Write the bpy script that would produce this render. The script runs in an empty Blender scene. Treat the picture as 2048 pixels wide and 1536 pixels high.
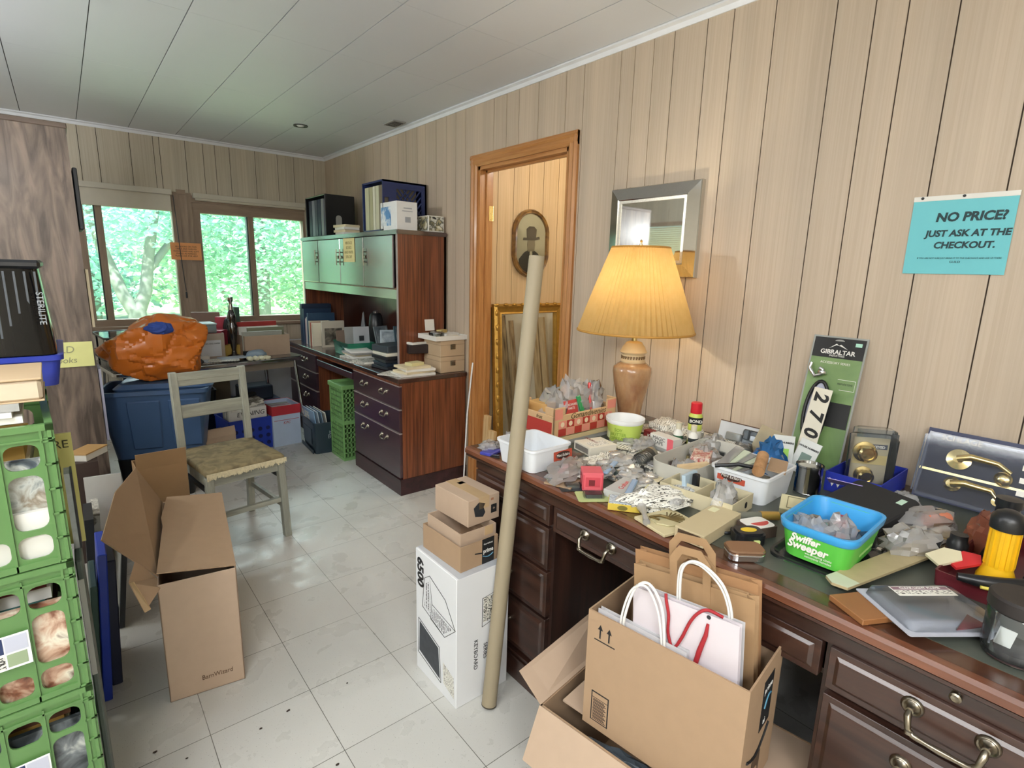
import bpy, bmesh, math, random
from mathutils import Matrix, Vector, noise as NZ
C = bpy.context.scene
COL = C.collection
PI = math.pi
rnd = random.Random(7)

# ---------------------------------------------------------------- camera, sky, sun, exposure
cd = bpy.data.cameras.new('camera'); cam = bpy.data.objects.new('camera', cd); COL.objects.link(cam)
cd.sensor_width = 36; cd.lens = 36 * 1082 / 2048; cd.clip_start = .02; cd.clip_end = 300
yaw, pit, rol = .688868, -.2043795, -.0263718
fw = Vector((math.sin(yaw) * math.cos(pit), math.cos(yaw) * math.cos(pit), math.sin(pit)))
rt = fw.cross(Vector((0, 0, 1))).normalized(); dn = fw.cross(rt)
r2 = rt * math.cos(rol) + dn * math.sin(rol); d2 = -rt * math.sin(rol) + dn * math.cos(rol)
cm = Matrix((r2, -d2, -fw)).transposed().to_4x4(); cm.translation = (0, 0, 1.43)
cam.matrix_world = cm
C.camera = cam
C.view_settings.view_transform = 'Standard'; C.view_settings.look = 'None'
C.view_settings.gamma = 1; C.view_settings.use_curve_mapping = False
C.view_settings.exposure = 0.15
C.cycles.max_bounces = 8; C.cycles.diffuse_bounces = 5; C.cycles.glossy_bounces = 4
C.cycles.transparent_max_bounces = 16; C.cycles.sample_clamp_indirect = 4
W = bpy.data.worlds.new('World'); C.world = W; W.use_nodes = True
sk = W.node_tree.nodes.new('ShaderNodeTexSky'); sk.sky_type = 'NISHITA'; sk.sun_disc = False
sk.sun_elevation = math.radians(55); sk.sun_rotation = math.radians(200)
W.node_tree.links.new(sk.outputs[0], W.node_tree.nodes['Background'].inputs[0])
W.node_tree.nodes['Background'].inputs[1].default_value = .35
def light(name, kind, loc, energy, col=(1, 1, 1), rot=(0, 0, 0), **k):
    l = bpy.data.lights.new(name, kind); l.energy = energy; l.color = col
    for a, b in k.items(): setattr(l, a, b)
    o = bpy.data.objects.new(name, l); COL.objects.link(o); o.location = loc; o.rotation_euler = rot
    return o
light('sun', 'SUN', (0, 0, 10), 15.0, (1, .97, .9), (math.radians(38), 0, math.radians(-25)), angle=.03)
# daylight tint for the two far windows, unused by the added lamp there
DAY = (.86, 1.0, .96)
# blinds window in the left wall, ceiling lamps of the part of the room behind the photographer
light('ceiling_lamp_light', 'AREA', (-.75, .6, 2.37), 32, (.94, .97, 1), (0, 0, 0), shape='RECTANGLE', size=.6, size_y=1.2)
light('ceiling_lamp_light', 'AREA', (-.65, -1.5, 2.37), 62, (.94, .97, 1), (0, 0, 0), shape='RECTANGLE', size=.6, size_y=1.2)

# ---------------------------------------------------------------- materials
def lin(h):
    if isinstance(h, str):
        h = h.lstrip('#'); c = [int(h[i:i + 2], 16) / 255 for i in (0, 2, 4)]
        return tuple(x / 12.92 if x <= .04045 else ((x + .055) / 1.055) ** 2.4 for x in c) + (1,)
    return tuple(h)[:3] + (1,)
MC = {}
def nmat(name):
    m = bpy.data.materials.new(name); m.use_nodes = True
    n = m.node_tree.nodes; return m, n, m.node_tree.links, n['Principled BSDF']
def mix(n, l, fac, a, b):
    x = n.new('ShaderNodeMix'); x.data_type = 'RGBA'
    for s, v in ((0, fac), (6, a), (7, b)):
        if hasattr(v, 'is_output'): l.new(v, x.inputs[s])
        else: x.inputs[s].default_value = v
    return x.outputs[2]
def ramp(n, l, f, p0, p1, const=False):
    r = n.new('ShaderNodeValToRGB'); r.color_ramp.elements[0].position = p0; r.color_ramp.elements[1].position = p1
    if const: r.color_ramp.interpolation = 'CONSTANT'
    l.new(f, r.inputs[0]); return r.outputs[0]
def co(n, l, sc=(1, 1, 1), kind='Object'):
    t = n.new('ShaderNodeTexCoord'); m = n.new('ShaderNodeMapping'); m.inputs['Scale'].default_value = sc
    l.new(t.outputs[kind], m.inputs[0]); return m.outputs[0]
def nz(n, l, v, scale=5, det=4, dist=0):
    x = n.new('ShaderNodeTexNoise'); x.inputs['Scale'].default_value = scale; x.inputs['Detail'].default_value = det
    x.inputs['Distortion'].default_value = dist; l.new(v, x.inputs['Vector']); return x.outputs[0]
def bump(n, l, b, f, s=.2, d=.002):
    x = n.new('ShaderNodeBump'); x.inputs['Strength'].default_value = s; x.inputs['Distance'].default_value = d
    l.new(f, x.inputs['Height']); l.new(x.outputs[0], b.inputs['Normal'])
def M(name, col='#888888', rough=.5, metal=0, var=.08, sc=12, coat=0, spec=.5, bm=0, ior=None, sub=0):
    """plain surface with a faint mottling of its own colour"""
    if name in MC: return MC[name]
    m, n, l, b = nmat(name); c = lin(col)
    f = nz(n, l, co(n, l), sc, 3)
    l.new(mix(n, l, f, tuple(x * (1 - var) for x in c[:3]) + (1,), tuple(min(1, x * (1 + var)) for x in c[:3]) + (1,)), b.inputs['Base Color'])
    b.inputs['Roughness'].default_value = rough; b.inputs['Metallic'].default_value = metal
    b.inputs['Coat Weight'].default_value = coat; b.inputs['Specular IOR Level'].default_value = spec
    b.inputs['Coat Roughness'].default_value = .12
    if ior: b.inputs['IOR'].default_value = ior
    if bm: bump(n, l, b, nz(n, l, co(n, l), sc * 6, 4), bm)
    MC[name] = m; return m
def wood(name, c1, c2, sc=(18, 18, 1.2), rough=.45, coat=0, ior=None, ring=.6, lo=.35, hi=.68):
    """grain running along the axis with the small scale"""
    if name in MC: return MC[name]
    m, n, l, b = nmat(name); v = co(n, l, sc)
    a = nz(n, l, v, 2.2, 6, ring); f2 = nz(n, l, co(n, l, tuple(s * 5 for s in sc)), 3, 3)
    r = ramp(n, l, a, lo, hi); k = mix(n, l, r, lin(c1), lin(c2))
    k2 = mix(n, l, f2, (.75, .75, .75, 1), (1.15, 1.15, 1.15, 1))
    x = n.new('ShaderNodeMix'); x.data_type = 'RGBA'; x.blend_type = 'MULTIPLY'; x.inputs[0].default_value = .8
    l.new(k, x.inputs[6]); l.new(k2, x.inputs[7]); l.new(x.outputs[2], b.inputs['Base Color'])
    b.inputs['Roughness'].default_value = rough; b.inputs['Coat Weight'].default_value = coat; b.inputs['Coat Roughness'].default_value = .15
    if ior: b.inputs['IOR'].default_value = ior
    bump(n, l, b, f2, .08, .001)
    MC[name] = m; return m
def printed(name, base, ink, sc=(90, 240, 240), th=.5, pic=None, rough=.5):
    """paper with lines of small print"""
    if name in MC: return MC[name]
    m, n, l, b = nmat(name)
    w = n.new('ShaderNodeTexWave'); w.bands_direction = 'Y'; w.inputs['Scale'].default_value = sc[1] / 6
    l.new(co(n, l), w.inputs['Vector'])
    g = nz(n, l, co(n, l, (sc[0], sc[1], sc[2])), 1.6, 2)
    mm = n.new('ShaderNodeMath'); mm.operation = 'MULTIPLY'
    l.new(ramp(n, l, w.outputs[1], .45, .6), mm.inputs[0]); l.new(ramp(n, l, g, th, th + .04), mm.inputs[1])
    k = mix(n, l, mm.outputs[0], lin(base), lin(ink))
    if pic:
        p = nz(n, l, co(n, l, (14, 14, 14)), 1.3, 2)
        k = mix(n, l, ramp(n, l, p, .56, .6), k, lin(pic))
    l.new(k, b.inputs['Base Color']); b.inputs['Roughness'].default_value = rough
    MC[name] = m; return m
def blotch(name, cols, sc=14, rough=.4):
    """picture-like patches of several colours (photographs, covers, packaging)"""
    if name in MC: return MC[name]
    m, n, l, b = nmat(name); v = co(n, l)
    f = nz(n, l, v, sc, 5, .6)
    r = n.new('ShaderNodeValToRGB'); e = r.color_ramp.elements
    while len(e) < len(cols): e.new(.5)
    for i, c in enumerate(cols): e[i].position = .3 + .42 * i / max(1, len(cols) - 1); e[i].color = lin(c)
    l.new(f, r.inputs[0]); l.new(r.outputs[0], b.inputs['Base Color']); b.inputs['Roughness'].default_value = rough
    MC[name] = m; return m
def clear(name, tint='#ffffff', body=.12, rough=.08, gl=1.0, white='#e8eef0', crinkle=0):
    """thin clear plastic or glass: lets the light through, mirrors at a grazing angle"""
    if name in MC: return MC[name]
    m, n, l, b = nmat(name); n.remove(b); out = n['Material Output']
    t = n.new('ShaderNodeBsdfTransparent'); t.inputs[0].default_value = lin(tint)
    d = n.new('ShaderNodeBsdfDiffuse'); d.inputs[0].default_value = lin(white)
    g = n.new('ShaderNodeBsdfGlossy'); g.inputs['Roughness'].default_value = rough
    if crinkle:
        bp = n.new('ShaderNodeBump'); bp.inputs['Strength'].default_value = crinkle; bp.inputs['Distance'].default_value = .004; l.new(nz(n, l, co(n, l), 90, 3, .8), bp.inputs['Height'])
        l.new(bp.outputs[0], d.inputs['Normal']); l.new(bp.outputs[0], g.inputs['Normal'])
    fr = n.new('ShaderNodeFresnel'); fr.inputs[0].default_value = 1.45
    mu = n.new('ShaderNodeMath'); mu.operation = 'MULTIPLY'; mu.inputs[1].default_value = gl; l.new(fr.outputs[0], mu.inputs[0])
    tl = n.new('ShaderNodeBsdfTranslucent'); tl.inputs[0].default_value = lin(white); dm = n.new('ShaderNodeMixShader'); dm.inputs[0].default_value = .4; l.new(d.outputs[0], dm.inputs[1]); l.new(tl.outputs[0], dm.inputs[2])
    a = n.new('ShaderNodeMixShader'); a.inputs[0].default_value = body; l.new(t.outputs[0], a.inputs[1]); l.new(dm.outputs[0], a.inputs[2])
    c = n.new('ShaderNodeMixShader'); l.new(mu.outputs[0], c.inputs[0]); l.new(a.outputs[0], c.inputs[1]); l.new(g.outputs[0], c.inputs[2])
    l.new(c.outputs[0], out.inputs[0]); MC[name] = m; return m
def glow(name, col, s):
    m, n, l, b = nmat(name); b.inputs['Base Color'].default_value = lin(col)
    b.inputs['Emission Color'].default_value = lin(col); b.inputs['Emission Strength'].default_value = s; return m

# ---------------------------------------------------------------- mesh building
def Tm(x=0, y=0, z=0, rx=0, ry=0, rz=0):
    r = math.radians
    return Matrix.Translation((x, y, z)) @ Matrix.Rotation(r(rz), 4, 'Z') @ Matrix.Rotation(r(ry), 4, 'Y') @ Matrix.Rotation(r(rx), 4, 'X')
def rrect(w, d, r, n=4):
    r = min(r, w / 2 - 1e-4, d / 2 - 1e-4)
    if r <= 1e-4: return [(w / 2, d / 2), (-w / 2, d / 2), (-w / 2, -d / 2), (w / 2, -d / 2)]
    o = []
    for cx, cy, a0 in ((w / 2 - r, d / 2 - r, 0), (-w / 2 + r, d / 2 - r, 90), (-w / 2 + r, -d / 2 + r, 180), (w / 2 - r, -d / 2 + r, 270)):
        for i in range(n + 1):
            a = math.radians(a0 + 90 * i / n); o.append((cx + r * math.cos(a), cy + r * math.sin(a)))
    return o
def curve_pts(pts, n=5):
    """smooth curve through points"""
    P = [Vector(p) for p in pts]; P = [P[0] * 2 - P[1]] + P + [P[-1] * 2 - P[-2]]; o = []
    for i in range(1, len(P) - 2):
        a, b, c, d = P[i - 1:i + 3]
        for k in range(n):
            t = k / n; o.append(.5 * (2 * b + (c - a) * t + (2 * a - 5 * b + 4 * c - d) * t * t + (3 * b - a - 3 * c + d) * t ** 3))
    return o + [P[-2]]
class MB:
    def __init__(s, m=None): s.v = []; s.f = []; s.k = []; s.m = m or Matrix(); s.mi = 0
    def at(s, *a, **k): s.m = Tm(*a, **k); return s
    def mat(s, i): s.mi = i; return s
    def add(s, vs, fs):
        b = len(s.v); s.v += [s.m @ Vector(v) for v in vs]
        for f in fs: s.f.append([b + i for i in f]); s.k.append(s.mi)
        return s
    def bx(s, w, d, h, x=0, y=0, z=0):
        a, b = w / 2, d / 2
        return s.add([(x + i * a, y + j * b, z + k * h) for k in (0, 1) for i, j in ((-1, -1), (1, -1), (1, 1), (-1, 1))],
                     [(3, 2, 1, 0), (4, 5, 6, 7), (0, 1, 5, 4), (1, 2, 6, 5), (2, 3, 7, 6), (3, 0, 4, 7)])
    def b2(s, x0, x1, y0, y1, z0, z1): return s.bx(x1 - x0, y1 - y0, z1 - z0, (x0 + x1) / 2, (y0 + y1) / 2, z0)
    def loft(s, loops, c0=True, c1=True, closed=False):
        n = len(loops[0]); vs = [p for L in loops for p in L]; fs = []
        R = len(loops)
        for i in range(R if closed else R - 1):
            a, b = i * n, ((i + 1) % R) * n
            for j in range(n): k = (j + 1) % n; fs.append((a + j, a + k, b + k, b + j))
        if c0 and not closed: fs.append(tuple(range(n - 1, -1, -1)))
        if c1 and not closed: fs.append(tuple(range((R - 1) * n, R * n)))
        return s.add(vs, fs)
    def prism(s, poly, z0, z1): return s.loft([[(x, y, z0) for x, y in poly], [(x, y, z1) for x, y in poly]])
    def lathe(s, prof, n=24, x=0, y=0, z=0):
        return s.loft([[(x + r * math.cos(2 * PI * j / n), y + r * math.sin(2 * PI * j / n), z + h) for j in range(n)] for r, h in prof])
    def band(s, prof, n=24, x=0, y=0, z=0):
        return s.loft([[(x + r * math.cos(2 * PI * j / n), y + r * math.sin(2 * PI * j / n), z + h) for j in range(n)] for r, h in prof], False, False)
    def cyl(s, r, h, x=0, y=0, z=0, r2=None, n=20): return s.lathe([(r, 0), (r if r2 is None else r2, h)], n, x, y, z)
    def shell(s, w, d, h, t=.003, wb=None, db=None, r=0, rim=0, floor=None, n=4):
        """open-topped container: outside, rim, inside"""
        wb = w if wb is None else wb; db = d if db is None else db; fl = t if floor is None else floor
        L = lambda W, D, z: [(x, y, z) for x, y in rrect(W, D, r, n)]
        o = [L(wb, db, 0)]
        if rim: o += [L(w, d, h - rim * 2), L(w + rim * 2, d + rim * 2, h - rim * 2), L(w + rim * 2, d + rim * 2, h)]
        else: o += [L(w, d, h)]
        o += [L(w - 2 * t, d - 2 * t, h), L(wb - 2 * t, db - 2 * t, fl)]
        return s.loft(o)
    def tube(s, pts, r, n=8, closed=False):
        P = [Vector(p) for p in pts]; L = []; up = None
        for i, p in enumerate(P):
            a = P[i - 1] if (i or closed) else p; b = P[(i + 1) % len(P)] if (i < len(P) - 1 or closed) else p
            t = (b - a).normalized()
            if up is None: up = t.orthogonal().normalized()
            up = (up - t * up.dot(t)); up = up.normalized() if up.length > 1e-6 else t.orthogonal().normalized()
            sd = t.cross(up); rr = r[i] if isinstance(r, (list, tuple)) else r
            L.append([p + (up * math.cos(2 * PI * j / n) + sd * math.sin(2 * PI * j / n)) * rr for j in range(n)])
        return s.loft(L, closed=closed)
    def grid(s, f, nu, nv):
        vs = [f(i / nu, j / nv) for j in range(nv + 1) for i in range(nu + 1)]
        return s.add(vs, [(j * (nu + 1) + i, j * (nu + 1) + i + 1, (j + 1) * (nu + 1) + i + 1, (j + 1) * (nu + 1) + i) for j in range(nv) for i in range(nu)])
    def blob(s, rx, ry, rz, amp=.3, seed=0, fr=2.0, x=0, y=0, z=0, n=18, flat=True, pw=1.0):
        """crumpled closed bag resting on z=0"""
        o = Vector((seed * 3.7, seed * 1.3, seed * 2.1)); L = []
        for i in range(1, n // 2 + 1):
            ph = PI * i / (n // 2 + 1) - PI / 2; ring = []
            for j in range(n):
                a = 2 * PI * j / n; d = Vector((math.cos(ph) * math.cos(a), math.cos(ph) * math.sin(a), math.sin(ph)))
                vd = NZ.voronoi(d * fr * 1.1 + o)[0]; q = 1 + amp * (.8 * NZ.noise(d * fr + o) + .9 * min(.5, vd[1] - vd[0]) - .2 + .35 * NZ.noise(d * fr * 3.1 + o))
                px, py, pz = d.x * rx * q, d.y * ry * q, d.z * rz * q + rz * .75
                ring.append((x + px, y + py, z + (max(0, pz) if flat else pz)))
            L.append(ring)
        return s.loft(L)
    def build(s, name, mat, parent=None, bevel=0, seg=1, smooth=0, loc=None, rot=None):
        me = bpy.data.meshes.new(name); bm = bmesh.new()
        vs = [bm.verts.new(v) for v in s.v]
        for f, k in zip(s.f, s.k):
            try: bf = bm.faces.new([vs[i] for i in f]); bf.material_index = k
            except ValueError: pass
        bmesh.ops.recalc_face_normals(bm, faces=bm.faces)
        if bevel:
            ed = [e for e in bm.edges if len(e.link_faces) == 2 and e.calc_face_angle(0) > .6]
            bmesh.ops.bevel(bm, geom=ed, offset=bevel, segments=seg, affect='EDGES', clamp_overlap=True)
        if smooth:
            for f in bm.faces: f.smooth = True
        bm.to_mesh(me); bm.free()
        if smooth: me.set_sharp_from_angle(angle=math.radians(smooth))
        for m in (mat if isinstance(mat, (list, tuple)) else [mat]): me.materials.append(m)
        o = bpy.data.objects.new(name, me); COL.objects.link(o)
        if parent: o.parent = parent
        if loc: o.location = loc
        if rot: o.rotation_euler = [math.radians(a) for a in rot]
        return o
def tag(o, label, cat, group=None):
    o['label'] = label; o['category'] = cat
    if group: o['group'] = group
    return o
def T(name, label, cat, loc=(0, 0, 0), rz=0, group=None, rx=0, ry=0):
    o = bpy.data.objects.new(name, None); COL.objects.link(o); o.empty_display_size = .05
    o.location = loc; o.rotation_euler = (math.radians(rx), math.radians(ry), math.radians(rz))
    return tag(o, label, cat, group)
def S(o): o['kind'] = 'structure'; return o
FR, LF, TP, TL, RT = (90, 0, 0), (90, 0, -90), (0, 0, 0), (0, 0, -90), (90, 0, 90)
def txt(parent, s, size, mat, loc, rot=FR, align='CENTER', shear=0, name='lettering', sx=1, bold=0, sp=1):
    c = bpy.data.curves.new(name, 'FONT'); c.body = s; c.size = size; c.align_x = align; c.align_y = 'CENTER'
    c.extrude = .0003; c.shear = shear; c.offset = bold; c.space_line = sp; c.resolution_u = 3
    t = bpy.data.objects.new(name, c); COL.objects.link(t); bpy.context.view_layer.update()
    me = bpy.data.meshes.new_from_object(t.evaluated_get(bpy.context.evaluated_depsgraph_get()))
    me.name = name; bpy.data.objects.remove(t); bpy.data.curves.remove(c)
    me.materials.clear(); me.materials.append(mat)
    o = bpy.data.objects.new(name, me); COL.objects.link(o); o.parent = parent; o.location = loc
    o.rotation_euler = [math.radians(a) for a in rot]; o.scale = (sx, 1, 1); return o
def copy_tree(o, parent=None):
    c = o.copy(); COL.objects.link(c); c.parent = parent
    for ch in o.children: copy_tree(ch, c)
    return c

INK = M('black_ink', '#17181a', .6); WHT = M('white_paint', '#e9e8e3', .5); REDI = M('red_ink', '#b5202a', .5)
CARD = M('corrugated_cardboard', '#a1866a', .8, var=.06, sc=30, bm=.05); CARDD = M('inner_cardboard', '#9d7d5a', .85, var=.07, sc=20)
CARDP = M('pale_cardboard', '#b39c86', .8, var=.05, sc=25); TAPE = M('packing_tape', '#bea27c', .25, coat=.5)
KRAFT = M('brown_kraft_paper', '#a3835f', .75, var=.1, sc=22, bm=.1)
PAPER = M('white_paper', '#e6e4dc', .7); CREAM = M('cream_paper', '#dccfae', .7); YEL = M('yellow_card', '#e4e49a', .7)
BLK = M('black_plastic', '#16181b', .35); DRK = M('charcoal_plastic', '#2a2d31', .45); CHR = M('chrome', '#d8dadc', .15, 1)
STEEL = M('brushed_steel', '#a9abad', .3, 1); BRASS = M('polished_brass', '#e6d096', .2, 1); BRZ = M('antique_pewter', '#8f8778', .28, 1, var=.2, sc=40)
NAVY = M('navy_plastic', '#20305a', .4); ROYAL = M('royal_blue_plastic', '#1f3cae', .4); REDP = M('red_card', '#b8303a', .5)
PINK = M('pink_red_card', '#d6606a', .55); GREYC = M('grey_card', '#9c9c98', .7); WPL = M('white_plastic', '#eceeee', .35)
CLR = clear('clear_plastic', '#fafdff', .04, .06); POLY = clear('crinkled_polythene', '#ffffff', .36, .14, 1.5, '#ffffff', .45)
TXT = printed('small_print_paper', '#e4e2d8', '#33332f'); TXT2 = printed('catalogue_print', '#e2dfd4', '#6a665e', (60, 170, 170), .46, '#8a8578')
TXTR = printed('red_print_card', '#ddd4c6', '#7a2a26', (50, 130, 130), .48, '#b4453c')
PHOTO = blotch('photo_cover', ['#1c2226', '#566068', '#c9ccc6', '#8b7f6d', '#e3ded2'], 22)
PHOTOG = blotch('green_cover', ['#2f4a3c', '#58785f', '#c7cfbc', '#e3e2d2'], 18)
GLASS = clear('window_glass', '#f4fbfa', .02, .02, .8)
MIRR = M('mirror_silver', '#e9ecea', .03, 1, var=.01)
CHERRY = wood('cherry_veneer', '#552a18', '#8a4f30', (30, 30, .9), .4, .3)
# ---------------------------------------------------------------- the room shell
WX, FY, CH = 2.05, 5.38, 2.44
DY0, DY1, DZT = 2.08, 2.868, 2.055
def panelmat(name, c1, c2):
    m, n, l, b = nmat(name); v = co(n, l, (1, 1, 1))
    gr = nz(n, l, co(n, l, (120, 120, 1.6)), 1, 5, .6); bd = nz(n, l, co(n, l, (9, 9, .12)), 1, 2)
    k = mix(n, l, ramp(n, l, gr, .38, .66), lin(c1), lin(c2))
    k2 = mix(n, l, ramp(n, l, bd, .35, .65), (.9, .9, .9, 1), (1.06, 1.05, 1.04, 1))
    x = n.new('ShaderNodeMix'); x.data_type = 'RGBA'; x.blend_type = 'MULTIPLY'; x.inputs[0].default_value = 1
    l.new(k, x.inputs[6]); l.new(k2, x.inputs[7]); l.new(x.outputs[2], b.inputs['Base Color'])
    b.inputs['Roughness'].default_value = .5; return m
PAN = panelmat('wood_grain_panelling', '#c3b39f', '#baa994'); GRV = M('panel_groove', '#3b2f24', .8); GRVL = M('lamplit_panel_groove', '#b09f86', .8)  # GRVL: lamp highlight on the farther grooves, painted in as a pale tone
def panel_wall(name, axis, at, u0, u1, grooves, holes, thick, mats, gw=.004, z1=CH, dirn=1, white=None):
    """panelled wall with real V-joints; axis 'x' = wall runs along y, 'y' = along x"""
    b = MB(); cuts = {u0, u1}
    for g in grooves:
        if u0 < g < u1: cuts |= {g - gw / 2, g + gw / 2}
    for h in holes: cuts |= {h[0], h[1]}
    cuts = sorted(c for c in cuts if u0 <= c <= u1)
    for a, c in zip(cuts, cuts[1:]):
        m = (a + c) / 2; g = any(abs(m - q) < gw / 2 for q in grooves)
        zs = [0] + sorted(z for h in holes if h[0] <= m <= h[1] for z in (h[2], h[3])) + [z1]
        for i in range(0, len(zs) - 1, 2):
            za, zb = zs[i], zs[i + 1]
            if zb - za < 1e-4: continue
            off = .004 if g else 0; b.mat((2 if m > 1.55 and len(mats) > 2 else 1) if g else 0)
            f, k = at + dirn * off, at + dirn * thick
            if axis == 'x': b.b2(min(f, k), max(f, k), a, c, za, zb)
            else: b.b2(a, c, min(f, k), max(f, k), za, zb)
    return S(b.build(name, mats))
GR = [-2.1, -1.95, -1.7, -1.48, -1.3, -1.1, -.9, -.75, -.5, -.3, -.12, .1, .224, .36, .541, .669, .76, .875, 1.081, 1.241, 1.35, 1.499, 1.6, 1.70, 1.777, 2.002, 2.124, 2.33, 2.491, 2.6, 2.718, 3.01, 3.12, 3.232, 3.362, 3.5, 3.62, 3.78, 3.9, 4.06, 4.2, 4.33, 4.5, 4.66, 4.8, 4.95, 5.1, 5.25]
panel_wall('wall_right', 'x', WX, -2.3, FY + .12, GR, [(DY0, DY1, 0, DZT)], .1, [PAN, GRV, GRVL])
GF = [-1.9, -1.7, -1.52, -1.3, -1.16, -.95, -.8, -.6, -.42, -.28, -.02, .104, .198, .311, .516, .671, .712, .892, 1.021, 1.111, 1.223, 1.427, 1.616, 1.759, 1.94]
PANF = panelmat('pale_wood_grain_panelling', '#c4bba9', '#b8ae9a')
w1, w2 = (.13, .775, .92, 2.0), (.90, 1.835, .92, 1.985)
panel_wall('wall_far', 'y', FY, -2.1, WX, GF, [w1, w2], .12, [PANF, GRV])
panel_wall('wall_left', 'x', -2.0, -2.3, FY, [-2 + .21 * i for i in range(35)], [(3.6, 5.2, .85, 2.1)], .1, [PANF, GRV], dirn=-1)
panel_wall('wall_back', 'y', -2.2, -2.1, WX, [-1.9 + .2 * i for i in range(19)], [], .1, [PANF, GRV], dirn=-1)
# ceiling of long boards with dark joints, white cove trim
CEIL = M('ceiling_board', '#dde1e8', .5, var=.02, sc=3); CG = M('ceiling_joint', '#2e3032', .7)
cb = MB(); cx = [-2.1, -1.66, -1.35, -1.04, -.73, -.42, -.106, .202, .515, .828, 1.144, 1.449, 1.743, 2.016, WX + .1]
for a, c in zip(cx, cx[1:]):
    cb.mat(0)
    ys = [-2.3, -1.0, .2, 1.467, 2.114, 2.78, 3.76, 4.412, FY + .12]
    for p, q in zip(ys, ys[1:]): cb.b2(a + .002, c - .002, p + .0008, q - .0008, CH, CH + .05)
    cb.mat(1).b2(c - .002, c + .002, -2.3, FY + .12, CH + .006, CH + .05)
cb.mat(0).b2(-2.1, WX + .1, -2.3, FY + .12, CH + .03, CH + .06)
S(cb.build('ceiling', [CEIL, CG]))
TRW = M('white_cove', '#e6e9ee', .4)
def cove(name, p0, p1, nx, ny):
    d = Vector((p1[0] - p0[0], p1[1] - p0[1], 0)); b = MB()
    pr = [(0, 0), (.028, 0), (.028, -.006), (.012, -.012), (.006, -.03), (0, -.03)]
    b.loft([[(p[0] + nx * q, p[1] + ny * q, CH + h) for q, h in pr] for p in (p0, p1)]); S(b.build(name, TRW))
cove('trim_1', (WX, -2.2), (WX, FY), -1, 0); cove('trim_2', (-2, FY), (WX, FY), 0, -1); cove('trim_3', (-2, -2.2), (-2, FY), 1, 0)
# floor of one-foot tiles
m, n, l, b = nmat('speckled_vinyl_tile')
t = n.new('ShaderNodeTexCoord'); mp = n.new('ShaderNodeMapping'); mp.inputs['Location'].default_value = (-.2015 / .3048, -1.364 / .3048 + 20, 0); mp.inputs['Scale'].default_value = (1 / .3048,) * 3
l.new(t.outputs['Object'], mp.inputs[0])
bk = n.new('ShaderNodeTexBrick'); bk.offset = 0; bk.squash = 1; bk.inputs['Scale'].default_value = 1; bk.inputs['Brick Width'].default_value = 1; bk.inputs['Row Height'].default_value = 1
bk.inputs['Mortar Size'].default_value = .0035; bk.inputs['Mortar Smooth'].default_value = 0
bk.inputs['Color1'].default_value = lin('#c9c8c2'); bk.inputs['Color2'].default_value = lin('#c4c3bd'); bk.inputs['Mortar'].default_value = lin('#5a5850')
l.new(mp.outputs[0], bk.inputs['Vector'])
sp = nz(n, l, co(n, l), 260, 2); cl = nz(n, l, co(n, l), 1.6, 4)
k = mix(n, l, ramp(n, l, sp, .68, .74), bk.outputs[0], lin('#6f6b62'))
k = mix(n, l, ramp(n, l, cl, .5, 1.1), k, lin('#c3c1ba'))
l.new(k, b.inputs['Base Color']); b.inputs['Roughness'].default_value = .28
l.new(ramp(n, l, nz(n, l, co(n, l), 7, 5), .2, 1.4), b.inputs['Roughness'])
FLO = m
S(MB().b2(-2.1, 3.4, -2.3, FY + .12, -.05, 0).build('floor', FLO))
S(MB().b2(-2, .1, FY - .012, FY, 0, .09).build('baseboard_far', TRW)); S(MB().b2(WX - .012, WX, -2.2, DY0 - .07, 0, .09).build('baseboard_right', wood('oak_trim', '#b27a42', '#8f5a2b', (2, 2, 2))))
# debris on the floor
for i, (x, y, r) in enumerate([(.06, 1.70, .006), (.13, 1.62, .004), (.42, 1.62, .006), (.33, 1.60, .005), (.05, 1.42, .009), (.47, 1.33, .006), (.2, 1.33, .008), (.62, 1.62, .004), (.02, 1.50, .004), (.26, 1.46, .004)]):
    tag(MB().blob(r, r * .7, r * .35, .5, i, n=8).build('floor_crumb', M('dark_crumb', '#33271f', .8), loc=(x, y, 0)), 'dark crumb of dirt lying on the floor tiles', 'crumb', 'crumbs on the floor')

# ---------------------------------------------------------------- doorway and the little room behind it
OAK = wood('golden_oak', '#a9713c', '#c48d55', (26, 26, 1.4), .4, .2); OAKY = wood('golden_oak_across', '#a9713c', '#c48d55', (26, 1.4, 26), .4, .2)
def casing(y0, y1):
    s = 1 if y1 > y0 else -1
    return [(y0, 0), (y0, .014), (y0 + s * .018, .02), (y0 + s * .03, .013), (y0 + s * .05, .016), (y1, .009), (y1, 0)]
c = T('door_1', 'oak door casing around the open doorway', 'door frame', (WX, 0, 0)); S(c)
for nm, ya, yb in (('left_jamb_casing', 2.933, DY1), ('right_jamb_casing', 2.015, DY0)):
    pr = casing(ya, yb); MB().loft([[(-h, y, z) for y, h in pr] for z in (0, 2.12)]).build(nm, OAK, c)
pr = casing(2.122, DZT); MB().loft([[(-h - .001, y, z) for z, h in pr] for y in (2.015, 2.933)]).build('head_casing', OAKY, c)
MB().b2(0, .1, DY1 - .02, DY1, 0, DZT).b2(0, .1, DY0, DY0 + .02, 0, DZT).b2(.045, .06, DY1 - .032, DY1 - .02, 0, DZT).b2(.045, .06, DY0 + .02, DY0 + .032, 0, DZT).build('jamb', OAK, c)
MB().b2(0, .1, DY0, DY1, DZT - .02, DZT).b2(.045, .06, DY0 + .02, DY1 - .02, DZT - .032, DZT - .02).build('head_jamb', OAKY, c)
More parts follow.
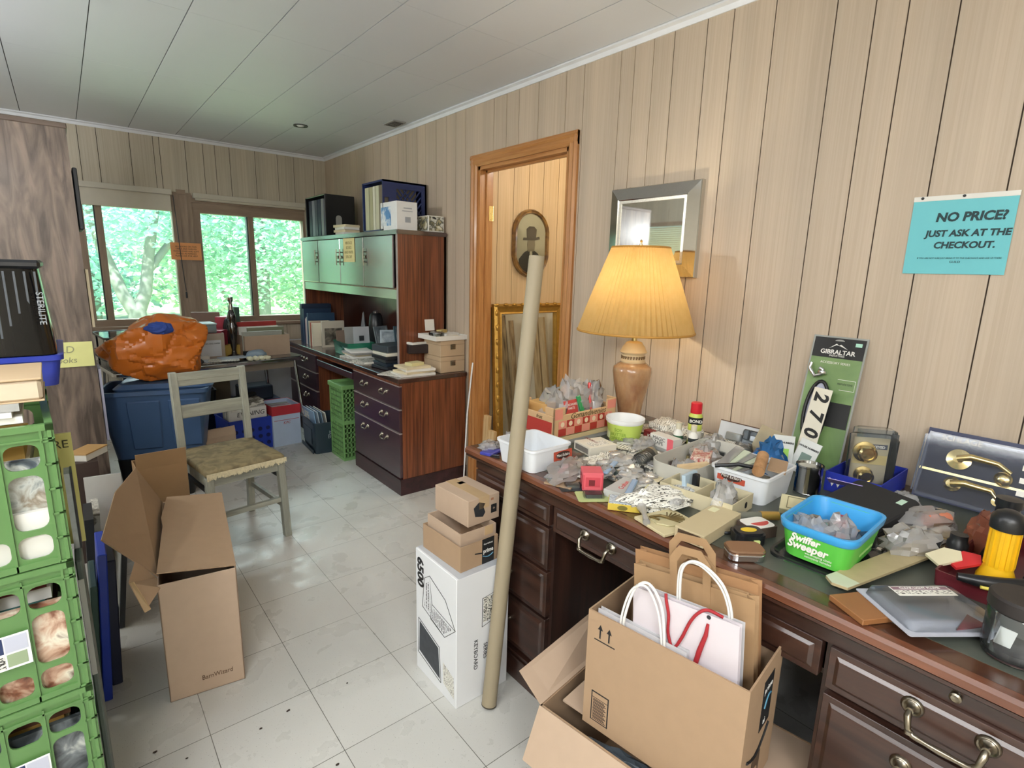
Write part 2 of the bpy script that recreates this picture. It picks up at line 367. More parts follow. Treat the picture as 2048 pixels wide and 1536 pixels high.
hb = MB(); hb.b2(.07, .1, DY1 - .0235, DY1 - .02, 1.74, 1.83); hb.at(.1, DY1 - .026, 1.74).cyl(.006, .09, n=10)
for z in (.01, .045, .08): hb.at(.085, DY1 - .0235, 1.74 + z, 90).cyl(.004, .002, n=8)
hb.build('hinge', BRASS, c, smooth=40)
PANC = panelmat('tan_panelling', '#d0b48c', '#c2a57c'); GRVC = M('tan_groove', '#8a6f4e', .8)
panel_wall('wall_closet_back', 'y', 2.875, 2.15, 3.3, [2.21, 2.34, 2.47, 2.6, 2.74, 2.9, 3.05], [], .05, [PANC, GRVC])
panel_wall('wall_closet_side', 'x', 3.2, 1.6, 2.9, [2.7], [], .05, [M('cream_wall_paint', '#e6dfcc', .6), GRVC])
panel_wall('wall_closet_near', 'y', 1.62, 2.15, 3.3, [2.9], [], .05, [M('cream_wall_paint', '#e6dfcc', .6), GRVC], dirn=-1)
S(MB().b2(2.15, 3.3, 1.55, 2.95, CH, CH + .05).build('ceiling_closet', CEIL))
b = T('bulb_holder', 'bare bulb under the ceiling of the little room', 'lamp', (2.7, 2.1, CH))
MB().lathe([(.001, 0), (.05, 0), (.05, -.012), (.022, -.03), (.02, -.05), (.001, -.05)], 16).build('base', WPL, b, smooth=40)
MB().lathe([(.012, -.05), (.014, -.065), (.028, -.09), (.03, -.105), (.02, -.128), (.001, -.134)], 16).build('bulb', glow('warm_bulb', '#ffdca8', 6), b, smooth=60)
light('closet_light', 'POINT', (2.7, 2.1, CH - .2), 12, (1, .9, .76), shadow_soft_size=.05)
# oval portrait
GILT = wood('dark_gilt_wood', '#5b3d1d', '#9a7238', (8, 8, 8), .35, .4); GILTB = M('gold_leaf', '#b68b3e', .3, .7, var=.3, sc=40, bm=.4)
o = T('oval_portrait', 'oval wood framed photograph of a man in a hat seen through the doorway', 'picture', (2.49, 2.872, 1.395))
st = lambda w, h, n=14: [((w / 2) * math.cos(a), h / 2 + (h / 2 - w / 2) * (1 if math.sin(a) >= 0 else -1) + (w / 2) * math.sin(a)) for a in [2 * PI * (i + .5) / (2 * n) for i in range(2 * n)]]
def ov(w, h, dy): return [(x, dy, z + (.45 - h) / 2) for x, z in st(w, h)]
MB().loft([ov(.32, .45, 0), ov(.32, .45, -.012), ov(.305, .435, -.026), ov(.285, .415, -.02), ov(.27, .4, -.026), ov(.258, .388, -.014), ov(.258, .388, 0)], closed=True).build('frame', GILT, o, smooth=30)
MB().loft([ov(.26, .39, -.006), ov(.26, .39, -.012)]).build('photograph', M('sepia_print', '#c4b596', .6, var=.25, sc=5), o)
SEP = M('sepia_dark', '#3a3026', .6); SEPM = M('sepia_mid', '#8d7a60', .6, var=.2)
def flat(pts, y0, y1): return MB().loft([[(x, y0, z) for x, z in pts], [(x, y1, z) for x, z in pts]])
flat([(-.11, .04), (-.105, .12), (-.06, .165), (-.02, .185), (.0, .15), (.02, .185), (.06, .165), (.105, .12), (.11, .04), (.06, .03), (-.06, .03)], -.012, -.0135).build('coat', SEP, o)
flat([(-.03, .175), (-.035, .22), (-.03, .255), (.03, .255), (.035, .22), (.03, .18), (0, .165)], -.012, -.0145).build('face', SEPM, o)
flat([(-.075, .245), (-.07, .262), (-.04, .262), (-.045, .32), (-.02, .338), (.02, .338), (.045, .32), (.04, .268), (.07, .275), (.075, .258), (.03, .248)], -.0136, -.016).build('hat', M('sepia_hat', '#5a4a38', .6), o)
flat([(-.012, .165), (0, .18), (.012, .165), (.006, .11), (-.006, .11)], -.0136, -.0146).build('collar', M('sepia_light', '#d8c9ab', .6), o)
MB().grid(lambda u, v: ((u - .5) * .25, -.017 - .022 * max(0, 1 - (2 * u - 1) ** 2) * max(0, 1 - (2 * v - 1) ** 2), .035 + v * .38), 8, 8).build('convex_glass', GLASS, o, smooth=80)
# gilt mirror leaning under it
o = T('gilt_mirror', 'large mirror in an ornate gilt frame standing on the floor behind the doorway', 'mirror', (2.48, 2.80, .0), rx=-3)
MB().b2(-.31, .31, 0, .012, .02, 1.2).build('back_board', DRK, o)
fr = MB()
def rf(w, h, dy, z0=0): return [(-w / 2, dy, z0), (w / 2, dy, z0), (w / 2, dy, z0 + h), (-w / 2, dy, z0 + h)]
fr.loft([rf(.63, 1.22, 0), rf(.63, 1.22, -.03), rf(.6, 1.19, -.045, .015), rf(.57, 1.16, -.03, .03), rf(.52, 1.11, -.022, .055), rf(.5, 1.09, -.028, .065), rf(.49, 1.08, -.005, .07), rf(.49, 1.08, 0, .07)], closed=True)
fr.build('frame', GILTB, o)
for i in range(9):
    for s, x, z in ((0, -.3 + i * .075, 1.205), ):
        MB().blob(.022, .012, .012, .3, i, n=10, flat=False).build('ornament', GILTB, o, smooth=50, loc=(x, -.04, z))
for i in range(12): MB().blob(.012, .012, .024, .3, i, n=10, flat=False).build('ornament', GILTB, o, smooth=50, loc=(-.3, -.04, .1 + i * .095))
MB().b2(-.245, .245, -.008, -.002, .07, 1.15).build('mirror_glass', MIRR, o)
# boards leaning on the opposite wall of the little room (seen in that mirror)
for i, (x, wd, h, cc) in enumerate([(1.80, .07, 1.15, '#5a4632'), (1.92, .05, 1.1, '#7c6040'), (2.24, .09, 1.2, '#a58a60'), (2.33, .06, 1.12, '#c9b28a')]):
    tag(MB().b2(-wd / 2, wd / 2, 0, .02, 0, h).build('leaning_board', wood('plank_%d' % i, cc, '#e0c9a0', (20, 20, 2)), loc=(3.12, x, 0), rot=(3, 0, -90)), ['dark narrow board leaning on the end wall of the little room', 'short brown board leaning on the end wall of the little room', 'tall tan board leaning on the end wall of the little room', 'pale board beside the tall tan one in the little room'][i], 'board')
# loose wood by the casing, thin rod
for i, (x, y, wd, h, c1) in enumerate([(2.0, 2.70, .05, .52, '#d9b98a'), (1.985, 2.62, .06, .44, '#e2c595')]):
    tag(MB().b2(-.012, .012, -wd / 2, wd / 2, 0, h).build('timber_offcut', wood('pine_%d' % i, c1, '#c79f68', (18, 18, 1.5)), loc=(x, y, 0), rot=(0, 3, 0)), ['taller pale pine offcut leaning on the door casing', 'shorter pale pine offcut leaning on the door casing'][i], 'wood')
tag(MB().tube([(1.93, 2.83, 0), (1.97, 2.85, .5), (2.025, 2.87, .84)], .005, 8).build('thin_rod', WPL, smooth=40), 'thin white rod leaning between the credenza and the door casing', 'rod')

# ---------------------------------------------------------------- far windows
TAUPE = wood('painted_taupe_wood', '#8c7866', '#a08c78', (10, 10, 1), .5); TAUPEX = wood('painted_taupe_wood_across', '#8c7866', '#a08c78', (1, 10, 10), .5)
def window(name, x0, x1, z0, z1, mul, lab, left=.045):
    o = S(T(name, lab, 'window', ((x0 + x1) / 2, FY, z0))); xc = (x0 + x1) / 2
    f = MB(); a, b2_, h = x0 - xc, x1 - xc, z1 - z0
    f.b2(a, a + left, .0, .09, .05, h - .08).b2(b2_ - .02, b2_, 0, .09, .05, h - .08)
    f.build('frame_side', TAUPE, o); MB().b2(a, b2_, 0, .09, h - .08, h).b2(a, b2_, 0, .09, 0, .05).build('frame_rail', TAUPEX, o)
    MB().b2(mul - xc - .022, mul - xc + .022, .015, .075, .05, h - .08).build('mullion', TAUPE, o)
    MB().b2(mul - xc - .03, mul - xc - .022, .03, .09, .05, h - .08).build('track', DRK, o)
    MB().b2(a + left, mul - xc - .022, .05, .054, .05, h - .08).build('pane', GLASS, o); MB().b2(mul - xc + .022, b2_ - .02, .05, .054, .05, h - .08).build('pane', GLASS, o)
    MB().b2(a - .02, b2_ + .02, -.05, .0, -.03, 0).build('sill', TAUPEX, o, bevel=.004); return o
window('window_1', .13, .775, .92, 1.93, .268, 'left sliding window looking at the tree trunk')
window('window_2', .90, 1.835, .92, 1.93, 1.36, 'right sliding window looking at the leaves', .06)
S(MB().b2(.775, .90, FY - .018, FY, .92, 2.0).b2(.81, .815, FY - .024, FY - .018, .92, 2.0).b2(.865, .87, FY - .022, FY - .018, .92, 2.0).build('trim_4', TAUPE))
S(MB().b2(.90, 1.835, FY - .012, FY + .09, 1.93, 1.985).b2(.13, .775, FY - .012, FY + .09, 1.93, 2.0).build('trim_5', TAUPEX))
SHD = M('cream_blind_fabric', '#cfc8b8', .8); 
o = T('roller_blind', 'cream roller blind let down a little over the left window', 'blind', (.45, FY - .03, 2.0))
MB().b2(-.32, .31, -.03, .025, -.03, .012).build('head_rail', M('cream_metal', '#c9c3b4', .5), o, bevel=.003); blind = o; MB().b2(-.31, .3, -.003, 0, -.15, -.03).b2(-.31, .3, -.006, .003, -.155, -.143).build('fabric', SHD, o)
o = T('roller_blind', 'rolled up cream blind above the right window', 'blind', (1.375, FY - .03, 1.985))
MB().b2(-.465, .455, -.03, .025, -.022, .018).build('head_rail', MC['cream_metal'], o, bevel=.003); MB().at(-.45, -.005, -.028, ry=90).cyl(.012, .9, n=12).build('roll', SHD, o, smooth=40)
tag(MB().b2(.795, .86, FY - .03, FY - .018, 1.985, 2.02).build('blind_bracket', TAUPEX), 'brown wooden bracket on the post between the two blinds', 'bracket')
MB().tube([(.32, .0, -.03), (.335, -.002, -.5), (.35, -.004, -.8)], .003, 6).lathe([(.001, 0), (.007, .005), (.006, .05), (.001, .055)], 8, .35, -.004, -.86).build('pull_cord', DRK, blind)
o = T('notice', 'orange paper notice with black writing taped to the window post', 'notice', (.829, FY - .026, 1.527), rz=0)
MB().b2(-.112, .112, 0, .001, -.07, .07).build('sheet', M('orange_paper', '#e8a268', .7), o)
for i, s in enumerate(['ALL BOOKS ON THIS', 'TABLE AND SHELVES', 'HARD COVER AND SOFT', 'PRICED AS MARKED', 'PLEASE ASK FOR HELP']): txt(o, s, .0165, INK, (.0, -.0005, .038 - i * .019))
# pale panel for the white painted wall below the sill
o = T('lower_wall_panel', 'pale grey flat wall panel under the right window', 'wall panel', (1.4, FY - .03, .02)); MB().b2(-.55, .5, -.02, .02, 0, .72).build('body', M('pale_grey_enamel', '#c4c8d0', .4), o, bevel=.006); MB().b2(-.006, .006, -.024, -.02, .03, .68).build('seam', GREYC, o)
# side window with blind in the left wall
o = S(T('window_3', 'blinds window in the left wall', 'window', (-2.0, 4.4, .85)))
MB().b2(-.08, .01, -.8, -.75, 0, 1.25).b2(-.08, .01, .75, .8, 0, 1.25).b2(-.08, .01, -.75, .75, 0, .05).b2(-.08, .01, -.75, .75, 1.2, 1.25).build('frame', TAUPE, o); MB().b2(-.05, -.046, -.75, .75, .05, 1.2).build('pane', GLASS, o)
bl = MB()
for i in range(44): bl.at(-.015, 0, .06 + i * .026, ry=62).bx(.027, 1.49, .001)
bl.build('blind_slats', clear('ivory_slat', '#ffffff', .97, .5, .1, '#efe8c4'), o)

# ---------------------------------------------------------------- ceiling fittings
o = T('recessed_spot', 'small round spot recessed in the ceiling near the far wall', 'ceiling light', (1.473, 4.305, CH))
MB().lathe([(.05, 0), (.05, -.006), (.036, -.004), (.03, .004), (.03, .005)], 24).build('ring', DRK, o, smooth=40); MB().lathe([(.028, .0), (.022, -.007), (.001, -.009)], 16).build('lens', WPL, o, smooth=60)
o = T('ceiling_vent', 'small flat vent in the ceiling close to the right wall', 'vent', (1.94, 3.74, CH))
MB().b2(-.05, .05, -.08, .08, -.008, 0).build('plate', GREYC, o, bevel=.002); b = MB()
for i in range(5): b.b2(-.035, .035, -.06 + i * .028, -.048 + i * .028, -.01, -.008)
b.build('slat', DRK, o)
for y, lab in ((.6, 'fluorescent ceiling fixture nearest the photographer'), (-1.5, 'fluorescent ceiling fixture at the back of the room')):
    o = T('ceiling_fixture', lab, 'ceiling light', (-.65 if y < 0 else -.75, y, CH)); MB().b2(-.32, .32, -.62, .62, -.05, 0).build('housing', WPL, o, bevel=.004)
    MB().b2(-.28, .28, -.58, .58, -.056, -.05).build('diffuser', glow('fluorescent_diffuser', '#fff4e4', 2.0), o)

# ---------------------------------------------------------------- outside: lawn and trees
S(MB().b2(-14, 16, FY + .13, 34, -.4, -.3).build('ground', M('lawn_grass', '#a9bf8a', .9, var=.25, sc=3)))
BARK = M('grey_bark', '#8a8f86', .9, var=.3, sc=14, bm=.5)
def leafmat(name, c1, c2):
    m, n, l, b = nmat(name); out = n['Material Output']; n.remove(b)
    k = mix(n, l, nz(n, l, co(n, l), 1.4, 3), lin(c1), lin(c2)); d = n.new('ShaderNodeBsdfDiffuse'); t = n.new('ShaderNodeBsdfTranslucent')
    l.new(k, d.inputs[0]); l.new(k, t.inputs[0]); a = n.new('ShaderNodeMixShader'); a.inputs[0].default_value = .45
    l.new(d.outputs[0], a.inputs[1]); l.new(t.outputs[0], a.inputs[2]); l.new(a.outputs[0], out.inputs[0]); return m
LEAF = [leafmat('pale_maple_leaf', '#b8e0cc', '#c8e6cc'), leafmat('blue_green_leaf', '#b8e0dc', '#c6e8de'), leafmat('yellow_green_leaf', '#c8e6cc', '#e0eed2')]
def tree(x, y, h, crown, lab, seed, n, lm, trunk, ls=.05):
    o = T('tree', lab, 'tree', (x, y, -.3), group='trees outside the windows'); r = random.Random(seed)
    t = MB()
    for pts, rr in trunk: t.tube(pts, rr, 10)
    t.build('trunk', BARK, o, smooth=50); b = MB()
    for i in range(n):
        c = r.choice(crown); d = Vector((r.gauss(0, 1), r.gauss(0, 1), r.gauss(0, 1))).normalized() * (r.random() ** .4)
        p = Vector((c[0] + d.x * c[3], c[1] + d.y * c[3], c[2] + d.z * c[4])); s = ls * r.uniform(.6, 1.4)
        q = Matrix.Rotation(r.uniform(0, 6.28), 3, 'Z') @ Matrix.Rotation(r.uniform(-1.2, 1.2), 3, 'X') @ Matrix.Rotation(r.uniform(-.8, .8), 3, 'Y')
        b.add([p + q @ Vector(v) for v in ((-s, 0, 0), (-s * .2, -s * .6, .1 * s), (s, 0, 0), (-s * .2, s * .6, .1 * s))], [(0, 1, 2, 3)])
    b.build('foliage', lm, o)
FORK = [([(0, 0, 0), (.02, 0, .7), (0, 0, 1.05)], [.16, .13, .12]), ([(0, 0, .95), (-.14, 0, 1.25), (-.32, .1, 1.9), (-.5, .1, 3)], [.1, .085, .07, .05]), ([(0, 0, .95), (.14, 0, 1.3), (.22, 0, 1.8), (.45, -.1, 3)], [.1, .085, .075, .05]), ([(.2, 0, 1.6), (.5, .1, 2.0), (.9, .2, 2.4)], [.055, .05, .03])]
STR = [([(0, 0, 0), (.05, 0, 1.5), (0, 0, 3.5)], [.15, .12, .06])]
tree(.8, 9.8, 5, [(0, .3, 3.3, 1.7, 1.2), (-1.4, .8, 2.9, 1.3, 1.1), (1.3, .6, 2.7, 1.2, 1.1), (0, -.2, 2.6, 1.2, .7)], 'tree with a forked grey trunk in the left window', 3, 9500, LEAF[1], FORK)
tree(2.7, 10.4, 5, [(0, 0, 2.7, 1.5, 1.3), (.9, .3, 1.9, 1.1, 1.1), (-.6, -.2, 1.7, .9, .9), (0, 0, 3.7, 1.4, 1)], 'dense leafy tree filling the right window', 5, 9500, LEAF[0], STR)
tree(4.6, 10.9, 5, [(0, 0, 2.4, 1.4, 1.6), (-.6, -.4, 1.3, 1.0, .9), (.8, 0, 3.3, 1.3, 1.2)], 'yellow green tree at the right edge of the right window', 8, 7500, LEAF[2], STR)
for i, (x, y, lab) in enumerate([(-2.2, 16, 'far tree behind the forked trunk on the left'), (.6, 19, 'far tree seen low through the left window'), (3.6, 18, 'far tree behind the dense leafy tree'), (7.2, 17, 'far tree at the right end of the garden')]):
    tree(x, y, 6, [(0, 0, 3.6, 2.3, 2.2), (-1.2, 0, 2.2, 1.6, 1.6), (1.3, 0, 2.0, 1.6, 1.6), (0, 0, 1.2, 1.8, 1.0)], lab, 20 + i, 4200, LEAF[i % 3], STR, .11)
light('sky_light_on_windows', 'AREA', (.95, 6.7, 3.3), 620, (.92, 1, 1), (math.radians(-52), 0, 0), shape='RECTANGLE', size=2.4, size_y=1.4)  # added area lamp above the view, feeding extra sky light through the windows

for i, (x, y, lab) in enumerate([(-1.2, -.7, 'tall uplighter lamp standing behind the photographer'), (-1.35, 3.0, 'tall uplighter lamp standing beyond the bookcase on the left')]):  # added unseen uplighters that brighten the ceiling and far wall
    o = T('fill_uplighter', lab, 'lamp', (x, y, 0)); MB().lathe([(.14, 0), (.14, .012), (.02, .03), (.013, .05), (.013, 1.7), (.001, 1.701)], 20).build('pole', BLK, o, smooth=40); MB().lathe([(.02, 1.69), (.09, 1.72), (.16, 1.80), (.155, 1.80), (.085, 1.725), (.001, 1.70)], 24).build('bowl', WPL, o, smooth=40); MB().lathe([(.02, 1.705), (.03, 1.74), (.001, 1.76)], 12).build('bulb', glow('fill_uplighter_bulb', '#fff2e0', 5), o, smooth=50)
    light('fill_uplighter_light', 'POINT', (x, y, 1.90), [80, 75][i], (.95, .98, 1), shadow_soft_size=.12)
# ---------------------------------------------------------------- credenza and hutch
DOORM = wood('glossy_dark_cherry', '#2b1720', '#3c2028', (10, 10, 1), .2, .6, ior=3.0)
DRAW = wood('dark_cherry_front', '#34202a', '#43272f', (10, 1, 10), .3, .4, ior=1.7)
EDGE = M('pale_edge_trim', '#9a8f8c', .3); CTOP = wood('dark_cherry_top', '#33211f', '#4a2e28', (12, 1, 12), .18, .6, ior=1.8)
def bail(parent, x, y, z, w=.075):
    """drawer pull: two rosettes and a drooping bail; front faces -x"""
    b = MB()
    for s in (-1, 1): b.at(x, y + s * w / 2, z, ry=-90).lathe([(.001, .014), (.006, .014), (.008, .008), (.013, .003), (.014, 0)], 12)
    b.m = Matrix(); b.tube([(x - .012, y - w / 2, z), (x - .02, y - w / 2, z - .012), (x - .022, y - w * .3, z - .02), (x - .022, y + w * .3, z - .02), (x - .02, y + w / 2, z - .012), (x - .012, y + w / 2, z)], .0045, 8)
    return b.build('handle', BRZ, parent, smooth=50)
o = T('credenza', 'long cherry veneer credenza with drawers along the right wall in the far corner', 'credenza', (1.534, 4.02, 0))
def cy(a, c): return a - 4.02, c - 4.02
for nm, a, c in (('near_pedestal', 2.957, 3.655), ('far_pedestal', 4.40, 5.08)):
    y0, y1 = cy(a, c); MB().b2(.02, .495, y0, y1, .1, .735).build(nm, CHERRY, o)
    MB().b2(.0, .5, y0 - .003, y1 + .003, 0, .1).b2(-.004, .5, y0 - .006, y1 + .006, .098, .108).build('plinth', wood('dark_plinth', '#2c1b1c', '#44272a', (10, 1, 10), .35), o)
    for z0, z1 in ((.575, .715), (.42, .565), (.115, .41)):
        d = MB().b2(.0, .022, y0 + .004, y1 - .004, z0, z1).build('drawer', DRAW, o, bevel=.003)
        MB().b2(-.0015, .02, y0 + .004, y1 - .004, z1 - .002, z1 + .004).build('edge_strip', EDGE, d)
        zz = z1 - .055
        if a < 4:
            for q in (.3, .72): bail(d, 0, y0 + (y1 - y0) * q, zz)
        else: bail(d, 0, (y0 + y1) / 2 - .1, zz)
y0, y1 = cy(3.655, 4.40); MB().b2(.45, .47, y0, y1, .08, .735).build('modesty_panel', CHERRY, o)
k = MB().b2(.02, .36, y0 + .02, y1 - .02, .64, .655).b2(.0, .022, y0 + .02, y1 - .02, .64, .69).build('keyboard_tray', DRAW, o, bevel=.003)
MB().b2(-.008, .505, -1.068, 1.063, .735, .765).build('top', CTOP, o, bevel=.004)
MB().b2(.0, .5, -1.064, 1.06, .72, .735).build('top_rail', CHERRY, o)
h = T('hutch', 'cherry hutch with four glossy doors standing on the credenza', 'hutch', (1.674, 4.105, .765))
ya, yb, hz = 3.212 - 4.105, 4.998 - 4.105, .91
MB().b2(0, .36, ya, ya + .022, 0, hz).build('side_panel', CHERRY, h); MB().b2(0, .36, yb - .022, yb, 0, hz).build('side_panel', CHERRY, h)
MB().b2(.345, .36, ya, yb, 0, hz).build('back_panel', wood('dark_back', '#3a211b', '#4d2c22', (10, 10, 1), .3, .3), h)
MB().b2(-.012, .368, ya - .012, yb + .012, hz - .028, hz).build('top', CTOP, h, bevel=.006, seg=2); MB().b2(.0, .35, ya + .02, yb - .02, .53, .55).build('shelf', CHERRY, h)
MB().b2(-.002, .02, ya + .025, yb - .025, .47, .53).build('valance', DOORM, h)
MB().b2(-.004, -.0005, ya, ya + .022, 0, .88).build('edge_strip', EDGE, h); MB().b2(-.004, -.0005, yb - .022, yb, 0, .88).build('edge_strip', EDGE, h)
dd = [3.245, 3.69, 4.11, 4.57, 4.95]
for i in range(4):
    a, c = dd[i] - 4.105, dd[i + 1] - 4.105; d = MB().b2(-.02, -.002, a + .004, c - .004, .54, .876).build('door', DOORM, h, bevel=.003)
    hy = c - .028 if i in (0, 1) else (c - .028 if i == 3 else a + .028)
    hy = {0: c - .03, 1: c - .03, 2: a + .035, 3: a + .03}[i]
    b = MB().tube([(-.034, hy, .68), (-.036, hy, .74), (-.034, hy, .80)], .004, 8).tube([(-.02, hy, .705), (-.035, hy, .705)], .004, 6).tube([(-.02, hy, .775), (-.035, hy, .775)], .004, 6)
    b.at(-.021, hy, .74, ry=-90).cyl(.011, .006, n=12); b.build('handle', BRZ, d, smooth=50)
nt = T('paper_note', 'yellow paper note stuck on the second hutch door from the doorway', 'note', (1.652, 3.93, 1.555)); MB().b2(-.0015, 0, -.1, .1, -.085, .085).build('sheet', M('pale_yellow_paper', '#e3d79c', .7), nt)
for i, s in enumerate(['VINTAGE', 'BOOKS', 'AND PAPER', '50% OFF']): txt(nt, s, .03, M('pencil_ink', '#8c7f52', .7), (-.002, 0, .05 - i * .033), LF)
# things on top of the hutch
HT = 1.676
def binder(name, lab, x, y, z, w, d, h, col, cat='book', rz=0, group=None, pg=True, mat=None, ry=0):
    """book or binder standing up: spine towards -x"""
    o = T(name, lab, cat, (x, y, z), rz, group, ry=ry); m = mat or M(name + col, col, .5)
    MB().b2(0, d, -w / 2, -w / 2 + .003, 0, h).b2(0, d, w / 2 - .003, w / 2, 0, h).b2(-.003, .001, -w / 2, w / 2, 0, h).build('cover', m, o)
    if pg: MB().b2(.001, d - .005, -w / 2 + .003, w / 2 - .003, .004, h - .006).build('pages', CREAM, o)
    return o
def lattice_wall(b, u0, u1, v0, v1, t, nu, nv, bar, P):
    """perforated side: bars crossing in a plane; P maps (u,v,w) to a point"""
    def bar_(a, c, e, f):
        b.add([P(*q) for q in ((a, e, 0), (c, e, 0), (c, f, 0), (a, f, 0), (a, e, t), (c, e, t), (c, f, t), (a, f, t))], [(3, 2, 1, 0), (4, 5, 6, 7), (0, 1, 5, 4), (1, 2, 6, 5), (2, 3, 7, 6), (3, 0, 4, 7)])
    for i in range(nu + 1): u = u0 + (u1 - u0) * i / nu; bar_(u - bar / 2, u + bar / 2, v0, v1)
    for j in range(nv + 1): v = v0 + (v1 - v0) * j / nv; bar_(u0, u1, v - bar / 2, v + bar / 2)
o = T('file_box', 'black file box of folders lying open on the far end of the hutch top', 'file box', (1.70, 4.72, HT))
MB().b2(0, .25, -.23, -.215, 0, .33).b2(0, .25, .215, .23, 0, .33).b2(0, .25, -.23, .23, 0, .008).b2(0, .25, -.23, .23, .322, .33).b2(.24, .25, -.23, .23, 0, .33).build('body', BLK, o, bevel=.004)
MB().at(.11, -.231, .12, 90).prism(rrect(.05, .1, .024), -.001, .0005).build('finger_hole', GREYC, o)
for i, (y, w, c) in enumerate([(-.13, .055, '#8e939c'), (-.06, .06, '#27324e'), (.01, .05, '#4c5566'), (.075, .06, '#8a90a0'), (.145, .06, '#303950')]):
    binder('ring_binder', ['grey binder nearest the hole in the black file box', 'navy binder in the black file box', 'slate binder in the middle of the black file box', 'pale grey binder in the black file box', 'dark binder at the window end of the black file box'][i], 1.715, 4.72 + y, HT + .009, w, .2, .29, c, 'binder')
o = T('milk_crate', 'navy plastic milk crate with a lattice side on the hutch top', 'crate', (1.70, 3.62, HT))
b = MB(); b.b2(0, .33, -.16, .16, 0, .012).b2(0, .33, -.16, .16, .318, .33).b2(.318, .33, -.16, .16, 0, .33).b2(0, .33, .148, .16, 0, .33)
b.b2(0, .33, -.16, -.15, 0, .05).b2(0, .33, -.16, -.15, .28, .33).b2(0, .045, -.16, -.15, .05, .12).b2(0, .045, -.16, -.15, .22, .28).b2(0, .012, -.16, -.15, .12, .22).b2(.045, .1, -.16, -.15, .05, .28).b2(.29, .33, -.16, -.15, .05, .28)
for i in range(11):
    for s in (-1, 1):
        x0 = .1 + (i - 3) * .034; p = [(x0, .05), (x0 + .23 * s * .8, .28)]
        q = []
        for t_ in (0, 1): q.append(p[0][0] + (p[1][0] - p[0][0]) * t_)
        # clip the diagonal bar to the window of the lattice
        ts = [t_ for t_ in [k_ / 40 for k_ in range(41)] if .1 <= p[0][0] + (p[1][0] - p[0][0]) * t_ <= .29]
        if len(ts) > 3:
            A, B = [(p[0][0] + (p[1][0] - p[0][0]) * t_, p[0][1] + (p[1][1] - p[0][1]) * t_) for t_ in (ts[0], ts[-1])]
            b.tube([(A[0], -.155, A[1]), (B[0], -.155, B[1])], .0055, 6)
b.build('body', M('navy_crate_plastic', '#22305f', .4), o)
for i, (y, w, c) in enumerate([(-.115, .05, '#6d6352'), (-.06, .05, '#c4c2a8'), (-.01, .03, '#d6d4c0'), (.035, .05, '#a8a584'), (.1, .06, '#b8b89a')]):
    binder('standing_file', ['brown file nearest the lattice in the navy crate', 'cream file in the navy crate beside the brown one', 'thin white file in the navy crate', 'olive file in the navy crate', 'sage file at the window side of the navy crate'][i], 1.71, 3.62 + y, HT + .013, w, .25, .285, c, 'file')
for i in range(4): tag(MB().b2(-.06, .06, -.1, .1, 0, .018).build('paperback', [PAPER, CREAM][i % 2], loc=(1.76, 4.21 + .01 * (i % 2), HT + .001 + i * .019), rot=(0, 0, (-4, 3, -2, 5)[i])), 'pale booklet %s of the pile between black file box and navy crate' % ['at the bottom', 'second from the bottom', 'third from the bottom', 'on the top'][i], 'booklet')
o = T('picture_carton', 'white carton with a blue picture on it at the near edge of the hutch top', 'box', (1.70, 3.37, HT))
MB().b2(0, .15, -.1, .13, 0, .18).build('carton', WPL, o, bevel=.002); MB().b2(-.001, 0, -.02, .12, .03, .15).build('picture', blotch('blue_picture', ['#2f5f9e', '#6b9bc8', '#e8eef2', '#c4ccd2'], 16), o)
MB().at(-.0015, .02, .1, ry=-90).cyl(.03, .001, n=20).build('round_picture', M('pale_blue_print', '#5b8ec0', .5), o); MB().b2(.05, .11, -.1006, -.1, .135, .142).b2(.04, .115, -.1006, -.1, .118, .123).b2(.06, .1, -.1006, -.1, .05, .085).build('print', M('pale_grey_print', '#a9aeb6', .6), o)
o = T('photo_box', 'small box with a black and white picture at the near end of the hutch top', 'box', (1.97, 3.33, HT))
MB().bx(.12, .2, .105).build('carton', PAPER, o, bevel=.002); MB().b2(-.055, .055, -.1015, -.1, .008, .098).b2(-.0615, -.06, -.09, .09, .008, .098).build('picture', blotch('monochrome_picture', ['#15181a', '#e6e6dc', '#3a4038', '#c2b890', '#f0efe6'], 26), o)
# things standing under the hutch and on the credenza
CT = .766
for i, (y, d, hh, w, c, lab) in enumerate([
    (4.90, .26, .34, .05, '#1d2f47', 'tallest navy book at the window end under the hutch'), (4.845, .24, .30, .045, '#233a56', 'second navy book under the hutch'),
    (4.79, .19, .22, .02, '#b59aa2', 'slim mauve booklet beside the navy books under the hutch'), (4.765, .19, .235, .018, '#d0ccc6', 'slim white booklet beside the navy books under the hutch'), (4.735, .23, .27, .03, '#2a4664', 'blue book right of the slim booklets under the hutch'),
    (4.66, .17, .21, .028, '#c9bfa8', 'tan paperback standing under the hutch'), (4.625, .17, .2, .026, '#a9543f', 'rust red paperback standing under the hutch'), (4.595, .17, .2, .02, '#e6ddc8', 'cream paperback standing under the hutch')]):
    binder('book', lab, 1.60 if i < 5 else 1.585, y, CT, w, d, hh, c)
o = T('book', 'large pale book with a dark oval picture on its cover leaning under the hutch', 'book', (1.63, 4.5, CT), 0, rx=0); MB().b2(0, .19, -.012, .012, 0, .22).build('cover', M('pale_cover', '#d2cab8', .6), o); MB().b2(.02, .17, -.0135, -.012, .02, .16).build('picture', blotch('oval_picture', ['#2d2a26', '#6b655a', '#b4aa98'], 18), o)
TEAL = clear('green_clear_plastic', '#6fd0b4', .25, .1, 1, '#6fc4aa')
o = T('plastic_bin', 'clear sea green plastic bin on the credenza', 'bin', (1.72, 4.06, CT)); MB().shell(.22, .3, .10, .004, .2, .28, .015, .003).build('body', TEAL, o, smooth=40)
